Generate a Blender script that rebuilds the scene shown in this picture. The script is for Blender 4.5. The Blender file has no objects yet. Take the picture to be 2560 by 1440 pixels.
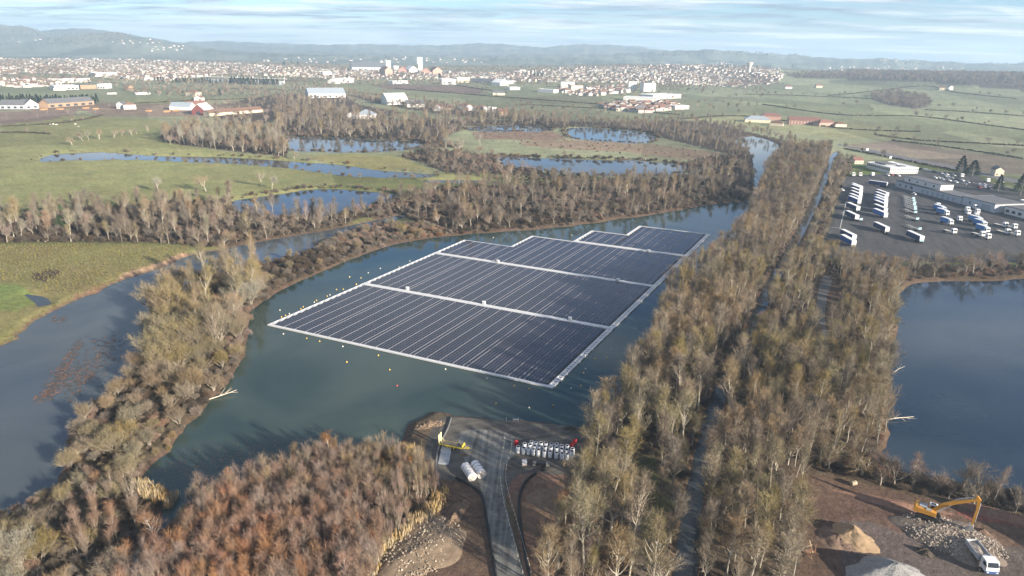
import bpy, bmesh, math, random
import numpy as np
from mathutils import Vector, Matrix
from mathutils.geometry import tessellate_polygon

random.seed(7); rng = np.random.default_rng(7)
scene = bpy.context.scene
COL = scene.collection
R = math.radians

# ------------------------------------------------------------------ camera, world, sun, exposure
CAM_H = 100.0
FPX = 1708.0                                   # focal length in pixels of the 2560 px wide photograph
PITCH = math.atan((720 - 116) / FPX); ROLL = R(1.15)
cam_d = bpy.data.cameras.new('camera'); cam = bpy.data.objects.new('camera', cam_d); COL.objects.link(cam)
cam_d.sensor_width = 36.0; cam_d.lens = 36.0 * FPX / 2560.0
cam_d.clip_start = 1.0; cam_d.clip_end = 80000.0
SP, CP = math.sin(PITCH), math.cos(PITCH)
C_F = np.array((0.0, CP, -SP)); C_R = np.array((math.cos(ROLL), math.sin(ROLL) * SP, math.sin(ROLL) * CP)); C_U = np.array((-math.sin(ROLL), math.cos(ROLL) * SP, math.cos(ROLL) * CP))
cam.matrix_world = Matrix(((C_R[0], C_U[0], -C_F[0], 0), (C_R[1], C_U[1], -C_F[1], 0), (C_R[2], C_U[2], -C_F[2], CAM_H), (0, 0, 0, 1)))
scene.camera = cam

SUN_EL = R(17.0)
SUN_AZ = math.atan2(0.78, -0.62)               # clockwise from +Y: sun low, to the right and a little behind the camera
sun_vec = Vector((math.sin(SUN_AZ) * math.cos(SUN_EL), math.cos(SUN_AZ) * math.cos(SUN_EL), math.sin(SUN_EL)))
sd = bpy.data.lights.new('sun', 'SUN'); sd.energy = 5.0; sd.angle = R(0.5); sd.color = (1.0, 0.895, 0.75)
sun = bpy.data.objects.new('sun', sd); COL.objects.link(sun)
sun.rotation_euler = sun_vec.to_track_quat('Z', 'Y').to_euler(); sun.location = (300, -250, 300)

world = bpy.data.worlds.new('World'); scene.world = world; world.use_nodes = True
nt = world.node_tree; nt.nodes.clear()
def N(tree, t, **kw):
    n = tree.nodes.new(t)
    for k, v in kw.items(): setattr(n, k, v)
    return n
def math_node(tree, op, a, b=None, clamp=False):
    n = N(tree, 'ShaderNodeMath', operation=op); n.use_clamp = clamp
    for i, v in enumerate((a, b)):
        if v is None: continue
        if isinstance(v, (int, float)): n.inputs[i].default_value = v
        else: tree.links.new(v, n.inputs[i])
    return n.outputs[0]
sky = N(nt, 'ShaderNodeTexSky', sky_type='NISHITA'); sky.sun_disc = False
sky.sun_elevation = SUN_EL; sky.sun_rotation = SUN_AZ; sky.altitude = 300; sky.air_density = 1.0; sky.dust_density = 0.15; sky.ozone_density = 3.0
bg = N(nt, 'ShaderNodeBackground'); bg.inputs[1].default_value = 0.056
tint = N(nt, 'ShaderNodeMix', data_type='RGBA', blend_type='MULTIPLY'); tint.inputs[0].default_value = 1.0; tint.inputs[7].default_value = (0.74, 0.89, 1.14, 1)
nt.links.new(sky.outputs[0], tint.inputs[6]); nt.links.new(tint.outputs[2], bg.inputs[0])
tc = N(nt, 'ShaderNodeTexCoord'); sx = N(nt, 'ShaderNodeSeparateXYZ'); nt.links.new(tc.outputs['Generated'], sx.inputs[0])
zc = math_node(nt, 'ADD', math_node(nt, 'MAXIMUM', sx.outputs[2], 0.0), 0.055)
ux = math_node(nt, 'DIVIDE', sx.outputs[0], zc); uy = math_node(nt, 'DIVIDE', sx.outputs[1], zc)
cb = N(nt, 'ShaderNodeCombineXYZ'); nt.links.new(ux, cb.inputs[0]); nt.links.new(uy, cb.inputs[1])
mp = N(nt, 'ShaderNodeMapping'); mp.inputs['Scale'].default_value = (0.62, 1.0, 1); mp.inputs['Rotation'].default_value = (0, 0, R(12)); mp.inputs['Location'].default_value = (3.1, 1.7, 0)
nt.links.new(cb.outputs[0], mp.inputs[0])
n1 = N(nt, 'ShaderNodeTexNoise'); n1.inputs['Scale'].default_value = 0.85; n1.inputs['Detail'].default_value = 9; n1.inputs['Roughness'].default_value = 0.70; n1.inputs['Distortion'].default_value = 0.9
nt.links.new(mp.outputs[0], n1.inputs['Vector'])
n2 = N(nt, 'ShaderNodeTexNoise'); n2.inputs['Scale'].default_value = 0.7; n2.inputs['Detail'].default_value = 6; n2.inputs['Roughness'].default_value = 0.55
mp2 = N(nt, 'ShaderNodeMapping'); mp2.inputs['Location'].default_value = (7.3, 2.2, 4); nt.links.new(mp.outputs[0], mp2.inputs[0]); nt.links.new(mp2.outputs[0], n2.inputs['Vector'])
cov = N(nt, 'ShaderNodeMapRange'); cov.interpolation_type = 'SMOOTHSTEP'; cov.inputs[1].default_value = 0.38; cov.inputs[2].default_value = 0.60
nt.links.new(n1.outputs[0], cov.inputs[0])
shade = N(nt, 'ShaderNodeValToRGB'); shade.color_ramp.elements[0].position = 0.40; shade.color_ramp.elements[0].color = (1.15, 1.17, 1.2, 1)
shade.color_ramp.elements[1].position = 0.58; shade.color_ramp.elements[1].color = (0.36, 0.44, 0.56, 1)
nt.links.new(n2.outputs[0], shade.inputs[0])
bg2 = N(nt, 'ShaderNodeBackground'); bg2.inputs[1].default_value = 0.36
nt.links.new(shade.outputs[0], bg2.inputs[0])
mixs = N(nt, 'ShaderNodeMixShader'); nt.links.new(math_node(nt, 'MULTIPLY', cov.outputs[0], 0.85), mixs.inputs[0]); nt.links.new(bg.outputs[0], mixs.inputs[1]); nt.links.new(bg2.outputs[0], mixs.inputs[2])
wo = N(nt, 'ShaderNodeOutputWorld'); nt.links.new(mixs.outputs[0], wo.inputs[0])

vs = scene.view_settings; vs.view_transform = 'Standard'; vs.look = 'None'; vs.gamma = 1.0; vs.use_curve_mapping = False
vs.exposure = 1.52
cy = scene.cycles
cy.max_bounces = 4; cy.diffuse_bounces = 2; cy.glossy_bounces = 2; cy.transmission_bounces = 2; cy.transparent_max_bounces = 4; cy.volume_bounces = 0
cy.caustics_reflective = False; cy.caustics_refractive = False; cy.use_denoising = True; cy.sample_clamp_indirect = 4.0

# ------------------------------------------------------------------ pixel <-> ground (to survey the place from the photograph)
GZ = 1.2                                        # the flat valley floor; water lies at 0
def ray(u, v): return C_R * ((u - 1280) / FPX) - C_U * ((v - 720) / FPX) + C_F
def G(u, v, z=GZ):
    d = ray(u, v); t = (z - CAM_H) / d[2]
    return d[:2] * t
def to_px(x, y, z=GZ):
    zz = z - CAM_H; depth = y * C_F[1] + zz * C_F[2]; depth = np.where(depth < 1, 1, depth)
    return 1280 + FPX * (x * C_R[0] + y * C_R[1] + zz * C_R[2]) / depth, 720 - FPX * (x * C_U[0] + y * C_U[1] + zz * C_U[2]) / depth
def GP(pts, z=GZ): return np.array([G(u, v, z) for u, v in pts])
def smooth(poly, n=3, closed=True):
    P = np.asarray(poly, float); m = len(P); out = []
    rngi = range(m) if closed else range(m - 1)
    for i in rngi:
        if closed: p0, p1, p2, p3 = P[i - 1], P[i], P[(i + 1) % m], P[(i + 2) % m]
        else: p0, p1, p2, p3 = P[max(i - 1, 0)], P[i], P[i + 1], P[min(i + 2, m - 1)]
        for k in range(n):
            t = k / n
            out.append(0.5 * ((2 * p1) + (-p0 + p2) * t + (2 * p0 - 5 * p1 + 4 * p2 - p3) * t * t + (-p0 + 3 * p1 - 3 * p2 + p3) * t ** 3))
    if not closed: out.append(P[-1])
    return np.array(out)
def inside(P, poly):
    P = np.asarray(P); poly = np.asarray(poly); c = np.zeros(len(P), bool)
    lo, hi = poly.min(0), poly.max(0)
    sel = np.where((P[:, 0] >= lo[0]) & (P[:, 0] <= hi[0]) & (P[:, 1] >= lo[1]) & (P[:, 1] <= hi[1]))[0]
    if len(sel) == 0: return c
    x, y = P[sel, 0], P[sel, 1]; r = np.zeros(len(sel), bool); n = len(poly)
    for i in range(n):
        x1, y1 = poly[i]; x2, y2 = poly[(i + 1) % n]
        if y1 == y2: continue
        r ^= ((y1 > y) != (y2 > y)) & (x < (x2 - x1) * (y - y1) / (y2 - y1) + x1)
    c[sel] = r
    return c
def sdist(P, poly, reach=8.0):
    """signed distance to a polygon, positive outside, clipped to reach"""
    P = np.asarray(P, float); d = np.full(len(P), reach)
    lo, hi = poly.min(0) - reach, poly.max(0) + reach
    sel = np.where((P[:, 0] >= lo[0]) & (P[:, 0] <= hi[0]) & (P[:, 1] >= lo[1]) & (P[:, 1] <= hi[1]))[0]
    if len(sel) == 0: return d
    Q = P[sel]; dd = np.full(len(sel), reach); n = len(poly)
    for i in range(n):
        a, b = poly[i], poly[(i + 1) % n]; e = b - a; L2 = e @ e
        if L2 < 1e-9: continue
        l2, h2 = np.minimum(a, b) - reach, np.maximum(a, b) + reach
        s = np.where((Q[:, 0] > l2[0]) & (Q[:, 0] < h2[0]) & (Q[:, 1] > l2[1]) & (Q[:, 1] < h2[1]))[0]
        if len(s) == 0: continue
        q = Q[s] - a; t = np.clip((q @ e) / L2, 0, 1); dd[s] = np.minimum(dd[s], np.hypot(q[:, 0] - t * e[0], q[:, 1] - t * e[1]))
    ins = inside(Q, poly); dd[ins] *= -1
    d[sel] = dd
    return d
def path_poly(pts, w):
    """ribbon polygon of half-width w (number or list) about a centre line"""
    P = np.asarray(pts, float); T = np.gradient(P, axis=0); T /= np.linalg.norm(T, axis=1)[:, None]; Nn = np.stack([-T[:, 1], T[:, 0]], 1)
    w = np.broadcast_to(np.asarray(w, float), (len(P),))[:, None]
    return np.vstack([P + Nn * w, (P - Nn * w)[::-1]])

# ------------------------------------------------------------------ materials
def nset(n, k, v):
    if k in n.inputs: n.inputs[k].default_value = v
MATS = {}
def mat(name, col, rough=0.8, var=0.18, scale=0.6, metal=0.0, spec=0.3, objvar=0.0, bump=0.0, hue=0.0, trans=0.0, detail=4):
    if name in MATS: return MATS[name]
    m = bpy.data.materials.new(name); m.use_nodes = True; t = m.node_tree; b = t.nodes['Principled BSDF']
    nset(b, 'Roughness', rough); nset(b, 'Metallic', metal); nset(b, 'Specular IOR Level', spec)
    tcn = N(t, 'ShaderNodeTexCoord'); no = N(t, 'ShaderNodeTexNoise'); no.inputs['Scale'].default_value = scale; no.inputs['Detail'].default_value = detail; no.inputs['Roughness'].default_value = 0.65
    t.links.new(tcn.outputs['Object'], no.inputs['Vector'])
    mr = N(t, 'ShaderNodeMapRange'); mr.inputs[1].default_value = 0.25; mr.inputs[2].default_value = 0.75; mr.inputs[3].default_value = 1 - var; mr.inputs[4].default_value = 1 + var
    t.links.new(no.outputs[0], mr.inputs[0]); val = mr.outputs[0]
    hs = N(t, 'ShaderNodeHueSaturation'); hs.inputs['Color'].default_value = (*col, 1)
    if objvar > 0:
        oi = N(t, 'ShaderNodeObjectInfo')
        m2 = N(t, 'ShaderNodeMapRange'); m2.inputs[3].default_value = 1 - objvar; m2.inputs[4].default_value = 1 + objvar
        t.links.new(oi.outputs['Random'], m2.inputs[0]); val = math_node(t, 'MULTIPLY', val, m2.outputs[0])
        if hue > 0:
            fr = math_node(t, 'FRACT', math_node(t, 'MULTIPLY', oi.outputs['Random'], 7.31))
            m3 = N(t, 'ShaderNodeMapRange'); m3.inputs[3].default_value = 0.5 - hue; m3.inputs[4].default_value = 0.5 + hue
            t.links.new(fr, m3.inputs[0]); t.links.new(m3.outputs[0], hs.inputs['Hue'])
            fr2 = math_node(t, 'FRACT', math_node(t, 'MULTIPLY', oi.outputs['Random'], 13.77))
            m4 = N(t, 'ShaderNodeMapRange'); m4.inputs[3].default_value = 0.7; m4.inputs[4].default_value = 1.2
            t.links.new(fr2, m4.inputs[0]); t.links.new(m4.outputs[0], hs.inputs['Saturation'])
    t.links.new(val, hs.inputs['Value']); t.links.new(hs.outputs[0], b.inputs['Base Color'])
    if bump > 0:
        bp = N(t, 'ShaderNodeBump'); bp.inputs['Strength'].default_value = 1.0; bp.inputs['Distance'].default_value = bump
        t.links.new(no.outputs[0], bp.inputs['Height']); t.links.new(bp.outputs[0], b.inputs['Normal'])
    MATS[name] = m
    return m

# ------------------------------------------------------------------ mesh builder and tagging
class MB:
    def __init__(s): s.v = []; s.f = []; s.m = []
    def add(s, verts, faces, mi=0):
        o = len(s.v); s.v.extend(tuple(map(float, p)) for p in verts); s.f.extend(tuple(i + o for i in f) for f in faces); s.m.extend([mi] * len(faces)); return s
    def box(s, c, size, rz=0.0, mi=0, taper=1.0, rx=0.0, ry=0.0):
        x, y, z = (k / 2 for k in size); vs_ = []
        M = Matrix.Rotation(rz, 3, 'Z') @ Matrix.Rotation(ry, 3, 'Y') @ Matrix.Rotation(rx, 3, 'X')
        for dz in (-z, z):
            k = taper if dz > 0 else 1
            for dx, dy in ((-x, -y), (x, -y), (x, y), (-x, y)): vs_.append(M @ Vector((dx * k, dy * k, dz)) + Vector(c))
        return s.add(vs_, [(3, 2, 1, 0), (4, 5, 6, 7), (0, 1, 5, 4), (1, 2, 6, 5), (2, 3, 7, 6), (3, 0, 4, 7)], mi)
    def prism(s, poly, axis, a, b, mi=0):
        """extrude a 2D polygon along axis ('X','Y','Z') from a to b"""
        n = len(poly); P = []
        for q in (a, b):
            for (p0, p1) in poly: P.append({'X': (q, p0, p1), 'Y': (p0, q, p1), 'Z': (p0, p1, q)}[axis])
        F = [tuple(range(n))[::-1], tuple(range(n, 2 * n))] + [(i, (i + 1) % n, n + (i + 1) % n, n + i) for i in range(n)]
        return s.add(P, F, mi)
    def tube(s, pts, rad, sides=6, mi=0, cap=True):
        pts = [Vector(p) for p in pts]; n = len(pts); rad = [rad] * n if isinstance(rad, (int, float)) else rad
        P = []; ref = Vector((0.3, 0.9, 0.1))
        for i, p in enumerate(pts):
            d = (pts[min(i + 1, n - 1)] - pts[max(i - 1, 0)]).normalized()
            a = d.cross(ref)
            if a.length < 1e-3: a = d.cross(Vector((1, 0, 0)))
            a.normalize(); b = d.cross(a)
            for k in range(sides):
                th = 2 * math.pi * k / sides; P.append(p + (a * math.cos(th) + b * math.sin(th)) * rad[i])
        F = [(i * sides + k, i * sides + (k + 1) % sides, (i + 1) * sides + (k + 1) % sides, (i + 1) * sides + k) for i in range(n - 1) for k in range(sides)]
        if cap: F += [tuple(range(sides))[::-1], tuple(range((n - 1) * sides, n * sides))]
        return s.add(P, F, mi)
    def lathe(s, prof, c=(0, 0, 0), sides=16, mi=0, axis='Z', cap=True):
        P = []; n = len(prof)
        for r_, z in prof:
            for k in range(sides):
                th = 2 * math.pi * k / sides; x, y = r_ * math.cos(th), r_ * math.sin(th)
                q = {'Z': (x, y, z), 'Y': (x, z, y), 'X': (z, x, y)}[axis]; P.append((q[0] + c[0], q[1] + c[1], q[2] + c[2]))
        F = [(i * sides + k, i * sides + (k + 1) % sides, (i + 1) * sides + (k + 1) % sides, (i + 1) * sides + k) for i in range(n - 1) for k in range(sides)]
        if cap: F += [tuple(range(sides))[::-1], tuple(range((n - 1) * sides, n * sides))]
        return s.add(P, F, mi)
    def mesh(s, name, mats, smooth_=False):
        me = bpy.data.meshes.new(name); me.from_pydata(s.v, [], s.f)
        for m in (mats if isinstance(mats, (list, tuple)) else [mats]): me.materials.append(m)
        if s.m and max(s.m) > 0: me.polygons.foreach_set('material_index', s.m)
        if smooth_: me.polygons.foreach_set('use_smooth', [True] * len(s.f))
        me.update(); return me
    def build(s, name, mats, parent=None, smooth_=False):
        o = bpy.data.objects.new(name, s.mesh(name, mats, smooth_)); COL.objects.link(o); o.parent = parent; return o
def tag(o, label=None, cat=None, group=None, kind=None):
    if label: o['label'] = label
    if cat: o['category'] = cat
    if group: o['group'] = group
    if kind: o['kind'] = kind
    return o
def empty(name, loc, rz=0.0):
    o = bpy.data.objects.new(name, None); COL.objects.link(o); o.location = loc; o.rotation_euler = (0, 0, rz); o.empty_display_size = 0.5; return o
def thing(name, label, cat, loc, rz=0.0, group=None): return tag(empty(name, loc, rz), label, cat, group)
KIDS = {}
def kids(o):
    return [c for c in bpy.data.objects if c.parent == o]
def record(o):
    """remember a prototype's tree once so that copies are cheap"""
    t = [(c, [g for g in c.children]) for c in o.children]; KIDS[o.name] = t; return t
def copy_thing(proto, loc, rz, label=None, group=None, scale=None):
    c = proto.copy(); COL.objects.link(c); c.location = loc; c.rotation_euler = (0, 0, rz)
    if scale: c.scale = scale
    if label: c['label'] = label
    if group: c['group'] = group
    for ch, gs in KIDS[proto.name]:
        d = ch.copy(); COL.objects.link(d); d.parent = c
        for g in gs:
            e = g.copy(); COL.objects.link(e); e.parent = d
    return c
ORD = ['', 'first', 'second', 'third', 'fourth', 'fifth', 'sixth', 'seventh', 'eighth', 'ninth', 'tenth', 'eleventh', 'twelfth', 'thirteenth', 'fourteenth', 'fifteenth', 'sixteenth', 'seventeenth', 'eighteenth', 'nineteenth', 'twentieth']
def nth(i): return ORD[i] if i < len(ORD) else '%dth' % i

# ------------------------------------------------------------------ water bodies (outlines surveyed on the water level)
W = {}
def water_poly(name, px, n=3, jit=0.5):
    P = smooth(GP(px, 0.0), n)
    r_ = np.random.default_rng(len(px) * 31 + len(name)); P = P + r_.normal(0, jit, P.shape)
    W[name] = P
    return P
river_px = [(-260, 960), (0, 868), (50, 838), (87, 800), (148, 770), (188, 750), (242, 730), (302, 700), (339, 689), (403, 669), (470, 640), (571, 619), (672, 599), (806, 577), (850, 568), (900, 558), (960, 546), (1010, 536),
            (1015, 543), (965, 560), (905, 576), (850, 588), (800, 602), (790, 622), (740, 640), (690, 652), (640, 668), (560, 690), (480, 715), (418, 736), (386, 757), (376, 785), (368, 812), (366, 838), (370, 862), (335, 925), (275, 985), (235, 1014), (200, 1042), (172, 1075), (168, 1130), (150, 1190), (120, 1226), (88, 1246), (40, 1275), (-10, 1300), (-420, 1460)]
lake_px = [(339, 1212), (349, 1192), (396, 1148), (447, 1088), (470, 1057), (497, 1044), (524, 1000), (551, 973), (584, 930), (612, 868), (618, 818), (620, 784), (655, 754), (705, 724), (773, 693), (850, 657), (917, 633), (984, 611), (1051, 599), (1152, 587), (1253, 579), (1354, 572), (1455, 561), (1555, 547), (1656, 532), (1767, 513), (1834, 506), (1872, 500),
           (1880, 470), (1880, 440), (1880, 400), (1868, 372), (1830, 352), (1880, 340), (1940, 358), (1952, 385), (1916, 425), (1896, 470), (1884, 500), (1866, 540), (1846, 582), (1824, 614), (1791, 654), (1750, 684), (1707, 715), (1670, 745), (1650, 800), (1628, 840), (1609, 893), (1596, 940), (1540, 995), (1505, 1030), (1478, 1058), (1455, 1070),
           (1404, 1066), (1371, 1060), (1303, 1054), (1253, 1051), (1186, 1044), (1132, 1040), (1099, 1030), (1050, 1046), (1020, 1075), (1010, 1100), (985, 1125), (924, 1140), (850, 1142), (773, 1152), (689, 1190), (621, 1212), (540, 1236), (480, 1262), (437, 1300), (400, 1345), (360, 1395), (340, 1410), (328, 1398), (338, 1362), (385, 1310), (412, 1265), (420, 1236), (385, 1222)]
pond_px = [(2240, 742), (2254, 728), (2278, 710), (2338, 703), (2405, 703), (2506, 701), (2560, 696), (2760, 690), (2980, 780), (3050, 1000), (3000, 1290), (2700, 1266), (2560, 1240), (2420, 1214), (2340, 1200), (2260, 1180), (2205, 1140), (2212, 1100), (2222, 1040), (2216, 970), (2214, 915), (2222, 870), (2238, 830), (2236, 785)]
oxbow_px = [(575, 504), (672, 489), (790, 473), (900, 476), (1012, 490), (985, 502), (905, 522), (860, 536), (780, 545), (650, 546), (588, 532)]
stream_px = [(95, 400), (131, 386), (200, 382), (269, 381), (403, 390), (571, 393), (722, 403), (860, 413), (950, 426), (1060, 434), (1090, 440), (1038, 446), (894, 443), (830, 437), (756, 426), (605, 412), (420, 404), (319, 400), (200, 402), (120, 406)]
strip_px = [(1052, 451), (1120, 450), (1240, 452), (1238, 456), (1120, 457), (1060, 456)]
pondc_px = [(700, 345), (760, 342), (860, 345), (950, 350), (1050, 354), (1058, 368), (990, 378), (900, 383), (800, 381), (725, 376)]
pondd_px = [(1170, 318), (1260, 314), (1364, 318), (1372, 328), (1260, 330), (1180, 328)]
ponde_px = [(1415, 322), (1470, 319), (1560, 325), (1626, 333), (1640, 346), (1620, 358), (1560, 358), (1480, 352), (1425, 345)]
pondf_px = [(1243, 394), (1330, 394), (1420, 398), (1500, 400), (1600, 402), (1690, 410), (1724, 420), (1700, 435), (1620, 442), (1500, 441), (1380, 432), (1300, 421), (1246, 410)]
creek_px = [(62, 735), (90, 738), (120, 745), (132, 760), (112, 766), (92, 768), (84, 756), (60, 741)]
water_poly('river', river_px); water_poly('lake', lake_px); water_poly('pond', pond_px)
water_poly('oxbow', oxbow_px); water_poly('stream', stream_px); water_poly('strip', strip_px, jit=0.1)
for nm, q in (('pond_c', pondc_px), ('pond_d', pondd_px), ('pond_e', ponde_px), ('pond_f', pondf_px)): water_poly(nm, q)
water_poly('creek', creek_px, jit=0.15)
canal_c = smooth(GP([(2092, 380), (2078, 398), (2048, 480), (2012, 557), (1972, 632), (1922, 722), (1903, 765), (1862, 860), (1796, 990), (1752, 1160), (1728, 1290), (1712, 1440), (1700, 1560)], 0.0), 3, closed=False)
canal_w = np.interp(np.linspace(0, 1, len(canal_c)), [0, .15, .5, .8, 1], [2.6, 3.0, 2.6, 2.4, 2.9])
W['canal'] = path_poly(canal_c, canal_w)

def water_mat(name, col, col2, rough, bump, scale, vscale=0.02):
    m = bpy.data.materials.new(name); m.use_nodes = True; t = m.node_tree; b = t.nodes['Principled BSDF']
    nset(b, 'Roughness', rough); nset(b, 'IOR', 1.333); nset(b, 'Specular IOR Level', 0.5)
    tcn = N(t, 'ShaderNodeTexCoord')
    no = N(t, 'ShaderNodeTexNoise'); no.inputs['Scale'].default_value = vscale; no.inputs['Detail'].default_value = 5; no.inputs['Distortion'].default_value = 1.2
    t.links.new(tcn.outputs['Object'], no.inputs['Vector'])
    rp = N(t, 'ShaderNodeValToRGB'); rp.color_ramp.elements[0].position = 0.36; rp.color_ramp.elements[0].color = (*col, 1); rp.color_ramp.elements[1].position = 0.64; rp.color_ramp.elements[1].color = (*col2, 1)
    t.links.new(no.outputs[0], rp.inputs[0]); t.links.new(rp.outputs[0], b.inputs['Base Color'])
    mpn = N(t, 'ShaderNodeMapping'); mpn.inputs['Scale'].default_value = (0.7, 1.6, 1); mpn.inputs['Rotation'].default_value = (0, 0, R(25)); t.links.new(tcn.outputs['Object'], mpn.inputs[0])
    w1 = N(t, 'ShaderNodeTexNoise'); w1.inputs['Scale'].default_value = scale; w1.inputs['Detail'].default_value = 3; t.links.new(mpn.outputs[0], w1.inputs['Vector'])
    # wind patches: the ripples are stronger in some areas than in others
    w2 = N(t, 'ShaderNodeTexNoise'); w2.inputs['Scale'].default_value = 0.018; w2.inputs['Detail'].default_value = 3; t.links.new(mpn.outputs[0], w2.inputs['Vector'])
    pm = N(t, 'ShaderNodeMapRange'); pm.inputs[1].default_value = 0.42; pm.inputs[2].default_value = 0.68; pm.inputs[3].default_value = 0.12; pm.inputs[4].default_value = 1.0; t.links.new(w2.outputs[0], pm.inputs[0])
    bp = N(t, 'ShaderNodeBump'); bp.inputs['Distance'].default_value = bump; t.links.new(pm.outputs[0], bp.inputs['Strength'])
    t.links.new(w1.outputs[0], bp.inputs['Height']); t.links.new(bp.outputs[0], b.inputs['Normal'])
    return m
WM = {'lake': water_mat('lake_water', (0.018, 0.038, 0.037), (0.042, 0.062, 0.052), 0.06, 0.03, 0.6),
      'river': water_mat('river_water', (0.052, 0.064, 0.072), (0.078, 0.090, 0.092), 0.07, 0.05, 0.5),
      'pond': water_mat('pond_water', (0.014, 0.028, 0.048), (0.028, 0.044, 0.062), 0.07, 0.07, 0.45),
      'far': water_mat('still_water', (0.030, 0.036, 0.040), (0.045, 0.050, 0.050), 0.04, 0.004, 0.4)}
def water(name, key, label):
    P = W[key]; tri = tessellate_polygon([[Vector((x, y, 0)) for x, y in P]])
    me = bpy.data.meshes.new(name); me.from_pydata([(x, y, 0.0) for x, y in P], [], [tuple(t) for t in tri]); me.update()
    bm = bmesh.new(); bm.from_mesh(me); bmesh.ops.recalc_face_normals(bm, faces=bm.faces)
    for f in bm.faces:
        if f.normal.z < 0: f.normal_flip()
    bm.to_mesh(me); bm.free()
    me.materials.append(WM.get(key, WM['far'])); o = bpy.data.objects.new(name, me); COL.objects.link(o)
    return tag(o, label, 'water', kind='structure')
water('lake', 'lake', 'dark teal lake that carries the floating solar array')
water('river', 'river', 'grey blue river curving round the wooded spit')
water('pond', 'pond', 'deep blue pond beside the works yard')
water('canal', 'canal', 'narrow canal running straight through the bare wood')
water('oxbow_pond', 'oxbow', 'still oxbow pond behind the riverside trees')
water('stream', 'stream', 'shallow flooded stream crossing the green meadow')
water('puddle', 'strip', 'thin strip of flood water in the small meadow')
water('gravel_pond', 'pond_c', 'far gravel pond below the line of tall trees')
water('gravel_pond', 'pond_d', 'narrow far pond above the brown heath')
water('gravel_pond', 'pond_e', 'pale far pond at the end of the brown heath')
water('gravel_pond', 'pond_f', 'long reflecting pond in front of the brown heath')
water('brook', 'creek', 'little brook entering the river past the near field')

# ------------------------------------------------------------------ terrain height
# ridges: (distance, depth, skyline pixels)
RIDGES = [
    (5600, 600, [(-900, 80), (-400, 66), (-150, 62), (0, 60), (60, 66), (110, 80), (170, 96), (260, 110), (400, 122), (700, 130), (900, 140)]),
    (6300, 500, [(0, 90), (100, 76), (180, 70), (260, 74), (330, 84), (420, 98), (560, 120)]),
    (4700, 420, [(-300, 106), (60, 104), (130, 92), (220, 82), (300, 82), (340, 92), (420, 106), (520, 120), (600, 132)]),
    (7400, 700, [(350, 120), (480, 104), (560, 102), (640, 106), (720, 108), (800, 110), (900, 108), (1000, 112), (1120, 113), (1150, 110), (1210, 108), (1280, 112), (1330, 117), (1370, 118), (1400, 114), (1440, 111), (1520, 112), (1600, 116), (1660, 124), (1800, 140)]),
    (5600, 520, [(1150, 150), (1240, 138), (1300, 136), (1450, 136), (1560, 132), (1640, 127), (1720, 126), (1780, 124), (1850, 128), (1900, 132), (1990, 137), (2060, 144), (2200, 152), (2400, 165)]),
    (5200, 480, [(1900, 165), (2050, 150), (2200, 146), (2300, 150), (2380, 156), (2440, 160), (2500, 158), (2600, 156), (3000, 150), (3600, 150)]),
]
def ridge_h(theta, r):      # r: depth along the view axis
    h = np.zeros_like(r)
    for D, w, sk in RIDGES:
        us = np.array([a for a, _ in sk], float); vs_ = np.array([b for _, b in sk], float)
        dd_ = np.array([ray(a, b) for a, b in zip(us, vs_)]); dx, dyy, dz = dd_[:, 0], dd_[:, 1], dd_[:, 2]
        th = np.arctan2(dx, dyy); el = dz / dyy
        top = CAM_H + D * el
        hh = np.interp(theta, th, top, left=top[0] * 0.9, right=top[-1] * 0.9)
        hh = np.maximum(hh, 0) + 3.0 * np.sin(theta * 170 + D) + 2.0 * np.sin(theta * 391 + 2 * D)
        s = np.where(r < D, np.exp(-((r - D) / w) ** 2), np.exp(-((r - D) / (w * 2)) ** 2))
        h = np.maximum(h, np.maximum(hh, 0) * s)
    return h
def land_z(P, carve=True):
    P = np.asarray(P, float).reshape(-1, 2); x, y = P[:, 0], P[:, 1]; r = np.hypot(x, y); th = np.arctan2(x, y)
    z = np.full(len(P), GZ) + 0.25 * np.sin(x * 0.031 + 1.3) * np.sin(y * 0.027) * np.clip((r - 850) / 200, 0, 1)
    # gentle rise of the fields towards the wood on the right, and the hill under the eastern suburb
    z += 40 * np.exp(-(((x - 1750) / 750) ** 2 + ((y - 2300) / 560) ** 2)) + 34 * np.exp(-(((x - 750) / 800) ** 2 + ((y - 3000) / 520) ** 2))
    far = y > 3000
    if far.any(): k_ = np.clip((y[far] - 3450) / 600, 0, 1); z[far] = np.maximum(z[far], ridge_h(th[far], y[far]) * k_ * k_ * (3 - 2 * k_))
    if carve:
        near = r < 1400; d = np.full(len(P), 8.0); Q = P[near]; dn = np.full(len(Q), 8.0)
        for k, poly in W.items(): dn = np.minimum(dn, sdist(Q, poly))
        d[near] = dn
        prof = np.interp(d, [-8, -4, -0.3, 2.2, 4.5], [-1.6, -1.2, 0.0, 0.95, 1.0])
        z = np.where(d < 4.5, prof * np.where(prof > 0, z, 1.0), z)
    return z
def ray_ground(u, v):
    """first point of the relief that the line of sight through a pixel meets"""
    t_ = np.geomspace(350, 7500, 420); dx, dy, dz = ray(u, v)
    P = np.stack([dx * t_, dy * t_], 1); zr = CAM_H + dz * t_; zl = land_z(P, carve=False); k = int(np.argmax(zr < zl)); return (float(P[k, 0]), float(P[k, 1]), float(zl[k])) if zr[k] < zl[k] else None
def GH(u, v):
    """ground point under a pixel, following the relief"""
    if v < 330:
        q = ray_ground(u, v)
        if q: return np.array(q)
    p = G(u, v, GZ); return np.array((p[0], p[1], float(land_z(p[None], carve=False)[0])))
def GPR(pts): return np.array([GH(u, v)[:2] for u, v in pts])

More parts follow.
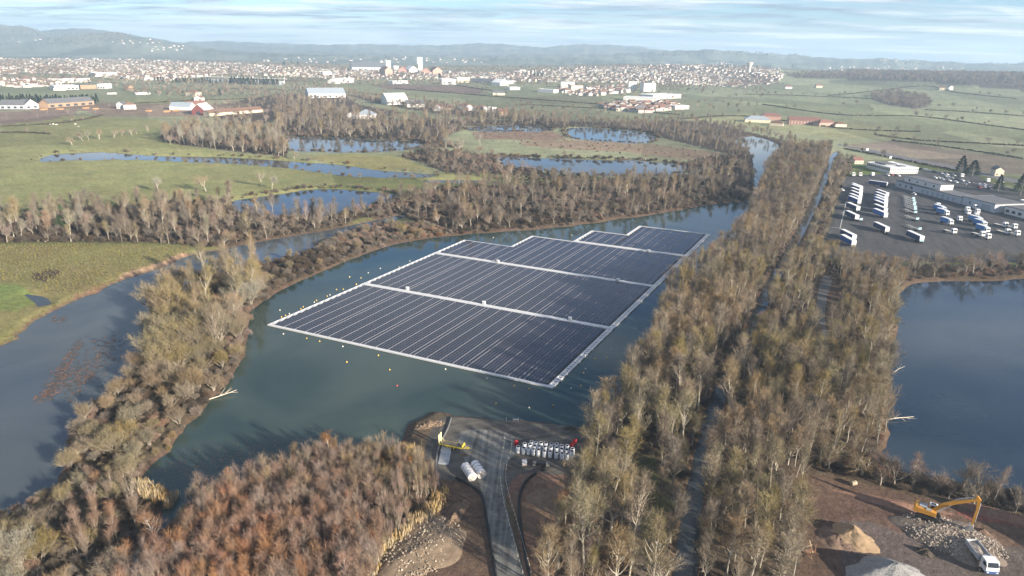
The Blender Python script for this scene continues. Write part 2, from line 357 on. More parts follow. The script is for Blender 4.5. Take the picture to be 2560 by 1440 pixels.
# ------------------------------------------------------------------ woodland zones (bases of the trees), named for the labels
ZONES = {
 'spit_top':   [(480, 712), (560, 688), (640, 668), (668, 742), (622, 780), (618, 860), (590, 925), (545, 975), (500, 1040), (440, 1010), (372, 900), (372, 850), (380, 780), (400, 745)],
 'spit_low':   [(372, 880), (440, 1000), (500, 1040), (470, 1060), (447, 1090), (396, 1150), (345, 1200), (300, 1230), (140, 1225), (170, 1140), (175, 1080), (235, 1016), (300, 965)],
 'corner':     [(120, 1228), (300, 1232), (370, 1222), (410, 1262), (380, 1312), (330, 1370), (325, 1500), (-120, 1560), (-160, 1330), (0, 1292)],
 'neck':       [(640, 664), (740, 638), (795, 618), (850, 586), (960, 560), (1040, 560), (1150, 580), (1050, 598), (984, 610), (917, 632), (850, 656), (773, 692), (705, 722), (660, 750)],
 'thicket':    [(430, 1310), (490, 1262), (560, 1236), (621, 1216), (689, 1196), (773, 1158), (850, 1148), (930, 1146), (1000, 1138), (1060, 1180), (1100, 1215), (1108, 1262), (1060, 1300), (960, 1385), (930, 1500), (330, 1500), (350, 1412)],
 'canal_far':  [(1966, 380), (2075, 385), (2066, 410), (2035, 480), (2000, 555), (1960, 630), (1908, 722), (1800, 722), (1760, 690), (1830, 616), (1872, 545), (1892, 505), (1902, 470), (1922, 425)],
 'canal_mid':  [(1908, 722), (1888, 765), (1845, 860), (1780, 985), (1700, 985), (1560, 985), (1612, 895), (1632, 842), (1655, 800), (1675, 748), (1712, 716), (1760, 686)],
 'canal_near': [(1780, 985), (1735, 1160), (1710, 1290), (1690, 1500), (1620, 1500), (1640, 1300), (1650, 1150), (1590, 1130), (1560, 1250), (1590, 1500), (1340, 1500), (1345, 1380), (1400, 1300), (1450, 1200), (1462, 1090), (1500, 1040), (1560, 985)],
 'pondwood_far': [(2030, 640), (2120, 670), (2254, 726), (2240, 745), (2236, 790), (2238, 830), (2222, 870), (2050, 870), (1880, 862), (1920, 765), (1945, 722), (1985, 650)],
 'pondwood_mid': [(1880, 862), (2222, 870), (2216, 970), (2224, 1040), (2212, 1100), (2204, 1140), (2040, 1180), (1780, 1170), (1815, 990)],
 'pondwood_near': [(1780, 1170), (1990, 1178), (2010, 1250), (2000, 1330), (1990, 1500), (1735, 1500), (1755, 1300)],
 'pondshore':  [(2040, 1176), (2204, 1146), (2260, 1186), (2340, 1206), (2420, 1220), (2560, 1248), (2720, 1272), (2720, 1320), (2560, 1288), (2420, 1262), (2280, 1232), (2140, 1200)],
 'parkedge':   [(2062, 655), (2180, 664), (2300, 668), (2430, 662), (2560, 665), (2760, 672), (2760, 690), (2506, 698), (2338, 700), (2278, 708), (2250, 726), (2110, 672)],
 'canal_east': [(2090, 395), (2130, 400), (2125, 440), (2098, 480), (2052, 620), (2040, 650), (1985, 650), (2025, 570), (2062, 480)],
 'riverside':  [(-200, 610), (-200, 575), (0, 560), (90, 540), (200, 525), (400, 510), (560, 505), (590, 535), (700, 548), (860, 540), (900, 545), (850, 565), (672, 596), (571, 616), (500, 616), (380, 606), (200, 604), (0, 606)],
 'midwood':    [(860, 542), (905, 524), (985, 504), (1100, 470), (1250, 465), (1400, 455), (1560, 450), (1700, 442), (1770, 430), (1878, 420), (1886, 470), (1870, 498), (1767, 511), (1656, 530), (1555, 545), (1455, 559), (1354, 570), (1253, 577), (1152, 585), (1050, 560), (1015, 540), (960, 545)],
 'heathedge':  [(1060, 372), (1180, 384), (1400, 392), (1600, 398), (1720, 408), (1840, 380), (1880, 400), (1885, 430), (1770, 432), (1725, 420), (1690, 408), (1500, 398), (1330, 392), (1240, 400), (1250, 412), (1380, 436), (1500, 444), (1300, 452), (1200, 445), (1110, 430), (1050, 405), (1000, 392)],
 'alder_clump': [(400, 340), (480, 322), (600, 325), (700, 340), (720, 372), (715, 392), (600, 380), (480, 365), (410, 358)],
 'gravelwood': [(680, 262), (760, 250), (900, 300), (1050, 300), (1170, 300), (1300, 302), (1420, 312), (1415, 320), (1260, 312), (1170, 316), (1110, 345), (1160, 372), (1060, 366), (1050, 352), (860, 343), (720, 340), (690, 320)],
 'northline':  [(860, 235), (980, 246), (1100, 262), (1250, 285), (1420, 300), (1560, 306), (1700, 300), (1800, 312), (1960, 350), (2060, 390), (1966, 380), (1880, 338), (1830, 350), (1870, 372), (1878, 395), (1800, 380), (1660, 345), (1640, 335), (1560, 322), (1470, 316), (1420, 314), (1300, 300), (1100, 285), (940, 258)],
 'westrow':    [(520, 265), (690, 235), (860, 238), (900, 262), (1000, 280), (950, 300), (860, 296), (760, 280), (690, 300), (640, 320), (540, 300)],
}
if True:
    # farther belts, read as masses
    FAR = {
     'eastforest': [(2000, 196), (2150, 200), (2300, 205), (2420, 214), (2560, 228), (2760, 240), (2760, 195), (2560, 186), (2300, 182), (2100, 182), (1960, 186)],
     'eastcopse':  [(2175, 236), (2230, 230), (2310, 240), (2330, 262), (2290, 272), (2220, 262), (2180, 248)],
    }
ALLZ = dict(ZONES); ALLZ.update(FAR)

# ------------------------------------------------------------------ ground sheet with land cover
radii = [12.0, 40.0, 65.0, 85.0]
v = 1486.0
while v > 121:
    radii.append(float(np.hypot(*G(1280, v, 0.0)))); v -= 4.2 if v > 560 else (3.2 if v > 260 else 2.4)
radii = [r_ for r_ in radii if r_ < 9000] + [10500.0] 
dense = np.arange(-46.5, 46.51, 0.135)
ang = np.concatenate([np.arange(-180, -46.6, 7.0), dense, np.arange(50, 179, 7.0)])
na, nr = len(ang), len(radii)
TH, RR = np.meshgrid(np.radians(ang), np.array(radii)); gx = (RR * np.sin(TH)).ravel(); gy = (RR * np.cos(TH)).ravel()
GV = np.stack([gx, gy], 1); gz = land_z(GV)
pu, pv = to_px(gx, gy, np.maximum(gz, GZ)); PXY = np.stack([pu, pv], 1); front = gy > 30
cov_c = np.zeros((len(gx), 4)); cov_c[:, 3] = 1.0
def paint(px, col, al=1.0, smooth_n=0):
    poly = np.asarray(px, float)
    if smooth_n: poly = smooth(poly, smooth_n)
    s = np.where(inside(PXY, poly) & front)[0]; cov_c[s, :3] = np.asarray(col)
GRASS = (0.13, 0.14, 0.055); MEADOW = (0.205, 0.208, 0.088); OLIVE = (0.190, 0.175, 0.070); LITTER = (0.082, 0.062, 0.043); EARTH = (0.115, 0.080, 0.055)
PLOUGH = (0.17, 0.125, 0.095); HEATH = (0.175, 0.125, 0.085); SAND = (0.36, 0.25, 0.15); GRAVEL = (0.085, 0.08, 0.074); FIELD = (0.195, 0.205, 0.12)
cov_c[:, :3] = GRASS
rr = np.hypot(gx, gy)
cov_c[np.hypot(gx, gy) < 235, :3] = (0.11, 0.085, 0.055); cov_c[rr > 560, :3] = FIELD
cov_c[rr > 3600, :3] = (0.15, 0.16, 0.12)  # far hill colour lightened, standing in for thicker haze
for zn, zp in ALLZ.items(): paint(zp, LITTER if zn not in ('corner', 'spit_low') else (0.085, 0.07, 0.045))
paint([(-300, 300), (0, 296), (220, 290), (400, 300), (400, 352), (480, 368), (600, 384), (715, 394), (860, 412), (830, 438), (840, 460), (760, 474), (672, 487), (575, 500), (480, 497), (250, 508), (0, 545), (-300, 570)], MEADOW)
paint([(740, 392), (860, 385), (1000, 390), (1080, 425), (950, 424), (860, 411)], (0.22, 0.205, 0.085))
paint([(1080, 436), (1180, 432), (1300, 436), (1400, 446), (1240, 450), (1060, 449)], MEADOW)
paint([(-300, 616), (0, 612), (200, 610), (470, 614), (468, 636), (400, 665), (300, 694), (240, 724), (190, 748), (140, 766), (90, 795), (0, 860), (-300, 950)], OLIVE)
paint([(-200, 712), (0, 708), (60, 718), (92, 745), (60, 770), (0, 780), (-200, 800)], (0.15, 0.185, 0.06), smooth_n=3)
paint([(80, 688), (110, 676), (146, 674), (150, 684), (120, 700), (86, 702)], (0.09, 0.07, 0.04), smooth_n=3)
paint([(300, 690), (340, 672), (400, 655), (445, 634), (475, 630), (478, 642), (410, 672), (345, 692), (306, 704)], SAND, smooth_n=3)
paint([(180, 738), (240, 716), (302, 694), (310, 704), (240, 736), (190, 754)], (0.22, 0.15, 0.085))
paint([(-300, 280), (0, 278), (196, 274), (190, 284), (120, 300), (0, 312), (-300, 318)], PLOUGH)
paint([(2100, 364), (2180, 356), (2230, 352), (2380, 374), (2560, 400), (2800, 432), (2800, 470), (2560, 436), (2390, 424), (2200, 384)], (0.175, 0.145, 0.105))
paint([(1180, 332), (1230, 324), (1300, 322), (1380, 328), (1420, 346), (1380, 352), (1280, 350), (1190, 346)], HEATH)
paint([(1300, 352), (1420, 350), (1520, 352), (1640, 362), (1720, 372), (1800, 382), (1820, 394), (1700, 398), (1560, 380), (1400, 372), (1310, 364)], (0.20, 0.155, 0.10))
paint([(690, 322), (860, 315), (960, 318), (960, 330), (860, 334), (700, 334)], HEATH)
paint([(930, 212), (1160, 214), (1210, 224), (1200, 236), (1060, 228), (960, 222)], PLOUGH)
paint([(1250, 245), (1480, 236), (1540, 262), (1500, 268), (1330, 255)], (0.165, 0.165, 0.095))
paint([(1700, 296), (1870, 285), (2100, 300), (2280, 330), (2300, 345), (2080, 345), (1900, 320)], (0.225, 0.225, 0.115))
paint([(1880, 242), (2140, 262), (2560, 318), (2560, 350), (2300, 322), (1900, 272)], (0.20, 0.215, 0.12))
paint([(300, 248), (420, 246), (430, 258), (320, 262)], (0.20, 0.22, 0.10))
paint([(0, 262), (240, 258), (560, 262), (700, 276), (500, 292), (260, 290), (200, 275), (0, 276)], (0.20, 0.15, 0.105))
# works platform, track surroundings, right-hand yard
paint([(1090, 1058), (1132, 1038), (1253, 1049), (1371, 1058), (1465, 1070), (1462, 1150), (1440, 1200), (1300, 1190), (1268, 1235), (1200, 1235), (1160, 1205), (1085, 1195), (1062, 1130)], GRAVEL, smooth_n=3)
paint([(1080, 1196), (1160, 1205), (1200, 1240), (1222, 1330), (1240, 1500), (920, 1500), (960, 1392), (1060, 1310), (1110, 1262), (1108, 1215)], EARTH)
paint([(1300, 1185), (1420, 1188), (1455, 1205), (1440, 1270), (1390, 1330), (1345, 1390), (1345, 1500), (1320, 1500), (1290, 1300), (1268, 1238)], (0.17, 0.112, 0.075), smooth_n=3)
paint([(1980, 1185), (2060, 1186), (2140, 1205), (2280, 1236), (2420, 1266), (2560, 1292), (2720, 1320), (2720, 1560), (1985, 1560), (1995, 1330), (2010, 1260)], EARTH)
paint([(2100, 1300), (2300, 1345), (2560, 1370), (2720, 1390), (2720, 1560), (2200, 1560)], (0.115, 0.095, 0.08), smooth_n=2)
paint([(2380, 1280), (2480, 1284), (2560, 1300), (2720, 1330), (2720, 1345), (2560, 1318), (2430, 1300)], (0.19, 0.085, 0.06))
paint([(1560, 1130), (1640, 1140), (1650, 1300), (1620, 1460), (1590, 1460), (1560, 1270)], (0.10, 0.095, 0.05))
paint([(1632, 1180), (1690, 1200), (1680, 1320), (1640, 1380), (1625, 1300)], (0.10, 0.10, 0.045))
paint([(2056, 620), (2100, 640), (2250, 652), (2250, 662), (2110, 668), (2050, 652)], (0.12, 0.12, 0.045))
paint([(2100, 438), (2112, 440), (2062, 612), (2048, 632), (2040, 620), (2085, 500)], (0.17, 0.15, 0.07))
paint([(2115, 405), (2220, 425), (2250, 434), (2116, 440)], (0.115, 0.16, 0.045))
paint([(2290, 424), (2560, 470), (2800, 520), (2800, 490), (2560, 445), (2390, 425), (2300, 408)], (0.105, 0.125, 0.05))
paint([(1965, 690), (1990, 670), (2010, 600), (2035, 500), (2040, 500), (2020, 600), (2000, 670), (1975, 720)], (0.16, 0.10, 0.07))
# bare margins right at the water line
mg = np.full(len(gx), 8.0); nn = rr < 1200
tmp = np.full(int(nn.sum()), 8.0)
for k in ('lake', 'river', 'pond', 'canal'): tmp = np.minimum(tmp, sdist(GV[nn], W[k], 5.0))
mg[nn] = tmp
sel = np.where((mg < 1.6))[0]; f_ = np.clip((1.6 - mg[sel]) / 1.4, 0, 1)[:, None]
cov_c[sel, :3] = cov_c[sel, :3] * (1 - f_) + np.array((0.115, 0.08, 0.054)) * f_
cov_c[:, 3] = np.clip((rr - 480) / 200, 0, 1)
cov_c[:, :3] *= (1 + rng.normal(0, 0.06, len(gx)))[:, None]

ii = np.arange(na * nr).reshape(nr, na)
a_ = ii[:-1, :]; b_ = ii[1:, :]
quads = np.stack([a_, np.roll(a_, -1, 1), np.roll(b_, -1, 1), b_], -1).reshape(-1, 4)
me = bpy.data.meshes.new('ground')
verts = np.stack([gx, gy, gz], 1)
me.vertices.add(len(verts)); me.vertices.foreach_set('co', verts.ravel())
quads = quads[:, ::-1]
me.loops.add(quads.size); me.loops.foreach_set('vertex_index', quads.ravel())
me.polygons.add(len(quads)); me.polygons.foreach_set('loop_start', np.arange(0, quads.size, 4)); me.polygons.foreach_set('use_smooth', np.ones(len(quads), bool))
at = me.attributes.new('cover', 'FLOAT_COLOR', 'POINT'); at.data.foreach_set('color', cov_c.ravel())
me.update(calc_edges=True); me.validate()
gm = bpy.data.materials.new('ground_cover'); gm.use_nodes = True; t = gm.node_tree; b = t.nodes['Principled BSDF']; nset(b, 'Roughness', 0.95); nset(b, 'Specular IOR Level', 0.1)
an = N(t, 'ShaderNodeAttribute', attribute_name='cover'); tcn = N(t, 'ShaderNodeTexCoord')
def noise_fac(scale, lo, hi, detail=5, rough=0.65):
    no = N(t, 'ShaderNodeTexNoise'); no.inputs['Scale'].default_value = scale; no.inputs['Detail'].default_value = detail; no.inputs['Roughness'].default_value = rough
    t.links.new(tcn.outputs['Object'], no.inputs['Vector']); mr = N(t, 'ShaderNodeMapRange'); mr.inputs[1].default_value = 0.28; mr.inputs[2].default_value = 0.72; mr.inputs[3].default_value = lo; mr.inputs[4].default_value = hi
    t.links.new(no.outputs[0], mr.inputs[0]); return mr.outputs[0], no.outputs[0]
f1, h1 = noise_fac(0.55, 0.62, 1.38, 6, 0.75); f2, _ = noise_fac(0.045, 0.78, 1.22); f3, _ = noise_fac(0.004, 0.8, 1.2, 3)
val = math_node(t, 'MULTIPLY', math_node(t, 'MULTIPLY', f1, f2), f3)
vor = N(t, 'ShaderNodeTexVoronoi'); vor.inputs['Scale'].default_value = 0.0052; vm = N(t, 'ShaderNodeMapping'); vm.inputs['Scale'].default_value = (1.0, .55, 1); vm.inputs['Rotation'].default_value = (0, 0, .35); t.links.new(tcn.outputs['Object'], vm.inputs[0]); t.links.new(vm.outputs[0], vor.inputs['Vector'])
sv = N(t, 'ShaderNodeSeparateColor'); t.links.new(vor.outputs['Color'], sv.inputs[0]); pm_ = N(t, 'ShaderNodeMapRange'); pm_.inputs[3].default_value = .72; pm_.inputs[4].default_value = 1.25; t.links.new(sv.outputs[0], pm_.inputs[0])
mxp = N(t, 'ShaderNodeMix', data_type='FLOAT'); t.links.new(an.outputs['Alpha'], mxp.inputs[0]); mxp.inputs[2].default_value = 1.0; t.links.new(pm_.outputs[0], mxp.inputs[3]); val = math_node(t, 'MULTIPLY', val, mxp.outputs[0])
hs = N(t, 'ShaderNodeHueSaturation'); t.links.new(an.outputs['Color'], hs.inputs['Color']); t.links.new(val, hs.inputs['Value'])
fh, _ = noise_fac(0.03, 0.468, 0.515, 5); t.links.new(fh, hs.inputs['Hue'])
t.links.new(hs.outputs[0], b.inputs['Base Color'])
bp = N(t, 'ShaderNodeBump'); bp.inputs['Distance'].default_value = 0.6; bp.inputs['Strength'].default_value = 0.8; t.links.new(h1, bp.inputs['Height']); t.links.new(bp.outputs[0], b.inputs['Normal'])
me.materials.append(gm)
ground = bpy.data.objects.new('ground', me); COL.objects.link(ground); tag(ground, 'valley floor of meadows, woodland litter, bare earth and far hills', 'ground', kind='structure')

# ------------------------------------------------------------------ bare trees: prototypes
def rnd(a, b): return random.uniform(a, b)
def rvec():
    while True:
        q = Vector((rnd(-1, 1), rnd(-1, 1), rnd(-1, 1)))
        if 0.05 < q.length < 1: return q.normalized()
def tilt(d, angle):
    ax = d.cross(rvec())
    if ax.length < 1e-3: ax = Vector((1, 0, 0))
    return (Matrix.Rotation(angle, 3, ax.normalized()) @ d).normalized()
def grow_tree(kind, seed):
    random.seed(seed); T = MB(); C = MB()
    S = dict(
        bare_tree=dict(h=11, trunk=(2.6, 3.6), r=.30, stems=1, n1=(6, 8), a1=(28, 58), l1=3.9, n2=6, l2=2.4, n3=6, l3=1.4, tw=7, tl=1.1, w=.030, up=.14),
        slender_tree=dict(h=14, trunk=(12, 13.5), r=.20, stems=1, leader=True, n1=(26, 30), a1=(22, 50), l1=4.0, n2=7, l2=1.8, n3=0, l3=0, tw=7, tl=1.2, w=.029, up=.26),
        willow_tree=dict(h=8, trunk=(1.0, 1.6), r=.22, stems=4, n1=(4, 5), a1=(16, 48), l1=3.4, n2=6, l2=1.9, n3=5, l3=1.2, tw=7, tl=1.1, w=.030, up=.18),
        shrub=dict(h=3, trunk=(.3, .6), r=.05, stems=7, n1=(4, 5), a1=(15, 60), l1=1.3, n2=6, l2=.8, n3=0, l3=0, tw=10, tl=.62, w=.032, up=.08),
        sapling=dict(h=6, trunk=(4.8, 5.8), r=.075, stems=2, leader=True, n1=(9, 12), a1=(8, 26), l1=2.3, n2=5, l2=1.0, n3=0, l3=0, tw=4, tl=1.2, w=.020, up=.4, ta=(4, 26)),
        birch_tree=dict(h=12, trunk=(10.5, 11.5), r=.13, stems=1, leader=True, n1=(24, 28), a1=(25, 45), l1=2.5, n2=6, l2=1.2, n3=0, l3=0, tw=14, tl=.9, w=.022, up=.12),
    )[kind]
    W_ = S['w']; S['l1'] *= rnd(.7, 1.25); t0_ = rnd(.14, .42); lean = Vector((rnd(-.09, .09), rnd(-.09, .09), 0))
    def poly(p, d, L, n, wig, up):
        pts = [p.copy()]; ds = []
        for i in range(n):
            d = (d + rvec() * wig + Vector((0, 0, up))).normalized(); p = p + d * (L / n); pts.append(p.copy()); ds.append(d.copy())
        return pts, ds
    def strip(p, q, w):
        s = (q - p).cross(rvec())
        if s.length < 1e-4: return
        s = s.normalized() * w * .5; C.add([p - s, p + s, q], [(0, 1, 2)])
    def twigs(pts, d, n, tl):
        for _ in range(n):
            k = random.randrange(len(pts) - 1); p = pts[k].lerp(pts[k + 1], random.random())
            q = p + (tilt(d, R(rnd(*S.get('ta', (10, 62))))) + Vector((0, 0, S['up']))).normalized() * tl * rnd(.6, 1.25); strip(p, q, W_)
            m_ = p.lerp(q, rnd(.3, .7)); strip(m_, m_ + (tilt((q - p).normalized(), R(rnd(20, 60)))) * tl * rnd(.35, .6), W_ * .8)
    def at(pts, t_):
        x = t_ * (len(pts) - 1); k = min(int(x), len(pts) - 2); return pts[k].lerp(pts[k + 1], x - k), (pts[k + 1] - pts[k]).normalized()
    for s in range(S['stems']):
        base = Vector((0, 0, -.25)) if S['stems'] == 1 else Vector((rnd(-.5, .5), rnd(-.5, .5), -.25)) * (S['h'] / 8)
        base.z = -.25
        d0 = (Vector((rnd(-.06, .06), rnd(-.06, .06), 1)) + lean).normalized() if S['stems'] == 1 else tilt(Vector((0, 0, 1)), R(rnd(5, 28) if not S.get('leader') else rnd(1, 10)))
        L0 = rnd(*S['trunk']); ns = 8 if S.get('leader') else 3
        pts, ds = poly(base, d0, L0, ns, .05 if S.get('leader') else .12, .02)
        r0 = S['r'] * rnd(.85, 1.15); rend = r0 * (.18 if S.get('leader') else .72)
        T.tube(pts, [r0 + (rend - r0) * i / ns for i in range(ns + 1)], 6 if kind in ('bare_tree', 'slender_tree', 'willow_tree', 'birch_tree') else 4, cap=False)
        n1 = random.randint(*S['n1'])
        for i in range(n1):
            if S.get('leader'):
                t_ = t0_ + (1 - t0_) * (i + rnd(0, .8)) / n1 if kind != 'sapling' else .2 + .8 * (i + rnd(0, .8)) / n1
                p, dd = at(pts, min(t_, .995)); L1 = S['l1'] * (1.15 - .72 * max(0, (t_ - .3) / .7)) * rnd(.75, 1.2); rb = r0 * (1 - .7 * t_) * .55
            else:
                p, dd = at(pts, rnd(.62, 1)); L1 = S['l1'] * rnd(.7, 1.2); rb = r0 * .5
            d1 = tilt(dd, R(rnd(*S['a1']) if i else rnd(3, 12)))
            if d1.z < .05: d1.z = .15; d1.normalize()
            p1, dl1 = poly(p, d1, L1, 4, .16, S['up']); T.tube(p1, [rb * (1 - .2 * k) + .008 for k in range(5)], 4, cap=False)
            for j in range(S['n2']):
                q, d2 = at(p1, rnd(.25, 1)); d2 = tilt(d2, R(rnd(18, 60))); p2, _ = poly(q, d2, S['l2'] * rnd(.6, 1.15), 3, .2, S['up'] * 1.3)
                if kind in ('bare_tree', 'willow_tree'): T.tube(p2, [rb * .5, rb * .4, rb * .28, .02], 3, cap=False)
                else:
                    for k in range(3): strip(p2[k], p2[k + 1], W_ * 2.6)
                if S['n3']:
                    for k in range(S['n3']):
                        q3, d3 = at(p2, rnd(.2, 1)); d3 = tilt(d3, R(rnd(18, 58))); p3, _ = poly(q3, d3, S['l3'] * rnd(.6, 1.2), 2, .2, S['up'])
                        strip(p3[0], p3[1], W_ * 2.4); strip(p3[1], p3[2], W_ * 1.8); twigs(p3, d3, S['tw'] // 2 + 1, S['tl'])
                else: twigs(p2, d2, S['tw'], S['tl'])
    return T, C, S['h']
def conifer(seed, wide):
    random.seed(seed); T = MB(); C = MB(); h = 12.0
    T.tube([(0, 0, -.3), (0, 0, h * .5), (0, 0, h * .95)], [.3, .2, .04], 7, cap=False)
    for _ in range(2600):
        t_ = random.random() ** .75; z = h * (.06 + .92 * t_); rad = wide * (1 - t_) ** .8 * (1 + .25 * math.sin(z * 3 + 5 * t_)); a = rnd(0, 6.283); rr_ = rad * math.sqrt(rnd(.12, 1))
        p = Vector((rr_ * math.cos(a), rr_ * math.sin(a), z)); o = Vector((math.cos(a), math.sin(a), rnd(-.35, .35))).normalized(); s = o.cross(rvec())
        if s.length < .05: continue
        s.normalize(); L = rnd(.45, .9); C.add([p - s * .16, p + s * .16, p + o * L], [(0, 1, 2)])
    return T, C, h
def pine(seed):
    random.seed(seed); T = MB(); C = MB(); h = 10.0
    T.tube([(0, 0, -.3), (.1, 0, h * .5), (0, .1, h * .9)], [.2, .15, .05], 6, cap=False)
    for k in range(16):
        z = h * rnd(.5, .98); a = rnd(0, 6.283); L = (1.05 - z / h) * 3.6 + .7; e = Vector((math.cos(a) * L, math.sin(a) * L, z + rnd(0, .8))); T.tube([(0, 0, z - .3), e], [.06, .02], 3, cap=False)
        for _ in range(110):
            p = e + rvec() * rnd(0, 1.0); q = p + rvec() * .45; s = (q - p).cross(rvec()).normalized() * .09; C.add([p - s, p + s, q], [(0, 1, 2)])
    return T, C, h
def reed_clump(seed):
    random.seed(seed); C = MB()
    for _ in range(70):
        p = Vector((rnd(-.9, .9), rnd(-.9, .9), -.1)); hh = rnd(1.3, 2.4); q = p + Vector((rnd(-.35, .35), rnd(-.35, .35), hh)); s = Vector((rnd(-1, 1), rnd(-1, 1), 0)).normalized() * .035
        m_ = p.lerp(q, .6); C.add([p - s, p + s, m_ + s * 1.3, m_ - s * 1.3, q], [(0, 1, 2, 3), (3, 2, 4)])
    return C
def tussock(seed):
    random.seed(seed); C = MB()
    for _ in range(46):
        a = rnd(0, 6.283); b0 = Vector((math.cos(a), math.sin(a), 0)) * rnd(0, .32); q = b0 * rnd(1.4, 2.6) + Vector((0, 0, rnd(.25, .62))); s = Vector((-math.sin(a), math.cos(a), 0)) * .05
        C.add([b0 - s, b0 + s, q], [(0, 1, 2)])
    return C

BARK = mat('bark_grey_brown', (0.225, 0.195, 0.155), .9, .25, 2.0, objvar=.25)
BARKP = mat('bark_pale', (0.33, 0.295, 0.235), .9, .22, 2.0, objvar=.2)
BARKW = mat('bark_white', (0.50, 0.46, 0.40), .85, .25, 1.5, objvar=.15)
TW = {'tan': (0.234, 0.177, 0.112), 'olive': (0.227, 0.183, 0.095), 'grey-brown': (0.173, 0.139, 0.105), 'dark brown': (0.097, 0.073, 0.052), 'reddish': (0.282, 0.162, 0.101), 'orange': (0.268, 0.139, 0.057),
      'pale': (0.251, 0.229, 0.172), 'pinkish': (0.243, 0.170, 0.129)}
TWM = {k: mat('twigs_' + k.replace(' ', '_').replace('-', '_'), c, .9, .22, .35, objvar=.18, hue=.008, spec=.1) for k, c in TW.items()}
NEEDLE = mat('needles_dark', (0.030, 0.048, 0.030), .8, .35, .8, objvar=.2, spec=.2)
NEEDLE2 = mat('needles_green', (0.055, 0.085, 0.035), .8, .35, .8, objvar=.2, spec=.2)
PROTO = {}        # kind -> list of (trunk MB, crown MB, height)
for kd, n in (('bare_tree', 6), ('slender_tree', 8), ('willow_tree', 6), ('shrub', 5), ('sapling', 6), ('birch_tree', 3)): PROTO[kd] = [grow_tree(kd, 100 + 17 * i + len(kd)) for i in range(n)]
PROTO['conifer_tree'] = [conifer(5, 3.0), conifer(6, 2.4)]; PROTO['cedar_tree'] = [conifer(8, 4.6)]; PROTO['pine_tree'] = [pine(3), pine(4)]
MESHC = {}
def proto_mesh(kd, i, colour):
    key = (kd, i, colour)
    if key not in MESHC:
        T, C, h = PROTO[kd][i]
        if kd in ('conifer_tree', 'cedar_tree'): bm_, cm = BARK, NEEDLE
        elif kd == 'pine_tree': bm_, cm = BARK, NEEDLE2
        else: bm_, cm = (BARKW if kd == 'birch_tree' else BARKP if colour in ('olive', 'pale', 'tan') and kd != 'willow_tree' else BARK), TWM[colour]
        tm, cmh = ('trunk', kd), None
        if (kd, i, bm_.name) not in MESHC: MESHC[(kd, i, bm_.name)] = T.mesh('trunk', bm_, True)
        J = MB(); J.add(T.v, T.f, 0); J.add(C.v, C.f, 1)
        MESHC[key] = (MESHC[(kd, i, bm_.name)], C.mesh('crown', cm), J.mesh('whole_' + kd, [bm_, cm]), h)
    return MESHC[key]

# ------------------------------------------------------------------ scattering
def poisson(poly, spacing, seed):
    r_ = np.random.default_rng(seed); lo, hi = poly.min(0), poly.max(0); area = float((hi - lo).prod()); n = int(area / spacing ** 2 * 2.2)
    if n < 1: return np.zeros((0, 2))
    n = min(n, 60000); Q = lo + r_.random((n, 2)) * (hi - lo); Q = Q[inside(Q, poly)]
    grid = {}; out = []; s2 = spacing * spacing
    for x, y in Q:
        i, j = int(x // spacing), int(y // spacing); ok = True
        for a in (-1, 0, 1):
            for b2 in (-1, 0, 1):
                for (x2, y2) in grid.get((i + a, j + b2), ()):
                    if (x - x2) ** 2 + (y - y2) ** 2 < s2: ok = False; break
                if not ok: break
            if not ok: break
        if ok: grid.setdefault((i, j), []).append((x, y)); out.append((x, y))
    return np.array(out) if out else np.zeros((0, 2))
KEEP_OUT = [GP([(1112, 1036), (1253, 1049), (1371, 1058), (1465, 1070), (1450, 1120), (1440, 1195), (1415, 1235), (1360, 1290), (1352, 1500), (1215, 1500), (1200, 1330), (1180, 1240), (1085, 1195), (1062, 1130)]),
            GP([(2113, 440), (2056, 622), (2060, 645), (2180, 655), (2330, 658), (2560, 655), (2760, 665), (2760, 520), (2560, 470), (2400, 430)]),
            GP([(1590, 1140), (1612, 1140), (1625, 1250), (1625, 1500), (1585, 1500), (1575, 1250)]),
            GP([(2040, 700), (2085, 690), (2100, 760), (2075, 870), (2035, 870), (2035, 760)])]
PLANTS = []       # kind, proto index, colour, x, y, z, rot, height, zone
def plant(zone, poly_px, kd, spacing, hr, colours, seed, margin=1.0, keep=1.0, gap=0.0):
    P = poisson(GP(poly_px), spacing, seed)
    if len(P) == 0: return
    ok = np.ones(len(P), bool)
    for k, w in W.items(): ok &= sdist(P, w, 6.0) > margin
    for q in KEEP_OUT: ok &= ~inside(P, q)
    P = P[ok]; r_ = np.random.default_rng(seed + 1)
    if gap > 0:                                  # leave uneven clearings
        f = np.sin(P[:, 0] * .11 + seed) + np.sin(P[:, 1] * .13 + 2 * seed) + np.sin((P[:, 0] + P[:, 1]) * .07 + seed * 3) + r_.normal(0, .5, len(P))
        P = P[f > -2 + 3 * gap]
    if keep < 1: P = P[r_.random(len(P)) < keep]
    if len(P) == 0: return
    z = land_z(P); names, wts = zip(*colours); wts = np.array(wts, float) / sum(wts)
    fld = .5 + .25 * np.sin(P[:, 0] * .045 + seed) + .25 * np.sin(P[:, 1] * .055 + 1.7 * seed) ; fld = np.argsort(np.argsort(fld)) / max(1, len(P)); cs = np.searchsorted(np.cumsum(wts), np.clip(fld * .6 + .4 * r_.random(len(P)), 0, .999)).clip(0, len(names) - 1)
    for (x, y), zz, c in zip(P, z, cs):
        PLANTS.append((kd, int(r_.integers(len(PROTO[kd]))), names[c], float(x), float(y), float(zz), float(r_.random() * 6.283), float(hr[0] + (hr[1] - hr[0]) * r_.random() ** 1.2), zone))
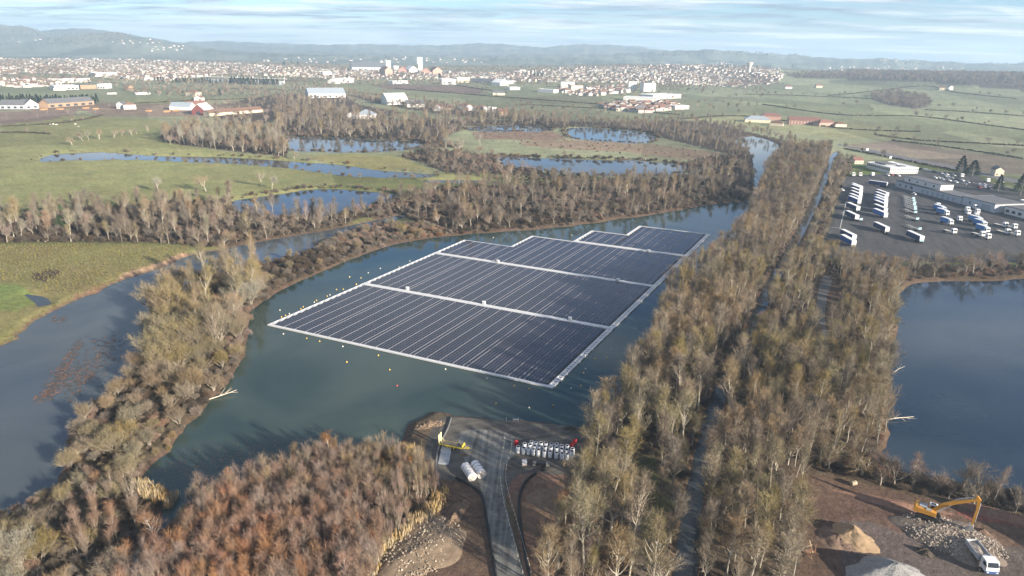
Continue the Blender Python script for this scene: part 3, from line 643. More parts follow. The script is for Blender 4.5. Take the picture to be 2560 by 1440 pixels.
def one(kd, colour, u, v, h, zone, i=0):
    p = GH(u, v); z = float(land_z(p[None, :2])[0]); PLANTS.append((kd, i % len(PROTO[kd]), colour, float(p[0]), float(p[1]), z, rnd(0, 6.28), h, zone))
T1 = [('tan', 4), ('grey-brown', 4), ('olive', 1), ('pinkish', 1)]; T2 = [('olive', 5), ('tan', 4), ('pale', 1)]; T3 = [('grey-brown', 5), ('dark brown', 2), ('pinkish', 2), ('tan', 2)]; T4 = [('tan', 5), ('olive', 3), ('grey-brown', 3)]
SH = [('dark brown', 4), ('grey-brown', 3), ('pinkish', 2), ('tan', 1)]; SR = [('reddish', 5), ('pinkish', 4), ('tan', 3), ('orange', 1)]
Z = ZONES
# spit between river and lake
plant('spit_top', Z['spit_top'], 'willow_tree', 4.6, (6, 13), T2, 11); plant('spit_top', Z['spit_top'], 'shrub', 2.6, (2, 4), SH, 12, -.3); plant('spit_top', [(480, 700), (640, 668), (660, 745), (620, 800), (600, 880), (520, 900), (470, 800)], 'slender_tree', 7.0, (12, 17), T2, 13)
plant('spit_low', Z['spit_low'], 'willow_tree', 5.2, (3, 8), T2, 21); plant('spit_low', Z['spit_low'], 'shrub', 2.2, (1.4, 3.4), SH + [('olive', 2)], 22, -.3)
plant('corner', Z['corner'], 'willow_tree', 6.0, (5, 8), T2 + [('grey-brown', 2)], 31); plant('corner', Z['corner'], 'shrub', 2.4, (1.8, 3.4), SH + [('olive', 3)], 32, .4); plant('corner', [(240, 1232), (370, 1222), (400, 1270), (330, 1370), (325, 1500), (180, 1500), (200, 1330)], 'sapling', 3.2, (5, 7.5), SR, 33)
for (u, v, h, c) in ((60, 1420, 10, 'pale'), (20, 1390, 9, 'olive'), (110, 1400, 8, 'olive')): one('willow_tree', c, u, v, h, 'corner', int(u))
plant('neck', Z['neck'], 'shrub', 2.2, (1.6, 4.2), SH + [('reddish', 1)], 41, -.3); plant('neck', Z['neck'], 'willow_tree', 11, (4, 7), T2, 42)
# reddish sapling thicket and reeds
plant('thicket', Z['thicket'], 'sapling', 1.25, (3.6, 7.5), SR, 51, .2, gap=.12); plant('thicket', Z['thicket'], 'shrub', 2.6, (1.2, 2.4), [('reddish', 1), ('tan', 3), ('dark brown', 2)], 52, .2); plant('thicket', Z['thicket'], 'birch_tree', 12, (7, 9.5), [('orange', 3), ('reddish', 2), ('tan', 1)], 53)
# canal wood
for zn, sp, hr, s in (('canal_far', 3.7, (10, 16), 61), ('canal_mid', 3.7, (11, 18), 62), ('canal_near', 4.1, (10, 18), 63)):
    plant(zn, Z[zn], 'slender_tree', sp, hr, T4 if zn != 'canal_far' else T1, s, .3); plant(zn, Z[zn], 'bare_tree', sp * 1.7, (8, 13), T4, s + 10, .3); plant(zn, Z[zn], 'shrub', 3.2, (1.5, 3.2), SH + [('tan', 3)], s + 20, -.2)
plant('canal_near', [(1400, 1310), (1450, 1270), (1480, 1300), (1470, 1420), (1440, 1500), (1345, 1500), (1350, 1390)], 'sapling', 2.6, (5, 8), SR, 64)
plant('canal_near', [(1660, 1120), (1735, 1170), (1710, 1300), (1680, 1500), (1650, 1450), (1665, 1300)], 'bare_tree', 8, (8, 11), T2, 65)
for zn, sp, hr, s in (('pondwood_far', 4.4, (8, 14), 71), ('pondwood_mid', 3.7, (10, 17), 72), ('pondwood_near', 3.6, (9, 16), 73)):
    plant(zn, Z[zn], 'slender_tree', sp, hr, T4, s, .3); plant(zn, Z[zn], 'bare_tree', sp * 1.75, (8, 12), T4 + [('pale', 1)], s + 10); plant(zn, Z[zn], 'shrub', 3.2, (1.5, 3.2), SH + [('tan', 3), ('olive', 1)], s + 20, .5)
plant('pondshore', Z['pondshore'], 'bare_tree', 3.4, (5, 10), T3, 81, .2); plant('pondshore', Z['pondshore'], 'shrub', 2.6, (1.8, 3.4), SH, 82, .3); plant('pondshore', Z['pondshore'], 'birch_tree', 11, (8, 12), [('pinkish', 1)], 83)
plant('parkedge', Z['parkedge'], 'bare_tree', 5.5, (8, 12), T1 + [('reddish', 1)], 91); plant('parkedge', Z['parkedge'], 'shrub', 3.0, (1.8, 3.4), SH, 92); plant('parkedge', Z['parkedge'], 'birch_tree', 14, (9, 12), [('pinkish', 1), ('tan', 1)], 93)
plant('canal_east', Z['canal_east'], 'bare_tree', 5.0, (6, 10), T1, 95); plant('canal_east', Z['canal_east'], 'shrub', 3.0, (1.6, 3), SH, 96)
# riverside wood on the left, wood behind the lake
plant('riverside', Z['riverside'], 'slender_tree', 6.0, (7, 16), T1 + [('pale', 2)], 101, gap=.1); plant('riverside', Z['riverside'], 'bare_tree', 6.5, (5, 12), T3, 102); plant('riverside', Z['riverside'], 'shrub', 2.6, (1.8, 4.6), SH, 103, -.3)
for (u, v, h) in ((84, 570, 11), (110, 560, 9), (168, 590, 12), (60, 585, 7), (230, 575, 7), (150, 545, 8)): one('pine_tree', 'tan', u, v, h, 'riverside', u)
plant('midwood', Z['midwood'], 'bare_tree', 5.4, (4.5, 11), T3, 111, gap=.05); plant('midwood', Z['midwood'], 'shrub', 2.9, (1.6, 4.4), SH, 112, -.3); plant('midwood', Z['midwood'], 'slender_tree', 10, (8, 15), T1, 113)
plant('heathedge', Z['heathedge'], 'bare_tree', 8, (7, 11), T3, 121, gap=.1); plant('heathedge', Z['heathedge'], 'shrub', 4.5, (2, 4.4), SH, 122)
plant('alder_clump', Z['alder_clump'], 'bare_tree', 7, (7, 16), T3 + [('pinkish', 3)], 131); plant('alder_clump', Z['alder_clump'], 'slender_tree', 9, (13, 18), [('pale', 1), ('tan', 1)], 132); plant('alder_clump', Z['alder_clump'], 'shrub', 5, (2, 4), SH, 133)
plant('gravelwood', Z['gravelwood'], 'bare_tree', 11, (9, 14), T3 + [('tan', 2)], 141, gap=.2); plant('gravelwood', Z['gravelwood'], 'slender_tree', 15, (13, 19), T1, 142); plant('gravelwood', Z['gravelwood'], 'shrub', 7, (2.5, 5), SH, 143)
plant('northline', Z['northline'], 'bare_tree', 10, (8, 13), T3, 151); plant('northline', Z['northline'], 'slender_tree', 16, (10, 15), T1, 152)
plant('westrow', Z['westrow'], 'bare_tree', 15, (8, 13), T3 + [('pinkish', 2)], 161, gap=.25)
plant('heathedge', [(1180, 332), (1300, 322), (1420, 346), (1520, 352), (1720, 372), (1820, 394), (1700, 398), (1400, 372), (1190, 350)], 'shrub', 8, (1, 2.6), SH + [('tan', 3)], 171, keep=.7)
EDGE = []
for k_, wn in enumerate(('pond_c', 'pond_d', 'pond_e', 'pond_f', 'oxbow', 'stream')):       # scrub round the pond margins
    r_ = np.random.default_rng(900 + k_); Pw = W[wn]; cx_ = Pw.mean(0)
    for a_, b2 in zip(Pw, np.roll(Pw, -1, 0)):
        L_ = float(np.hypot(*(b2 - a_))); n_ = np.array((b2[1] - a_[1], a_[0] - b2[0])) / max(L_, 1e-6)
        if inside((a_ + n_ * .5)[None], Pw)[0]: n_ = -n_
        for _ in range(int(L_ / (2.6 if wn != 'stream' else 12) + r_.random())):
            EDGE.append(a_ + (b2 - a_) * r_.random() + n_ * r_.uniform(.3, 4.5))
EDGE = np.array(EDGE); okE = np.ones(len(EDGE), bool)
for w in W.values(): okE &= sdist(EDGE, w) > .2
EDGE = EDGE[okE]; r_ = np.random.default_rng(77)
for q, z_ in zip(EDGE, land_z(EDGE)): PLANTS.append(('shrub', int(r_.integers(5)), ('dark brown', 'grey-brown', 'tan')[int(r_.integers(3))], float(q[0]), float(q[1]), float(z_), r_.random() * 6.28, r_.uniform(1.2, 4.2), 'heathedge'))
# trees standing singly in the meadows and along the hedges
for k, (u, v, h, c) in enumerate(((180, 362, 12, 'tan'), (206, 352, 13, 'tan'), (222, 350, 13, 'pale'), (248, 348, 14, 'tan'), (285, 345, 10, 'tan'), (305, 340, 9, 'pinkish'), (330, 338, 10, 'tan'), (342, 335, 9, 'grey-brown'), (370, 332, 10, 'tan'),
        (395, 480, 14, 'pale'), (515, 478, 13, 'tan'), (655, 466, 14, 'pale'), (680, 472, 15, 'pale'), (735, 398, 9, 'olive'), (170, 285, 9, 'grey-brown'), (1115, 372, 16, 'pale'), (1148, 385, 17, 'pale'), (1200, 362, 16, 'pale'), (1590, 460, 13, 'grey-brown'), (1625, 455, 12, 'tan'), (1550, 458, 11, 'dark brown'))):
    one('bare_tree', c, u, v, h, 'meadow', k)
for k, (u, v, h) in enumerate(((2288, 292, 16), (2316, 295, 11), (2360, 305, 11), (2404, 305, 12), (2178, 280, 9), (2345, 272, 13), (2385, 268, 14), (2110, 265, 11), (2140, 262, 13), (2440, 276, 9), (1988, 270, 10), (1912, 232, 12), (2470, 308, 7), (1840, 268, 12), (1850, 262, 13), (1870, 266, 12), (1805, 262, 11), (2530, 385, 8), (2150, 440, 9), (2120, 648, 9), (2165, 660, 8))):
    one('bare_tree', 'grey-brown', u, v, h, 'eastfields', k)
for k, (u, v, h) in enumerate(((2400, 437, 17), (2430, 440, 14), (2495, 478, 13), (2550, 488, 17), (2575, 480, 15))): one('cedar_tree', 'tan', u, v, h, 'carpark', k)
# evergreen belts
for k in range(34): one('conifer_tree', 'tan', 4 + k * 7.3 + rnd(-2, 2), 259 + rnd(-2, 1), rnd(11, 15), 'sawmill', k)
for k in range(44): one('conifer_tree', 'tan', 396 + k * 6.9 + rnd(-2, 2), 205 + k * .19 + rnd(-1, 1), rnd(9, 13) + (5 if k > 26 else 0), 'stadium', k)
for u, v, h in ((550, 240, 14), (710, 165, 22), (730, 163, 20), (745, 164, 22), (1100, 200, 20), (1335, 195, 18), (1345, 196, 18), (1355, 197, 17), (1980, 170, 20), (1465, 185, 18), (868, 200, 16)): one('conifer_tree', 'tan', u, v, h, 'town', int(u))

# far belts and town trees are countless: stuff only
FARP = []
def far_plant(px, kd, spacing, hr, colours, seed, keep=1.0):
    lo = np.min(px, 0); hi = np.max(px, 0); r_ = np.random.default_rng(seed); cs = [c for c, w in colours for _ in range(w)]
    P = poisson(GPR(px), spacing, seed); P = P[r_.random(len(P)) < keep]; z = land_z(P, carve=False)
    for (x, y), zz in zip(P, z): FARP.append((kd, int(r_.integers(len(PROTO[kd]))), cs[int(r_.integers(len(cs)))], x, y, zz, r_.random() * 6.28, hr[0] + (hr[1] - hr[0]) * r_.random(), 'far'))
far_plant(FAR['eastforest'], 'bare_tree', 15, (13, 18), T3, 201); far_plant(FAR['eastcopse'], 'bare_tree', 10, (11, 15), T3, 202)
far_plant([(0, 150), (700, 158), (860, 165), (1900, 170), (1960, 215), (1700, 230), (1250, 215), (860, 215), (400, 215), (0, 220)], 'bare_tree', 17, (8, 15), T3, 203, .9)
far_plant([(300, 222), (560, 215), (700, 228), (690, 240), (520, 245), (340, 238)], 'bare_tree', 15, (9, 13), T3, 204)
far_plant([(90, 172), (180, 170), (185, 182), (100, 184)], 'bare_tree', 13, (10, 15), T3, 205); far_plant([(0, 158), (60, 156), (60, 168), (0, 168)], 'bare_tree', 16, (10, 15), T3, 206)
far_plant([(720, 215), (830, 215), (860, 228), (740, 228)], 'bare_tree', 14, (8, 12), T3, 207)
far_plant([(1500, 262), (1760, 255), (1900, 262), (1880, 282), (1700, 290), (1540, 280)], 'bare_tree', 22, (8, 12), T3, 208, .5)
far_plant([(1750, 225), (1900, 225), (1960, 238), (1940, 255), (1760, 246)], 'bare_tree', 22, (8, 13), T3, 209, .6)
# woods and hedges on the far slopes
for (u0, u1, v0, v1, n) in ((120, 330, 86, 104, 300), (0, 120, 66, 96, 260), (0, 420, 100, 112, 160), (1640, 2050, 130, 142, 420), (1150, 1640, 138, 156, 420), (2200, 2560, 152, 166, 260), (1150, 1280, 110, 120, 80), (1400, 1640, 113, 122, 120), (620, 1200, 118, 150, 260)):
    for _ in range(n):
        q = ray_ground(rng.uniform(u0, u1), rng.uniform(v0, v1))
        if q: FARP.append(('bare_tree', int(rng.integers(4)), ('grey-brown', 'dark brown')[int(rng.integers(2))], q[0], q[1], q[2], rng.random() * 6.28, rng.uniform(9, 15), 'far'))
far_plant([(560, 214), (720, 216), (900, 226), (880, 240), (700, 236), (560, 236)], 'bare_tree', 17, (7, 12), T3, 211, .7); far_plant([(1270, 262), (1420, 268), (1560, 282), (1540, 296), (1400, 296), (1260, 282)], 'bare_tree', 15, (7, 12), T3, 212, .7); far_plant([(230, 262), (520, 250), (560, 262), (480, 272), (260, 276)], 'bare_tree', 22, (6, 11), T3, 213, .6); far_plant([(1380, 222), (1700, 232), (1720, 256), (1420, 246)], 'bare_tree', 22, (8, 13), T3, 214, .7)
# hedges as lines of shrubs
HEDGES = [[(590 + 1700 - 590 + 205, 262), (2100, 288), (2288, 292), (2450, 312), (2600, 330)], [(1860, 236), (2000, 240), (2130, 246), (2180, 248)], [(2190, 338), (2300, 352), (2460, 360), (2600, 368)], [(2230, 352), (2380, 370), (2560, 398), (2700, 420)], [(2310, 276), (2400, 280), (2560, 292)],
          [(985, 222), (1060, 228), (1200, 240), (1320, 248), (1500, 262)], [(1140, 214), (1220, 226), (1270, 232)], [(2070, 240), (2300, 216), (2390, 232), (2540, 248)], [(0, 333), (60, 332), (125, 336)], [(300, 262), (420, 256), (560, 250), (700, 246)], [(0, 318), (160, 308), (260, 290)], [(560, 222), (700, 226), (860, 232), (1000, 240)], [(1300, 262), (1420, 268), (1560, 276), (1700, 288)], [(1700, 300), (1860, 292), (2100, 322), (2300, 330)], [(2110, 372), (2200, 390), (2390, 428)]]
for k, hd in enumerate(HEDGES):
    L = smooth(GPR(hd), 6, closed=False); seg = np.hypot(*np.diff(L, axis=0).T); s = np.concatenate([[0], np.cumsum(seg)]); tt = np.arange(0, s[-1], 1.9)
    hx = np.interp(tt, s, L[:, 0]) + rng.normal(0, .4, len(tt)); hy = np.interp(tt, s, L[:, 1]) + rng.normal(0, .4, len(tt)); hz = land_z(np.stack([hx, hy], 1), carve=False)
    for x, y, zz in zip(hx[::14], hy[::14], hz[::14]):
        if rng.random() < .6: FARP.append(('bare_tree', int(rng.integers(6)), 'grey-brown', x, y, zz, rng.random() * 6.28, 6 + rng.random() * 7, 'hedge'))
    for x, y, zz in zip(hx, hy, hz): FARP.append(('shrub', int(rng.integers(4)), 'dark brown', x, y, zz, rng.random() * 6.28, 1.8 + rng.random() * 1.2, 'hedge'))

# ---- geometry-nodes scatter for masses
def scatter(name, items, label, cat):
    """items: (mesh, x, y, z, rot, scale)"""
    meshes = []; idx = []
    for it in items:
        if it[0] not in meshes: meshes.append(it[0])
    col = bpy.data.collections.new(name + '_sources'); pos = {}
    for i, m_ in enumerate(meshes):
        o = bpy.data.objects.new('%s_src_%03d' % (name, i), m_); col.objects.link(o); pos[m_.name] = i
    me = bpy.data.meshes.new(name); me.from_pydata([(a[1], a[2], a[3]) for a in items], [], []); n = len(items)
    for an_, ty, vals in (('rot', 'FLOAT', [a[4] for a in items]), ('scl', 'FLOAT_VECTOR', [w for a in items for w in ((a[5],) * 3 if len(a) < 7 else (a[5] * a[6], a[5] * a[6], a[5]))]), ('idx', 'INT', [pos[a[0].name] for a in items])):
        at_ = me.attributes.new(an_, ty, 'POINT'); at_.data.foreach_set('vector' if ty == 'FLOAT_VECTOR' else 'value', vals)
    o = bpy.data.objects.new(name, me); COL.objects.link(o)
    ng = bpy.data.node_groups.new(name + '_scatter', 'GeometryNodeTree'); ng.interface.new_socket('Geometry', in_out='INPUT', socket_type='NodeSocketGeometry'); ng.interface.new_socket('Geometry', in_out='OUTPUT', socket_type='NodeSocketGeometry')
    gi, go = N(ng, 'NodeGroupInput'), N(ng, 'NodeGroupOutput'); ci = N(ng, 'GeometryNodeCollectionInfo'); ci.inputs['Collection'].default_value = col; ci.inputs['Separate Children'].default_value = True; ci.inputs['Reset Children'].default_value = True
    iop = N(ng, 'GeometryNodeInstanceOnPoints'); iop.inputs['Pick Instance'].default_value = True
    na_ = {}
    for an_, ty in (('rot', 'FLOAT'), ('scl', 'FLOAT_VECTOR'), ('idx', 'INT')):
        q = N(ng, 'GeometryNodeInputNamedAttribute', data_type=ty); q.inputs['Name'].default_value = an_; na_[an_] = q
    cx = N(ng, 'ShaderNodeCombineXYZ'); ng.links.new(na_['rot'].outputs['Attribute'], cx.inputs['Z'])
    ng.links.new(gi.outputs[0], iop.inputs['Points']); ng.links.new(ci.outputs[0], iop.inputs['Instance']); ng.links.new(na_['idx'].outputs['Attribute'], iop.inputs['Instance Index'])
    ng.links.new(cx.outputs[0], iop.inputs['Rotation']); ng.links.new(na_['scl'].outputs['Attribute'], iop.inputs['Scale']); ng.links.new(iop.outputs[0], go.inputs[0])
    md = o.modifiers.new('scatter', 'NODES'); md.node_group = ng
    return tag(o, label, cat, kind='stuff')

# ---- the 300 of each kind that show largest are things of their own, the rest one mass per kind
def shown_size(p):
    u, v = to_px(np.array(p[3]), np.array(p[4]), p[5]); d = math.hypot(p[3], p[4]); inside_ = -60 < u < 2620 and 90 < v < 1500
    return p[7] / math.hypot(d, CAM_H) if inside_ else -1
WHERE = {'spit_top': 'on the high wooded spit', 'spit_low': 'on the low part of the spit', 'corner': 'on the near riverbank corner', 'neck': 'on the narrow neck beside the array', 'thicket': 'in the reddish thicket by the slipway',
         'canal_far': 'in the far canal wood', 'canal_mid': 'in the middle canal wood', 'canal_near': 'in the slipway end of canal wood', 'pondwood_far': 'south of the lorry park', 'pondwood_mid': 'in the wood along the blue pond', 'pondwood_near': 'in the wood beside the works yard',
         'pondshore': 'between works yard and blue pond', 'parkedge': 'between lorry park and pond', 'canal_east': 'between canal and lorry park', 'riverside': 'in the riverside wood', 'midwood': 'in the wood behind the lake', 'heathedge': 'around the long reflecting pond',
         'alder_clump': 'in the grove above the flooded stream', 'gravelwood': 'among the far gravel ponds', 'northline': 'in the belt beyond the heath', 'westrow': 'along the far lane', 'meadow': 'standing alone on open ground', 'eastfields': 'in the hedged eastern fields', 'carpark': 'behind the lorry park', 'sawmill': 'behind the sawmill', 'stadium': 'screening the stadium', 'town': 'among the town houses'}
WORD = {'bare_tree': 'bare broad tree', 'slender_tree': 'slender bare tree', 'willow_tree': 'bare willow', 'shrub': 'leafless shrub', 'sapling': 'upright sapling', 'birch_tree': 'fine-twigged birch', 'conifer_tree': 'dark conifer', 'cedar_tree': 'large dark evergreen', 'pine_tree': 'green pine'}
GROUP = {'bare_tree': 'bare broad trees of the valley', 'slender_tree': 'slender trees of the woods', 'willow_tree': 'willows along the water', 'shrub': 'shrubs of the banks', 'sapling': 'saplings of the thicket', 'birch_tree': 'birches', 'conifer_tree': 'dark conifer belts', 'cedar_tree': 'evergreens by the lorry park', 'pine_tree': 'pines of the riverside wood'}
REST = {'bare_tree': 'mass of bare broad trees filling the woods', 'slender_tree': 'mass of slender bare trees farther back in the woods', 'willow_tree': 'further small willows', 'shrub': 'low leafless scrub under the trees and along banks', 'sapling': 'dense reddish sapling growth', 'birch_tree': 'further birches', 'conifer_tree': 'further conifers', 'cedar_tree': 'evergreens', 'pine_tree': 'pines'}
MASS = {'bare_tree': 'woodland', 'slender_tree': 'woodland_trees', 'shrub': 'scrub', 'sapling': 'thicket_growth', 'willow_tree': 'willow_growth', 'birch_tree': 'birch_growth', 'conifer_tree': 'conifer_growth'}
def ordinal_labels(rows, text, first, most=9):
    """rows: (u, v, obj); sets a label that gives row from the front and place from the left"""
    rows.sort(key=lambda q: -q[1]); nrow = max(1, math.ceil(len(rows) / most)); per = math.ceil(len(rows) / nrow)
    for k in range(nrow):
        part = sorted(rows[k * per:(k + 1) * per], key=lambda q: q[0])
        for i, (u, v, o) in enumerate(part):
            if len(rows) == 1: o['label'] = text
            elif nrow == 1: o['label'] = '%s, %s from left' % (text, nth(i + 1))
            else: o['label'] = '%s, %s row, %s from left' % (text, nth(k + 1), nth(i + 1))
LAB = {}
def wide(p): return .78 + .55 * abs(math.sin(p[3] * 12.9898 + p[4] * 78.233))
from collections import defaultdict
bykind = defaultdict(list)
for p in PLANTS: bykind[p[0]].append(p)
for p in FARP: bykind[p[0]].append(p)
for kd, ps in bykind.items():
    ps.sort(key=shown_size, reverse=True)
    ps_in = [p for p in ps if p[8] not in ('far', 'hedge') and shown_size(p) > 0]
    single = ps_in[:300]; sid = set(map(id, single)); rest = [p for p in ps if id(p) not in sid]
    for p in single:
        tm, cm, jm, h0 = proto_mesh(kd, p[1], p[2]); s = p[7] / h0
        e = empty(kd, (p[3], p[4], p[5]), p[6]); wf_ = wide(p); e.scale = (s * wf_, s * wf_, s); e['category'] = 'shrub' if kd == 'shrub' else 'tree'; e['group'] = GROUP[kd]
        for nm, m_ in (('trunk' if kd != 'shrub' else 'stem', tm), ('crown', cm)):
            c = bpy.data.objects.new(nm, m_); COL.objects.link(c); c.parent = e
        u, v = to_px(np.array(p[3]), np.array(p[4]), p[5]); colour = '' if kd in ('conifer_tree', 'cedar_tree', 'pine_tree') else {'dark brown': 'dark'}.get(p[2], p[2]) + ' '
        LAB.setdefault((colour, kd, p[8]), []).append((float(u), float(v), e))
    if rest:
        scatter(MASS.get(kd, 'tree_growth'), [(proto_mesh(kd, p[1], p[2])[2], p[3], p[4], p[5], p[6], p[7] / PROTO[kd][p[1]][2], wide(p)) for p in rest], REST[kd], 'scrub' if kd == 'shrub' else 'woodland')
for (colour, kd, zn), rows in LAB.items(): ordinal_labels(rows, '%s%s %s' % (colour, WORD[kd], WHERE[zn]), None)

# reeds and rough grass
reed_m = [reed_clump(s).mesh('reed_clump', mat('dry_reed', (0.42, 0.31, 0.16), .9, .25, .5, objvar=.25, hue=.01)) for s in (1, 2, 3)]
tus_m = [tussock(s).mesh('grass_tussock', mat('rough_grass', (0.20, 0.175, 0.065), .9, .3, .5, objvar=.3, hue=.02)) for s in (1, 2, 3)]
def clumps(polys, spacing, meshes, sc, seed, margin=.2):
    out = []
    for k, px in enumerate(polys):
        P = poisson(GP(px), spacing, seed + k); ok = np.ones(len(P), bool)
        for w in W.values(): ok &= sdist(P, w, 3.0) > margin
        P = P[ok]; z = land_z(P)
        for (x, y), zz in zip(P, z): out.append((meshes[int(rng.integers(len(meshes)))], float(x), float(y), float(zz), rnd(0, 6.28), rnd(*sc)))
    return out
scatter('reed_bed', clumps([[(340, 1205), (400, 1225), (440, 1235), (420, 1260), (350, 1240)], [(440, 1300), (500, 1255), (620, 1218), (700, 1190), (690, 1205), (600, 1235), (500, 1280)]], .9, reed_m, (.8, 1.35), 301, -2.0)
        + clumps([[(960, 1385), (1060, 1305), (1108, 1262), (1112, 1230), (1090, 1250), (1040, 1300), (940, 1370), (900, 1440), (930, 1460)], [(930, 1128), (1010, 1120), (1060, 1150), (1040, 1165), (960, 1150)], [(560, 1370), (700, 1380), (760, 1440), (560, 1470)]], 1.1, reed_m, (.8, 1.3), 311), 'pale dry reeds along the thicket and the creek', 'reeds')
scatter('rough_grass', clumps([[(0, 612), (200, 610), (470, 614), (468, 632), (400, 660), (300, 688), (180, 735), (120, 730), (60, 705), (0, 700)]], 1.35, tus_m, (.6, 1.3), 331, 1.5)
        + clumps([[(300, 690), (180, 740), (100, 780), (0, 850), (0, 862), (120, 790), (240, 735), (310, 704)]], 1.2, tus_m, (.8, 1.6), 335, .5), 'coarse tussocks in the near riverside field', 'grass')

# ------------------------------------------------------------------ floating solar array
WHITE = mat('white_float', (0.56, 0.56, 0.56), .55, .08, .8); DARKF = mat('dark_float', (0.022, 0.022, 0.026), .6, .2, .5)
ALU = mat('aluminium_frame', (0.22, 0.22, 0.24), .45, .05, 1.0, metal=.3); CELL = mat('solar_glass', (0.018, 0.019, 0.029), .16, .16, .03, spec=.5, objvar=.10, detail=2); STEELG = mat('galvanised_steel', (0.46, 0.48, 0.50), .45, .12, 1.0, metal=.6)
A0, B0, C0 = G(668, 812, .4), G(1382, 970, .4), G(1776, 586, .4)
Uv = (B0 - A0) / np.linalg.norm(B0 - A0); Vv = (C0 - B0) / np.linalg.norm(C0 - B0); LU, LV = float(np.linalg.norm(B0 - A0)), float(np.linalg.norm(C0 - B0))
def SP3(s, t_, z): p = A0 + Uv * s + Vv * t_; return (float(p[0]), float(p[1]), z)
array = thing('floating_solar_array', 'large stepped floating solar array of dark panels edged in white on the lake', 'solar array', SP3(LU / 2, 60, 0))
inv = Matrix.Translation(-Vector(array.location))
def rel(p): return tuple(Vector(p) - Vector(array.location))
def slab(mb, s0, s1, t0, t1, z0, z1, mi=0):
    P = [rel(SP3(s, t_, z)) for z in (z0, z1) for s, t_ in ((s0, t0), (s1, t0), (s1, t1), (s0, t1))]
    mb.add(P, [(3, 2, 1, 0), (4, 5, 6, 7), (0, 1, 5, 4), (1, 2, 6, 5), (2, 3, 7, 6), (3, 0, 4, 7)], mi)
BW = 2.1                                        # width of the open ladder border
def st_of(u, v): return np.linalg.solve(np.stack([Uv, Vv], 1), G(u, v, .4) - A0)
T1, T2, T3 = [float((st_of(*a)[1] + st_of(*b)[1]) / 2) - 1.3 for a, b in (((1537, 823), (918, 710)), ((1640, 718), (1097, 632)), ((1722, 640), (1433, 603)))]
TJ = float(st_of(1275, 617)[1]); TF = float(st_of(1478, 577)[1]); S1 = float(st_of(1275, 617)[0]); S2 = float(st_of(1478, 577)[0]); S3 = float(st_of(1565, 587)[0]); WKW = 2.3
wk = [(T1, 0, LU), (T2, 0, LU), (T3, S2, LU)]
# block extents: (s0, s1, t0, t1)
BL = [(BW, LU - BW, 1.3, T1 - .6), (BW, LU - BW, T1 + 3.2, T2 - .6), (BW, S1 + 1.9, T2 + 3.2, TJ - .2), (S1 + 1.9, LU - BW, T2 + 3.2, T3 - .6), (S2 + 2, S3 + 1.9, T3 + 3.2, TF - .2), (S3 + 1.9, LU - BW, T3 + 3.2, LV - 1.0)]
# columns of panels: bays of 4, 4, 4, 3 and 1 panels with a white catwalk after each bay
PU, PV, CWK = 1.135, 1.72, .42
cols = []; cat_s = []; s = BW + .15; k = 0; bays = [4, 4, 4, 3, 1]
while s + PU < LU - BW:
    for _ in range(bays[k % 5]):
        if s + PU < LU - BW: cols.append(s); s += PU
    cat_s.append(s + CWK / 2 - .03); s += CWK; k += 1
cat_s = [c for c in cat_s if c < LU - BW - 1]
spots = []
for (s0, s1, t0, t1) in BL:
    nt_ = int((t1 - t0) / PV)
    for c in cols:
        if c < s0 - .01 or c + PU > s1 + .6: continue
        for i in range(nt_): spots.append((c + PU / 2, t0 + (i + .5) * PV))
pm = MB(); hx_, hy_ = PU / 2 - .012, PV / 2 - .012
pm.box((0, 0, 0), (2 * hx_, 2 * hy_, .05), mi=0); pm.add([(-hx_ + .035, -hy_ + .035, .028), (hx_ - .035, -hy_ + .035, .028), (hx_ - .035, hy_ - .035, .028), (-hx_ + .035, hy_ - .035, .028)], [(0, 1, 2, 3)], 1)
pmesh = pm.mesh('solar_panel', [ALU, CELL])
# panels lie along the array's own, very slightly skewed, axes
def panel_matrix(s, t_):
    x, y, z = rel(SP3(s, t_, .55)); tv = .05 + random.gauss(0, .004)
    u3 = Vector((Uv[0], Uv[1], random.gauss(0, .003))); v3 = Vector((Vv[0], Vv[1], tv)); w3 = u3.cross(v3).normalized()
    M = Matrix(((u3.x, v3.x, w3.x, x), (u3.y, v3.y, w3.y, y), (u3.z, v3.z, w3.z, z), (0, 0, 0, 1))); return M
random.seed(21)
spots.sort(key=lambda q: math.hypot(*SP3(q[0], q[1], 0)[:2]))
for (s, t_) in spots[:300]:
    o = bpy.data.objects.new('solar_panel', pmesh); COL.objects.link(o); o.parent = array; o.matrix_local = panel_matrix(s, t_)
big = MB(); pv_ = [Vector(p) for p in pm.v]
for (s, t_) in spots[300:]:
    M = panel_matrix(s, t_); off = len(big.v); big.v.extend((M @ p)[:] for p in pv_); big.f.extend(tuple(i + off for i in f) for f in pm.f); big.m.extend(pm.m)
tag(big.build('panel_field', [ALU, CELL], array), 'thousands of further dark panels in straight rows', kind='stuff')
dk = MB()
for (s0, s1, t0, t1) in BL: slab(dk, s0, s1, t0 - .25, t1 + .1, .06, .34)
dk.build('float_deck', DARKF, array)
for (tc_, s0, s1) in wk:
    m = MB(); n = int((s1 - s0) / 1.25)
    for i in range(n):
        a = s0 + (s1 - s0) * i / n
        for j in range(2): slab(m, a + .02, a + (s1 - s0) / n - .02, tc_ + j * WKW / 2 + .015, tc_ + (j + 1) * WKW / 2 - .015, .08, .62)
    m.build('walkway', WHITE, array)
for c in cat_s:
    m = MB()
    for (s0, s1, t0, t1) in BL:
        if s0 - .5 < c < s1 + .5: slab(m, c - .05, c + .05, t0 - .7, t1 + .2, .30, .60)
    if m.v: m.build('catwalk', mat('catwalk_grey', (.24, .24, .27), .6, .08, .8), array)
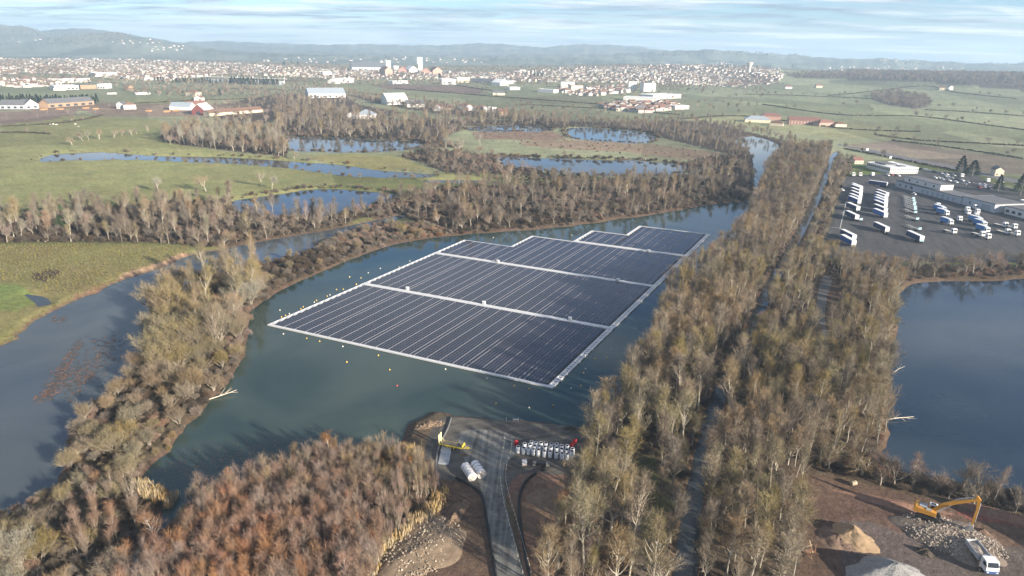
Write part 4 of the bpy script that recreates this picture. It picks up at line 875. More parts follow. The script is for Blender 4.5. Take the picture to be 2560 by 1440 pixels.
def border(name, s0, t0, s1, t1, w, ladder=None):
    """white edge of floats from (s0,t0) to (s1,t1), w wide towards the panels; ladder: (rail width, rung pitch)"""
    m = MB()
    if s0 == s1:
        L = t1 - t0; sg = 1 if w > 0 else -1
        if ladder:
            rw, pitch, inner = ladder; slab(m, min(s0, s0 + sg * rw), max(s0, s0 + sg * rw), t0, t1, .06, .5)
            if inner: slab(m, min(s0 + w - sg * rw, s0 + w), max(s0 + w - sg * rw, s0 + w), t0, t1, .06, .5)
            n = int(L / pitch)
            for i in range(n):
                a = t0 + (i + .15) * L / n; e = s0 + w - (sg * rw if inner else sg * .2); b0 = s0 + sg * rw; slab(m, min(b0, e), max(b0, e), a, a + pitch * .45, .06, .5)
        else: slab(m, min(s0, s0 + w), max(s0, s0 + w), t0, t1, .06, .5)
    else:
        n = int((s1 - s0) / 1.25)
        for i in range(n): a = s0 + (s1 - s0) * i / n; slab(m, a + .02, a + (s1 - s0) / n - .02, min(t0, t0 + w), max(t0, t0 + w), .06, .52)
    m.build(name, WHITE, array)
border('border_float', 0, 0, LU, 0, 1.0)
for (t0, t1) in ((1.0, T1), (T1 + WKW, T2), (T2 + WKW, T3), (T3 + WKW, LV)): border('ladder_float', LU, t0, LU, t1, -2.0, (.42, 1.72, True))
for (t0, t1) in ((1.0, T1), (T1 + WKW, T2), (T2 + WKW, TJ + .5)): border('comb_float', 0, t0, 0, t1, 2.0, (.5, 3.44, False))
border('border_float', 0, TJ, S1 + 1.8, TJ, .7); border('comb_float', S1, TJ + .7, S1, T3 + .4, 1.8, (.5, 3.44, False)); border('border_float', S1, T3 - .4, S2, T3 - .4, .8)
border('comb_float', S2, T3 + WKW, S2, TF + .5, 2.0, (.5, 3.44, False)); border('border_float', S2, TF, S3 + 1.8, TF, .7); border('comb_float', S3, TF + .7, S3, LV, 1.8, (.5, 3.44, False)); border('border_float', S3, LV - .6, LU, LV - .6, .7)
# inverter stations standing on the walkways
CAB = mat('white_cabinet', (0.72, 0.72, 0.70), .5, .06, 1.0); DARKM = mat('dark_metal', (0.035, 0.036, 0.04), .5, .2, 1.5, metal=.3)
for i, (u, v, txt) in enumerate(((1018, 724, 'on the front walkway nearest the spit'), (1209, 760, 'halfway along the front walkway'), (1424, 800, 'on the front walkway nearest the canal wood'), (1244, 656, 'on the middle walkway nearest the spit'), (1544, 703, 'on the middle walkway nearest the canal wood'), (1621, 630, 'on the rear walkway'))):
    p = G(u, v, .62); e = thing('inverter_station', 'small white inverter cabinet ' + txt, 'inverter', (p[0], p[1], .62), math.atan2(Uv[1], Uv[0]), 'inverter cabinets on the array'); e.scale = (.7, .7, .7)
    MB().box((0, 0, .08), (2.6, 1.5, .16)).build('skid', STEELG, e); c = MB().box((.2, 0, .95), (1.7, 1.1, 1.55)).box((.2, 0, 1.76), (1.9, 1.3, .07)).build('cabinet', CAB, e); MB().box((.2, -.565, .9), (1.1, .03, 1.1)).build('door', mat('cabinet_door', (.55, .56, .57), .5, .05), c)
    m = MB()
    for k in range(3): m.box((-1.0 , -.4 + .4 * k, .5), (.35, .3, .7))
    m.build('combiner_box', DARKM, e)
# mooring buoys round the array
bq = []
for (x, y) in ((310, 930), (683, 1000), (890, 1048), (1260, 1130), (1325, 1380), (1830, 1272), (255, 550), (1160, 220), (1268, 215), (1370, 18), (1550, 35), (1480, 133), (1055, 305), (1010, 325), (840, 395), (805, 422), (628, 497), (590, 530), (405, 608), (345, 635), (280, 660)): bq.append((660 + x / 6.4, 690 + y / 6.4))
for (x, y) in ((122, 692), (610, 818), (875, 873), (875, 1205), (1298, 1170), (285, 1135), (1620, 865), (1793, 818), (1840, 590), (1877, 513), (2040, 340), (2262, 318), (2338, 165)): bq.append((1200 + x / 7.11, 850 + y / 7.11))
for (x, y) in ((285, 1218), (370, 1325), (785, 1320), (210, 603), (300, 570), (155, 640), (120, 690), (70, 635), (440, 560), (1140, 340), (1725, 322), (520, 515), (2365, 760)): bq.append((850 + x / 2.977, 480 + y / 2.977))
bq.append((993, 965))
BYEL = mat('buoy_yellow', (0.72, 0.46, 0.06), .45, .1, 2, objvar=.15); BWH = mat('buoy_white', (0.72, 0.68, 0.56), .5, .1, 2); BRED = mat('buoy_red', (0.62, 0.06, 0.05), .45, .1, 2)
bmesh_ = {}
for nm, m_ in (('y', BYEL), ('w', BWH), ('r', BRED)):
    bmesh_[nm] = (MB().lathe([(.02, -.2), (.18, -.12), (.26, .04), (.20, .2), (.08, .29), (.03, .31)], sides=10).mesh('float_body', m_, True), MB().lathe([(.04, .3), (.04, .4), (.08, .43), (.08, .47), (.02, .48)], sides=6).mesh('lifting_eye', STEELG))
BLAB = {}
for i, (u, v) in enumerate(bq):
    p = G(u, v, 0); c = 'r' if i == len(bq) - 1 else ('w' if v < 690 or i % 3 == 0 else 'y'); e = thing('mooring_buoy', '', 'buoy', (p[0], p[1], .03), rnd(0, 6), 'mooring buoys round the array')
    for nm, m_ in zip(('float_body', 'lifting_eye'), bmesh_[c]): o = bpy.data.objects.new(nm, m_); COL.objects.link(o); o.parent = e
    sl, tl_ = np.linalg.solve(np.stack([Uv, Vv], 1), p - A0)
    side = 'off the front edge of the array' if tl_ < 0 else ('off the ladder edge of the array' if sl > LU else 'off the comb edge of the array')
    BLAB.setdefault(('single red' if c == 'r' else 'small white' if c == 'w' else 'small yellow', side), []).append((u, v, e))
for (c, sdx), rows in BLAB.items(): ordinal_labels(rows, '%s buoy %s' % (c, sdx), None)

# ------------------------------------------------------------------ works platform by the lake: track, drums, rolls, low-loader
def sheet(name, px, m, dz, label, cat, kind='structure', subdiv=3, z=None):
    P = smooth(GP(px), subdiv) if subdiv else GP(px); zz = GZ + dz if z is None else z
    tri = tessellate_polygon([[Vector((x, y, 0)) for x, y in P]]); me = bpy.data.meshes.new(name); me.from_pydata([(x, y, zz) for x, y in P], [], [tuple(t) for t in tri]); me.update()
    bm = bmesh.new(); bm.from_mesh(me)
    for f in bm.faces:
        if f.normal.z < 0: f.normal_flip()
    bm.to_mesh(me); bm.free(); me.materials.append(m); o = bpy.data.objects.new(name, me); COL.objects.link(o); return tag(o, label, cat, kind=kind)
def track_mat(name, c1, c2, ang, wscale=1.1):
    m = bpy.data.materials.new(name); m.use_nodes = True; t = m.node_tree; b = t.nodes['Principled BSDF']; nset(b, 'Roughness', .9); nset(b, 'Specular IOR Level', .15)
    tcn = N(t, 'ShaderNodeTexCoord'); mpn = N(t, 'ShaderNodeMapping'); mpn.inputs['Rotation'].default_value = (0, 0, ang); t.links.new(tcn.outputs['Object'], mpn.inputs[0])
    mp2 = N(t, 'ShaderNodeMapping'); mp2.inputs['Scale'].default_value = (wscale, .05, 1); t.links.new(mpn.outputs[0], mp2.inputs[0])
    a = N(t, 'ShaderNodeTexNoise'); a.inputs['Scale'].default_value = 1.0; a.inputs['Detail'].default_value = 5; t.links.new(mp2.outputs[0], a.inputs['Vector'])
    c = N(t, 'ShaderNodeTexNoise'); c.inputs['Scale'].default_value = .5; c.inputs['Detail'].default_value = 6; c.inputs['Roughness'].default_value = .7; t.links.new(tcn.outputs['Object'], c.inputs['Vector'])
    rp = N(t, 'ShaderNodeValToRGB'); rp.color_ramp.elements[0].position = .38; rp.color_ramp.elements[0].color = (*c1, 1); rp.color_ramp.elements[1].position = .62; rp.color_ramp.elements[1].color = (*c2, 1)
    t.links.new(math_node(t, 'ADD', math_node(t, 'MULTIPLY', a.outputs[0], .55), math_node(t, 'MULTIPLY', c.outputs[0], .45)), rp.inputs[0]); t.links.new(rp.outputs[0], b.inputs['Base Color'])
    bp = N(t, 'ShaderNodeBump'); bp.inputs['Distance'].default_value = .06; t.links.new(c.outputs[0], bp.inputs['Height']); t.links.new(bp.outputs[0], b.inputs['Normal']); return m
TRK = track_mat('compacted_stone', (0.075, 0.07, 0.062), (0.20, 0.198, 0.18), R(3))
MUD = track_mat('dark_gravel', (0.062, 0.056, 0.05), (0.13, 0.118, 0.10), R(70), .5)
sheet('works_platform', [(1108, 1052), (1136, 1043), (1253, 1052), (1371, 1061), (1458, 1072), (1458, 1130), (1440, 1185), (1300, 1182), (1262, 1225), (1205, 1228), (1160, 1203), (1100, 1190), (1082, 1140)], MUD, .004, 'dark gravel works platform at the lake shore', 'platform')
sheet('gravel_track', [(1150, 1080), (1220, 1075), (1285, 1090), (1290, 1130), (1262, 1165), (1262, 1240), (1282, 1330), (1312, 1440), (1335, 1540), (1222, 1540), (1232, 1440), (1222, 1330), (1208, 1245), (1190, 1190), (1150, 1130)], TRK, .008, 'pale compacted stone track leading down to the slipway', 'track')
PATH = track_mat('footpath_earth', (0.10, 0.08, 0.06), (0.17, 0.135, 0.10), R(10)); sheet('footpath', [(1556, 1150), (1590, 1140), (1596, 1250), (1606, 1360), (1620, 1540), (1580, 1540), (1572, 1360), (1560, 1250)], PATH, .005, 'earth footpath through the canal wood', 'path')
sheet('towpath', [(2060, 410), (2068, 412), (2036, 482), (1998, 556), (1956, 632), (1902, 722), (1880, 765), (1868, 765), (1890, 722), (1945, 632), (1986, 556), (2024, 482)], mat('towpath_earth', (.19, .125, .085), .95, .3, .4, bump=.05), .005, 'brown earth towpath along the canal', 'path')
sheet('lane', [(2058, 690), (2080, 700), (2068, 740), (2062, 800), (2078, 862), (2050, 868), (2040, 800), (2044, 740)], mat('lane_asphalt', (.10, .098, .095), .9, .2, .5), .005, 'grey lane between the trees south of the lorry park', 'path')

def PZ(zx, zy, o, k, z=GZ): return G(o[0] + zx / k, o[1] + zy / k, z)
def Y5(zx, zy, z=GZ): return PZ(zx, zy, (1080, 1020), 6.4, z)
BLACKP = mat('black_plastic', (0.02, 0.02, 0.022), .5, .2, 1); FILM = mat('white_film', (0.70, 0.70, 0.71), .35, .10, 2.5); FILMG = mat('grey_film', (0.46, 0.47, 0.49), .4, .12, 2.5); WOODP = mat('pale_wood', (0.42, 0.31, 0.19), .8, .2, 1.5); REDP = mat('red_plastic', (0.50, 0.025, 0.03), .5, .15, 1.5)
RUB = mat('rubber', (0.018, 0.018, 0.018), .8, .2, 3)
# wrapped cable drums, two rows of four
ax = R(-62); dproto = empty('cable_drum', (0, 0, 0)); dproto['category'] = 'drum'
MB().lathe([(1.06, -.46), (1.10, -.40), (1.04, -.15), (1.11, .1), (1.05, .3), (1.10, .40), (1.06, .46)], (0, 0, 1.16), 28, axis='X').build('wrapped_coil', FILM, dproto, True)
for sx_ in (-1, 1):
    fl = MB().lathe([(.10, 0), (1.12, 0), (1.16, .02 * sx_), (1.16, .07 * sx_), (1.12, .09 * sx_), (.10, .09 * sx_)], (.47 * sx_, 0, 1.16), 28, axis='X').build('flange', mat('drum_end', (.58, .52, .46), .7, .18, 2.0), dproto)
    MB().lathe([(.02, 0), (.26, 0), (.26, .04 * sx_), (.02, .04 * sx_)], (.56 * sx_, 0, 1.16), 12, axis='X').build('hub', WOODP, fl)
m = MB()
for k in range(8): a = k * math.pi / 4; m.tube([(.575, .3 * math.cos(a), 1.16 + .3 * math.sin(a)), (.575, 1.1 * math.cos(a), 1.16 + 1.1 * math.sin(a))], .03, 4)
m.build('end_strap', FILMG, dproto); record(dproto)
p1 = [Y5(650, 1175), Y5(520, 985)]; p2 = [Y5(800, 1135), Y5(675, 948)]
rowlab = ('row nearer the thicket', 'row nearer the track'); first = True
for ri, pp in enumerate((p1, p2)):
    d = (pp[1] - pp[0]); d = d / np.linalg.norm(d)
    for i in range(4):
        q = pp[0] + d * (.62 + 1.26 * i); lab = 'white film-wrapped cable drum lying in the %s, %s from the track end' % (rowlab[ri], nth(i + 1)); rz = math.atan2(-d[1], -d[0])
        if first: dproto.location = (q[0], q[1], GZ); dproto.rotation_euler = (0, 0, rz); tag(dproto, lab, 'drum', 'cable drums'); first = False
        else: copy_thing(dproto, (q[0], q[1], GZ), rz, lab, 'cable drums')
# white upright rolls, three rows
rproto = empty('wrapped_roll', (0, 0, 0)); rproto['category'] = 'roll'
MB().lathe([(.42, 1.82), (.50, 1.86), (.53, 1.80), (.52, 1.4), (.545, 1.36), (.52, 1.3), (.525, .95), (.55, .9), (.52, .84), (.53, .4), (.555, .36), (.52, .3), (.52, .02), (.40, 0)], sides=18, cap=False).build('outer_wrap', FILM, rproto, True)
MB().lathe([(.42, 1.82), (.36, 1.70), (.34, .1), (.02, .08)], sides=14, cap=False).build('inner_core', BLACKP, rproto)
m = MB()
for z in (.36, .9, 1.36): m.lathe([(.548, z - .02), (.556, z), (.548, z + .02)], sides=18, cap=False)
m.build('strap', FILMG, rproto); record(rproto)
rolls = [[(1378, 715), (1462, 730), (1540, 742), (1620, 752), (1695, 765), (1790, 780), (1892, 793), (1985, 805), (2075, 818), (2160, 828)], [(1480, 668), (1570, 676), (1640, 690), (1715, 700), (1805, 712), (1900, 722), (1985, 735), (2065, 745), (2150, 762), (2235, 790)], [(1590, 632), (1660, 640), (1740, 650), (1820, 660), (1905, 655), (1985, 662), (2070, 685), (2160, 700), (2245, 745)]]
first = True
for ri, row in enumerate(rolls):
    for i, (zx, zy) in enumerate(row):
        q = Y5(zx, zy) + np.array((rnd(-.08, .08), rnd(-.08, .08))); lab = 'white film-wrapped upright roll in the %s row, %s from the stone track' % (('front', 'middle', 'back')[ri], nth(i + 1)); sc = (rnd(.92, 1.06),) * 2 + (rnd(.88, 1.08),)
        if first: rproto.location = (q[0], q[1], GZ); tag(rproto, lab, 'roll', 'wrapped rolls'); first = False
        else: copy_thing(rproto, (q[0], q[1], GZ), rnd(0, 6), lab, 'wrapped rolls', sc)
# yellow low-loader with raised ramps
YEL = mat('trailer_yellow', (0.72, 0.55, 0.05), .45, .12, 1.2); YELP = mat('ramp_cream', (0.80, 0.72, 0.38), .5, .1, 1.2)
q0, q1 = Y5(150, 590), Y5(490, 660); c = (q0 + q1) / 2; an_ = math.atan2(*(q1 - q0)[::-1]); e = thing('low_loader_trailer', 'yellow low-loader trailer with two ramps folded upright beside the platform edge', 'trailer', (c[0], c[1], GZ), an_); L = float(np.linalg.norm(q1 - q0)) + .6
m = MB().box((0, -.95, .82), (L, .14, .26)).box((0, .95, .82), (L, .14, .26))
for k in range(6): m.box((-L / 2 + .4 + k * (L - .8) / 5, 0, .80), (.14, 1.8, .2))
m.build('frame', YEL, e); dkk = MB()
for k in range(8): dkk.box((0, -.84 + k * .24, .955), (L - .3, .2, .05))
dkk.build('deck', mat('deck_planks', (.14, .12, .09), .9, .25, 1.5), e); MB().box((L / 2 - .1, 0, 1.25), (.12, 1.9, .6)).build('headboard', YEL, e)
m = MB().tube([(L / 2, -.6, .8), (L / 2 + 1.5, 0, .75)], .07, 6).tube([(L / 2, .6, .8), (L / 2 + 1.5, 0, .75)], .07, 6).box((L / 2 + 1.55, 0, .75), (.3, .14, .14)); m.build('drawbar', YEL, e); MB().tube([(L / 2 + 1.1, .2, .05), (L / 2 + 1.1, .2, .9)], .05, 6).build('jockey_leg', YEL, e)
for sy in (-1, 1):
    m = MB().box((-L / 2 - .05, .55 * sy, 2.1), (.12, .62, 2.5)); 
    for k in range(7): m.box((-L / 2 - .13, .55 * sy, 1.1 + k * .33), (.05, .62, .06))
    rp_ = m.build('ramp', YELP, e); MB().tube([(-L / 2 + .9, .55 * sy, .95), (-L / 2, .55 * sy, 2.3)], .035, 5).build('support_strut', YELP, rp_)
    for k in range(3):
        w = MB().lathe([(.1, -.11), (.36, -.12), (.40, -.06), (.40, .06), (.36, .12), (.1, .11)], (-.9 + k * .9, 1.0 * sy * .82, .40), 14, axis='Y').build('wheel', RUB, e); MB().lathe([(.02, -.125), (.2, -.125), (.2, .125), (.02, .125)], (-.9 + k * .9, 1.0 * sy * .82, .40), 10, axis='Y').build('rim', YEL, w)
MB().box((L / 2 - .7, .2, 1.15), (.5, .5, .36), .4).build('timber_block', WOODP, e)
# stacks of site-fence panels lying flat
for i, (zx, zy, txt) in enumerate(((228, 660, 'nearest the yellow trailer'), (212, 760, 'middle of three'), (192, 856, 'nearest the drums'))):
    q = Y5(zx, zy); e = thing('fence_panel', 'grey steel mesh fence panels lying flat on the gravel, ' + txt, 'fence panel', (q[0], q[1], GZ), R(-4)); w_, l_ = 2.5, 2.7
    for k in range(4):
        z = .06 + k * .09; m = MB()
        for sx_ in (-1, 1): m.tube([(sx_ * w_ / 2, -l_ / 2, z), (sx_ * w_ / 2, l_ / 2, z)], .045, 4)
        for sy in (-1, 1): m.tube([(-w_ / 2, sy * l_ / 2, z), (w_ / 2, sy * l_ / 2, z)], .045, 4)
        fr = m.build('panel_frame', STEELG, e); m = MB()
        for j in range(1, 18): m.box((-w_ / 2 + j * w_ / 18, 0, z), (.05, l_, .012))
        for j in range(1, 7): m.box((0, -l_ / 2 + j * l_ / 7, z + .012), (w_, .03, .012))
        m.build('mesh_infill', mat('galvanised_wire', (.55, .57, .59), .4, .08, 1, metal=.4), fr)
# tote tank, crates, spool, red bundles
q = Y5(1478, 905); e = thing('tote_tank', 'white caged tote tank standing by the bend of the track', 'tank', (q[0], q[1], GZ), R(10)); MB().box((0, 0, .09), (1.2, 1.0, .16)).build('pallet', WOODP, e); MB().box((0, 0, .68), (1.12, .94, 1.0), taper=.97).build('tank', FILM, e); m = MB()
for a in np.linspace(-.58, .58, 5): m.box((a, .5, .68), (.03, .03, 1.04)); m.box((a, -.5, .68), (.03, .03, 1.04))
for z in (.3, .65, 1.0, 1.2): m.box((0, .5, z), (1.2, .03, .03)); m.box((0, -.5, z), (1.2, .03, .03)); m.box((.6, 0, z), (.03, 1, .03)); m.box((-.6, 0, z), (.03, 1, .03))
m.build('cage', STEELG, e); MB().lathe([(.11, 1.18), (.11, 1.26), (.02, 1.27)], sides=10).build('cap', REDP, e)
for i, (zx, zy, s, txt) in enumerate(((1640, 915, .8, 'grey slatted crate nearest the tote tank'), (1715, 920, 1.1, 'large black crate, second from the tote tank'), (1790, 922, .85, 'black crate, third from the tote tank'), (1850, 925, .9, 'grey ribbed crate farthest from the tote tank'))):
    q = Y5(zx, zy); e = thing('crate', txt, 'crate', (q[0], q[1], GZ), rnd(-.1, .1), 'crates by the tote tank'); m_ = BLACKP if i in (1, 2) else mat('grey_crate', (.16, .16, .15), .7, .3, 2)
    MB().box((0, 0, .07), (1.0 * s, 1.0 * s, .1)).box((0, 0, .15), (1.1 * s, 1.1 * s, .06)).build('base', m_, e)
    for sx_, sy, w_, d_ in ((0, -.5, 1.0, .05), (0, .5, 1.0, .05), (-.5, 0, .05, 1.0), (.5, 0, .05, 1.0)): 
        mm = MB()
        for k in range(3): mm.box((sx_ * s, sy * s, .3 + k * .28), (w_ * s, d_ * s, .2))
        mm.build('side_panel', m_, e)
    MB().box((0, 0, .98), (1.06 * s, 1.06 * s, .05)).build('lid', m_, e)
q = Y5(2125, 930); e = thing('wooden_spool', 'pale wooden spool standing on edge in front of the rolls', 'spool', (q[0], q[1], GZ), R(-70))
for sx_ in (-1, 1):
    f_ = MB().lathe([(.08, -.04), (.82, -.04), (.84, 0), (.82, .04), (.08, .04)], (.38 * sx_, 0, .85), 22, axis='X').build('flange', WOODP, e)
    MB().lathe([(.02, -.06), (.2, -.06), (.2, .06), (.02, .06)], (.38 * sx_, 0, .85), 12, axis='X').build('hub_plate', mat('brown_board', (.25, .15, .08), .8, .2, 2), f_)
MB().lathe([(.42, -.36), (.42, .36)], (0, 0, .85), 16, axis='X').build('core', WOODP, e)
q = Y5(2255, 590); e = thing('red_pipe_bundle', 'bundle of red plastic tubes leaning at the far end of the rolls', 'pipes', (q[0], q[1], GZ), R(62))
random.seed(5)
for k in range(9): a, z = (k % 4) * .24 - .36, .14 + (k // 4) * .25; MB().tube([(-1.4 + rnd(-.2, .2), a, z), (0, a + rnd(-.05, .05), z + .12), (1.5 + rnd(-.2, .2), a + rnd(-.1, .1), z + .35)], .12, 8).build('tube', REDP, e)
q = Y5(1345, 590); e = thing('red_sack', 'crumpled red plastic sack beside the first rolls', 'sack', (q[0], q[1], GZ)); m = MB().lathe([(.3, 0), (.56, .12), (.6, .6), (.5, 1.05), (.3, 1.3), (.1, 1.36)], sides=14); m.v = [(x * (1 + .12 * math.sin(7 * z + 3 * y)), y * (1 + .1 * math.sin(5 * z)), z + .05 * math.sin(9 * x)) for x, y, z in m.v]; m.build('sack_body', REDP, e, True); MB().box((0, 0, 1.4), (.3, .2, .12), .4).build('tied_neck', REDP, e)
# launching frame standing in the shallows
q = Y5(1285, 215); e = thing('launching_frame', 'open steel launching frame standing in the shallow water at the slipway', 'frame', (q[0], q[1], -.3)); m = MB()
for sx_ in (-1.7, 1.7): MB().tube([(sx_, 0, 0), (sx_, .3, 2.6)], .05, 5).build('post', STEELG, e); MB().tube([(sx_, 0, .7), (sx_, 3.4, .3)], .05, 5).build('side_rail', STEELG, e)
for k in range(7): MB().tube([(-1.7 if k < 5 else .2, .5 * k, .72 - .05 * k), (1.7, .5 * k, .72 - .05 * k)], .04, 4).build('cross_bar', STEELG, e)
for k in range(3): MB().tube([(-1.7 if k == 0 else 0.1, .1, 1.0 + .6 * k), (1.7, .1, 1.0 + .6 * k)], .035, 4).build('rail', STEELG, e)
# concrete anchor blocks in the shallows
for i, (zx, zy, txt) in enumerate(((630, 195, 'larger grey concrete block at the water edge of the platform'), (690, 215, 'middle grey concrete block at the water edge'), (750, 190, 'grey concrete block farthest from the low-loader'))):
    q = Y5(zx, zy); e = thing('concrete_block', txt, 'block', (q[0], q[1], .3), rnd(-.3, .3)); MB().box((0, 0, .3), (1.0 - .15 * i, .8, .6), taper=.95).build('block_body', mat('wet_concrete', (.17, .15, .14), .8, .25, 2), e); MB().lathe([(.10, .6), (.10, .66), (.04, .66)], sides=8).build('lifting_loop', DARKM, e)
# black ducts and silt barriers, low earth banks
def hose(name, px, r_, m_, label, cat, z=.0, sides=8):
    P = smooth(GP(px), 5, closed=False); P3 = [(x, y, GZ + z + r_ * .8) for x, y in P]; o = MB().tube(P3, r_, sides).build(name, m_, None, True); return tag(o, label, cat)
hose('silt_sock', [(1252, 1500), (1240, 1440), (1228, 1370), (1216, 1300), (1206, 1245), (1190, 1225), (1165, 1208), (1140, 1196)], .32, mat('black_geotextile', (.025, .026, .026), .9, .3, 1), 'black fabric silt sock along the thicket side of the track', 'barrier')
hose('silt_sock', [(1345, 1500), (1322, 1430), (1305, 1340), (1298, 1290), (1300, 1240), (1315, 1205), (1345, 1182), (1372, 1172)], .34, mat('black_geotextile', (.025, .026, .026), .9, .3, 1), 'black fabric silt sock curving round the bare earth mound', 'barrier')
hose('silt_sock', [(1098, 1220), (1090, 1180), (1092, 1140), (1100, 1110), (1118, 1075), (1128, 1045)], .26, mat('grey_geotextile', (.12, .12, .12), .9, .3, 1), 'grey fabric barrier along the shore side of the platform', 'barrier')
# white-tipped rope fence on both sides of the track
for txt, px in (('along the inner edge of the stone track', [(1262, 1098), (1258, 1130), (1250, 1170), (1252, 1210), (1262, 1270), (1280, 1340), (1300, 1410), (1320, 1480)]), ('along the bend beside the rolls', [(1280, 1105), (1276, 1135), (1268, 1160), (1264, 1195), (1272, 1240), (1290, 1300), (1310, 1370), (1330, 1440)])):
    P = smooth(GP(px), 5, closed=False); e = thing('rope_fence', 'thin white rope fence on short stakes ' + txt, 'fence', (P[0][0], P[0][1], GZ)); o0 = P[0]; sg_ = np.concatenate([[0], np.cumsum(np.hypot(*np.diff(P, axis=0).T))]); ts = np.arange(0, sg_[-1], 1.6); X_ = np.interp(ts, sg_, P[:, 0]) - o0[0]; Y_ = np.interp(ts, sg_, P[:, 1]) - o0[1]
    st = MB().tube([(0, 0, -.1), (0, 0, .75)], .035, 5).mesh('stake', BWH)
    for x, y in zip(X_, Y_): o = bpy.data.objects.new('stake', st); COL.objects.link(o); o.parent = e; o.location = (x, y, 0)
    MB().tube([(x, y, .66 + .03 * (i % 2)) for i, (x, y) in enumerate(zip(X_, Y_))], .012, 4).build('rope', BWH, e)

# ------------------------------------------------------------------ heaps: real mounds with loose stones
def heap(name, label, cat, u, v, rx, ry, h, m_, rz=0.0, seed=1, rough=.25, stones=0, smat=None, ssize=(.15, .5), ridge=1.0, peak=1.5):
    p = G(u, v); e = thing(name, label, cat, (p[0], p[1], GZ - .03), rz); r_ = np.random.default_rng(seed); nrg, nsg = 22, 56; V_ = [(0, 0, h)]; F_ = []
    ph = r_.random(8) * 6.28
    def hh(a, t_):
        x, y = t_ * math.cos(a), t_ * math.sin(a); base = max(0, 1 - t_ ** ridge) ** peak * h
        nz = sum(math.sin((k + 2) * 2.3 * x + ph[k]) * math.sin((k + 2) * 1.9 * y + ph[-k - 1]) / (k + 1.5) for k in range(4)); return base + rough * nz * (1 - t_) * min(1, 6 * (1 - t_))
    for i in range(1, nrg + 1):
        t_ = i / nrg
        for j in range(nsg):
            a = 2 * math.pi * j / nsg; w = 1 + .12 * math.sin(3 * a + ph[0]) + .07 * math.sin(7 * a + ph[1]); V_.append((rx * t_ * w * math.cos(a), ry * t_ * w * math.sin(a), hh(a, t_) + (r_.normal(0, rough * .12) if i < nrg else 0)))
    V_[0] = (0, 0, hh(0, 0))
    for j in range(nsg): F_.append((0, 1 + j, 1 + (j + 1) % nsg))
    for i in range(nrg - 1):
        for j in range(nsg): a = 1 + i * nsg; F_.append((a + j, a + nsg + j, a + nsg + (j + 1) % nsg, a + (j + 1) % nsg))
    MB().add(V_, F_).build('heap_body', m_, e, True)
    if stones:
        st = []
        for k in range(4):
            bmn = bmesh.new(); bmesh.ops.create_icosphere(bmn, subdivisions=1, radius=.5)
            for q in bmn.verts: q.co *= rnd(.7, 1.2)
            bmn.transform(Matrix.Diagonal((1, rnd(.6, 1), rnd(.45, .8), 1))); mm = bpy.data.meshes.new('stone'); bmn.to_mesh(mm); bmn.free(); mm.materials.append(smat); st.append(mm)
        ss = []
        for k in range(stones):
            a = rnd(0, 6.283); t_ = math.sqrt(random.random()) * .97; ss.append((ssize[0] + (ssize[1] - ssize[0]) * random.random() ** 2.2, a, t_))
        ss.sort(reverse=True); rest = MB()
        for k, (s, a, t_) in enumerate(ss):
            M = Matrix.Translation((rx * t_ * math.cos(a), ry * t_ * math.sin(a), hh(a, t_) + s * .12)) @ Matrix.Rotation(rnd(0, 6.28), 4, rvec()) @ Matrix.Diagonal((s, s, s, 1)); mm = st[k % 4]
            if k < 150: o = bpy.data.objects.new('stone', mm); COL.objects.link(o); o.parent = e; o.matrix_local = M
            else: rest.add([M @ q.co for q in mm.vertices], [tuple(f.vertices) for f in mm.polygons])
        if rest.v: tag(rest.build('loose_stones', smat, e), kind='stuff')
    return e
random.seed(11)
EARTHM = mat('dug_earth', (.135, .092, .062), .95, .3, .9, bump=.15); PALEST = mat('pale_rubble', (.17, .125, .085), .9, .3, .8, bump=.12); PALES2 = mat('pale_stone', (.34, .285, .21), .85, .25, 1.5, objvar=.3); GREYG = mat('grey_gravel', (.23, .225, .215), .95, .35, 2.2, bump=.12); SANDM = mat('yellow_sand', (.27, .19, .115), .95, .2, 1.2, bump=.08); BROWNM = mat('brown_spoil', (.155, .105, .075), .95, .3, 1, bump=.15)
heap('rubble_heap', 'pale broken rubble heap between the thicket and the stone track', 'heap', 1055, 1370, 7.5, 11, 1.5, PALEST, R(-30), 3, .45, 1100, PALES2, (.10, .6), 1.6, .8)
heap('earth_bank', 'dark churned earth bank beside the thicket edge', 'heap', 1135, 1290, 2.0, 7, 1.3, EARTHM, R(-18), 4, .4, 120, EARTHM, (.15, .4))
heap('earth_mound', 'low bare earth mound inside the bend of the silt sock', 'heap', 1385, 1250, 6.5, 6, .7, mat('mown_earth', (.165, .112, .075), .95, .3, .6, bump=.08), 0, 5, .15)
heap('debris_heap', 'heap of brown branches and mud at the shore next to the platform', 'heap', 1075, 1062, 4.5, 2.2, .7, EARTHM, R(25), 6, .35, 160, mat('dead_wood', (.26, .19, .13), .9, .3, 1), (.2, .55))
heap('mud_heap', 'dark mud heap at the lake edge behind the rolls', 'heap', 1425, 1072, 2.3, 1.2, .9, mat('dark_mud', (.055, .045, .035), .9, .3, 1, bump=.1), 0, 7, .25, 60, mat('dark_mud', (.055, .045, .035)), (.1, .3))
q_ = heap('stump_heap', 'small heap of sawn logs and roots on the gravel beside the fence panels', 'heap', 1160, 1138, 1.2, .9, .6, EARTHM, 0, 8, .2, 30, mat('dead_wood', (.26, .19, .13), .9, .3, 1), (.2, .5))

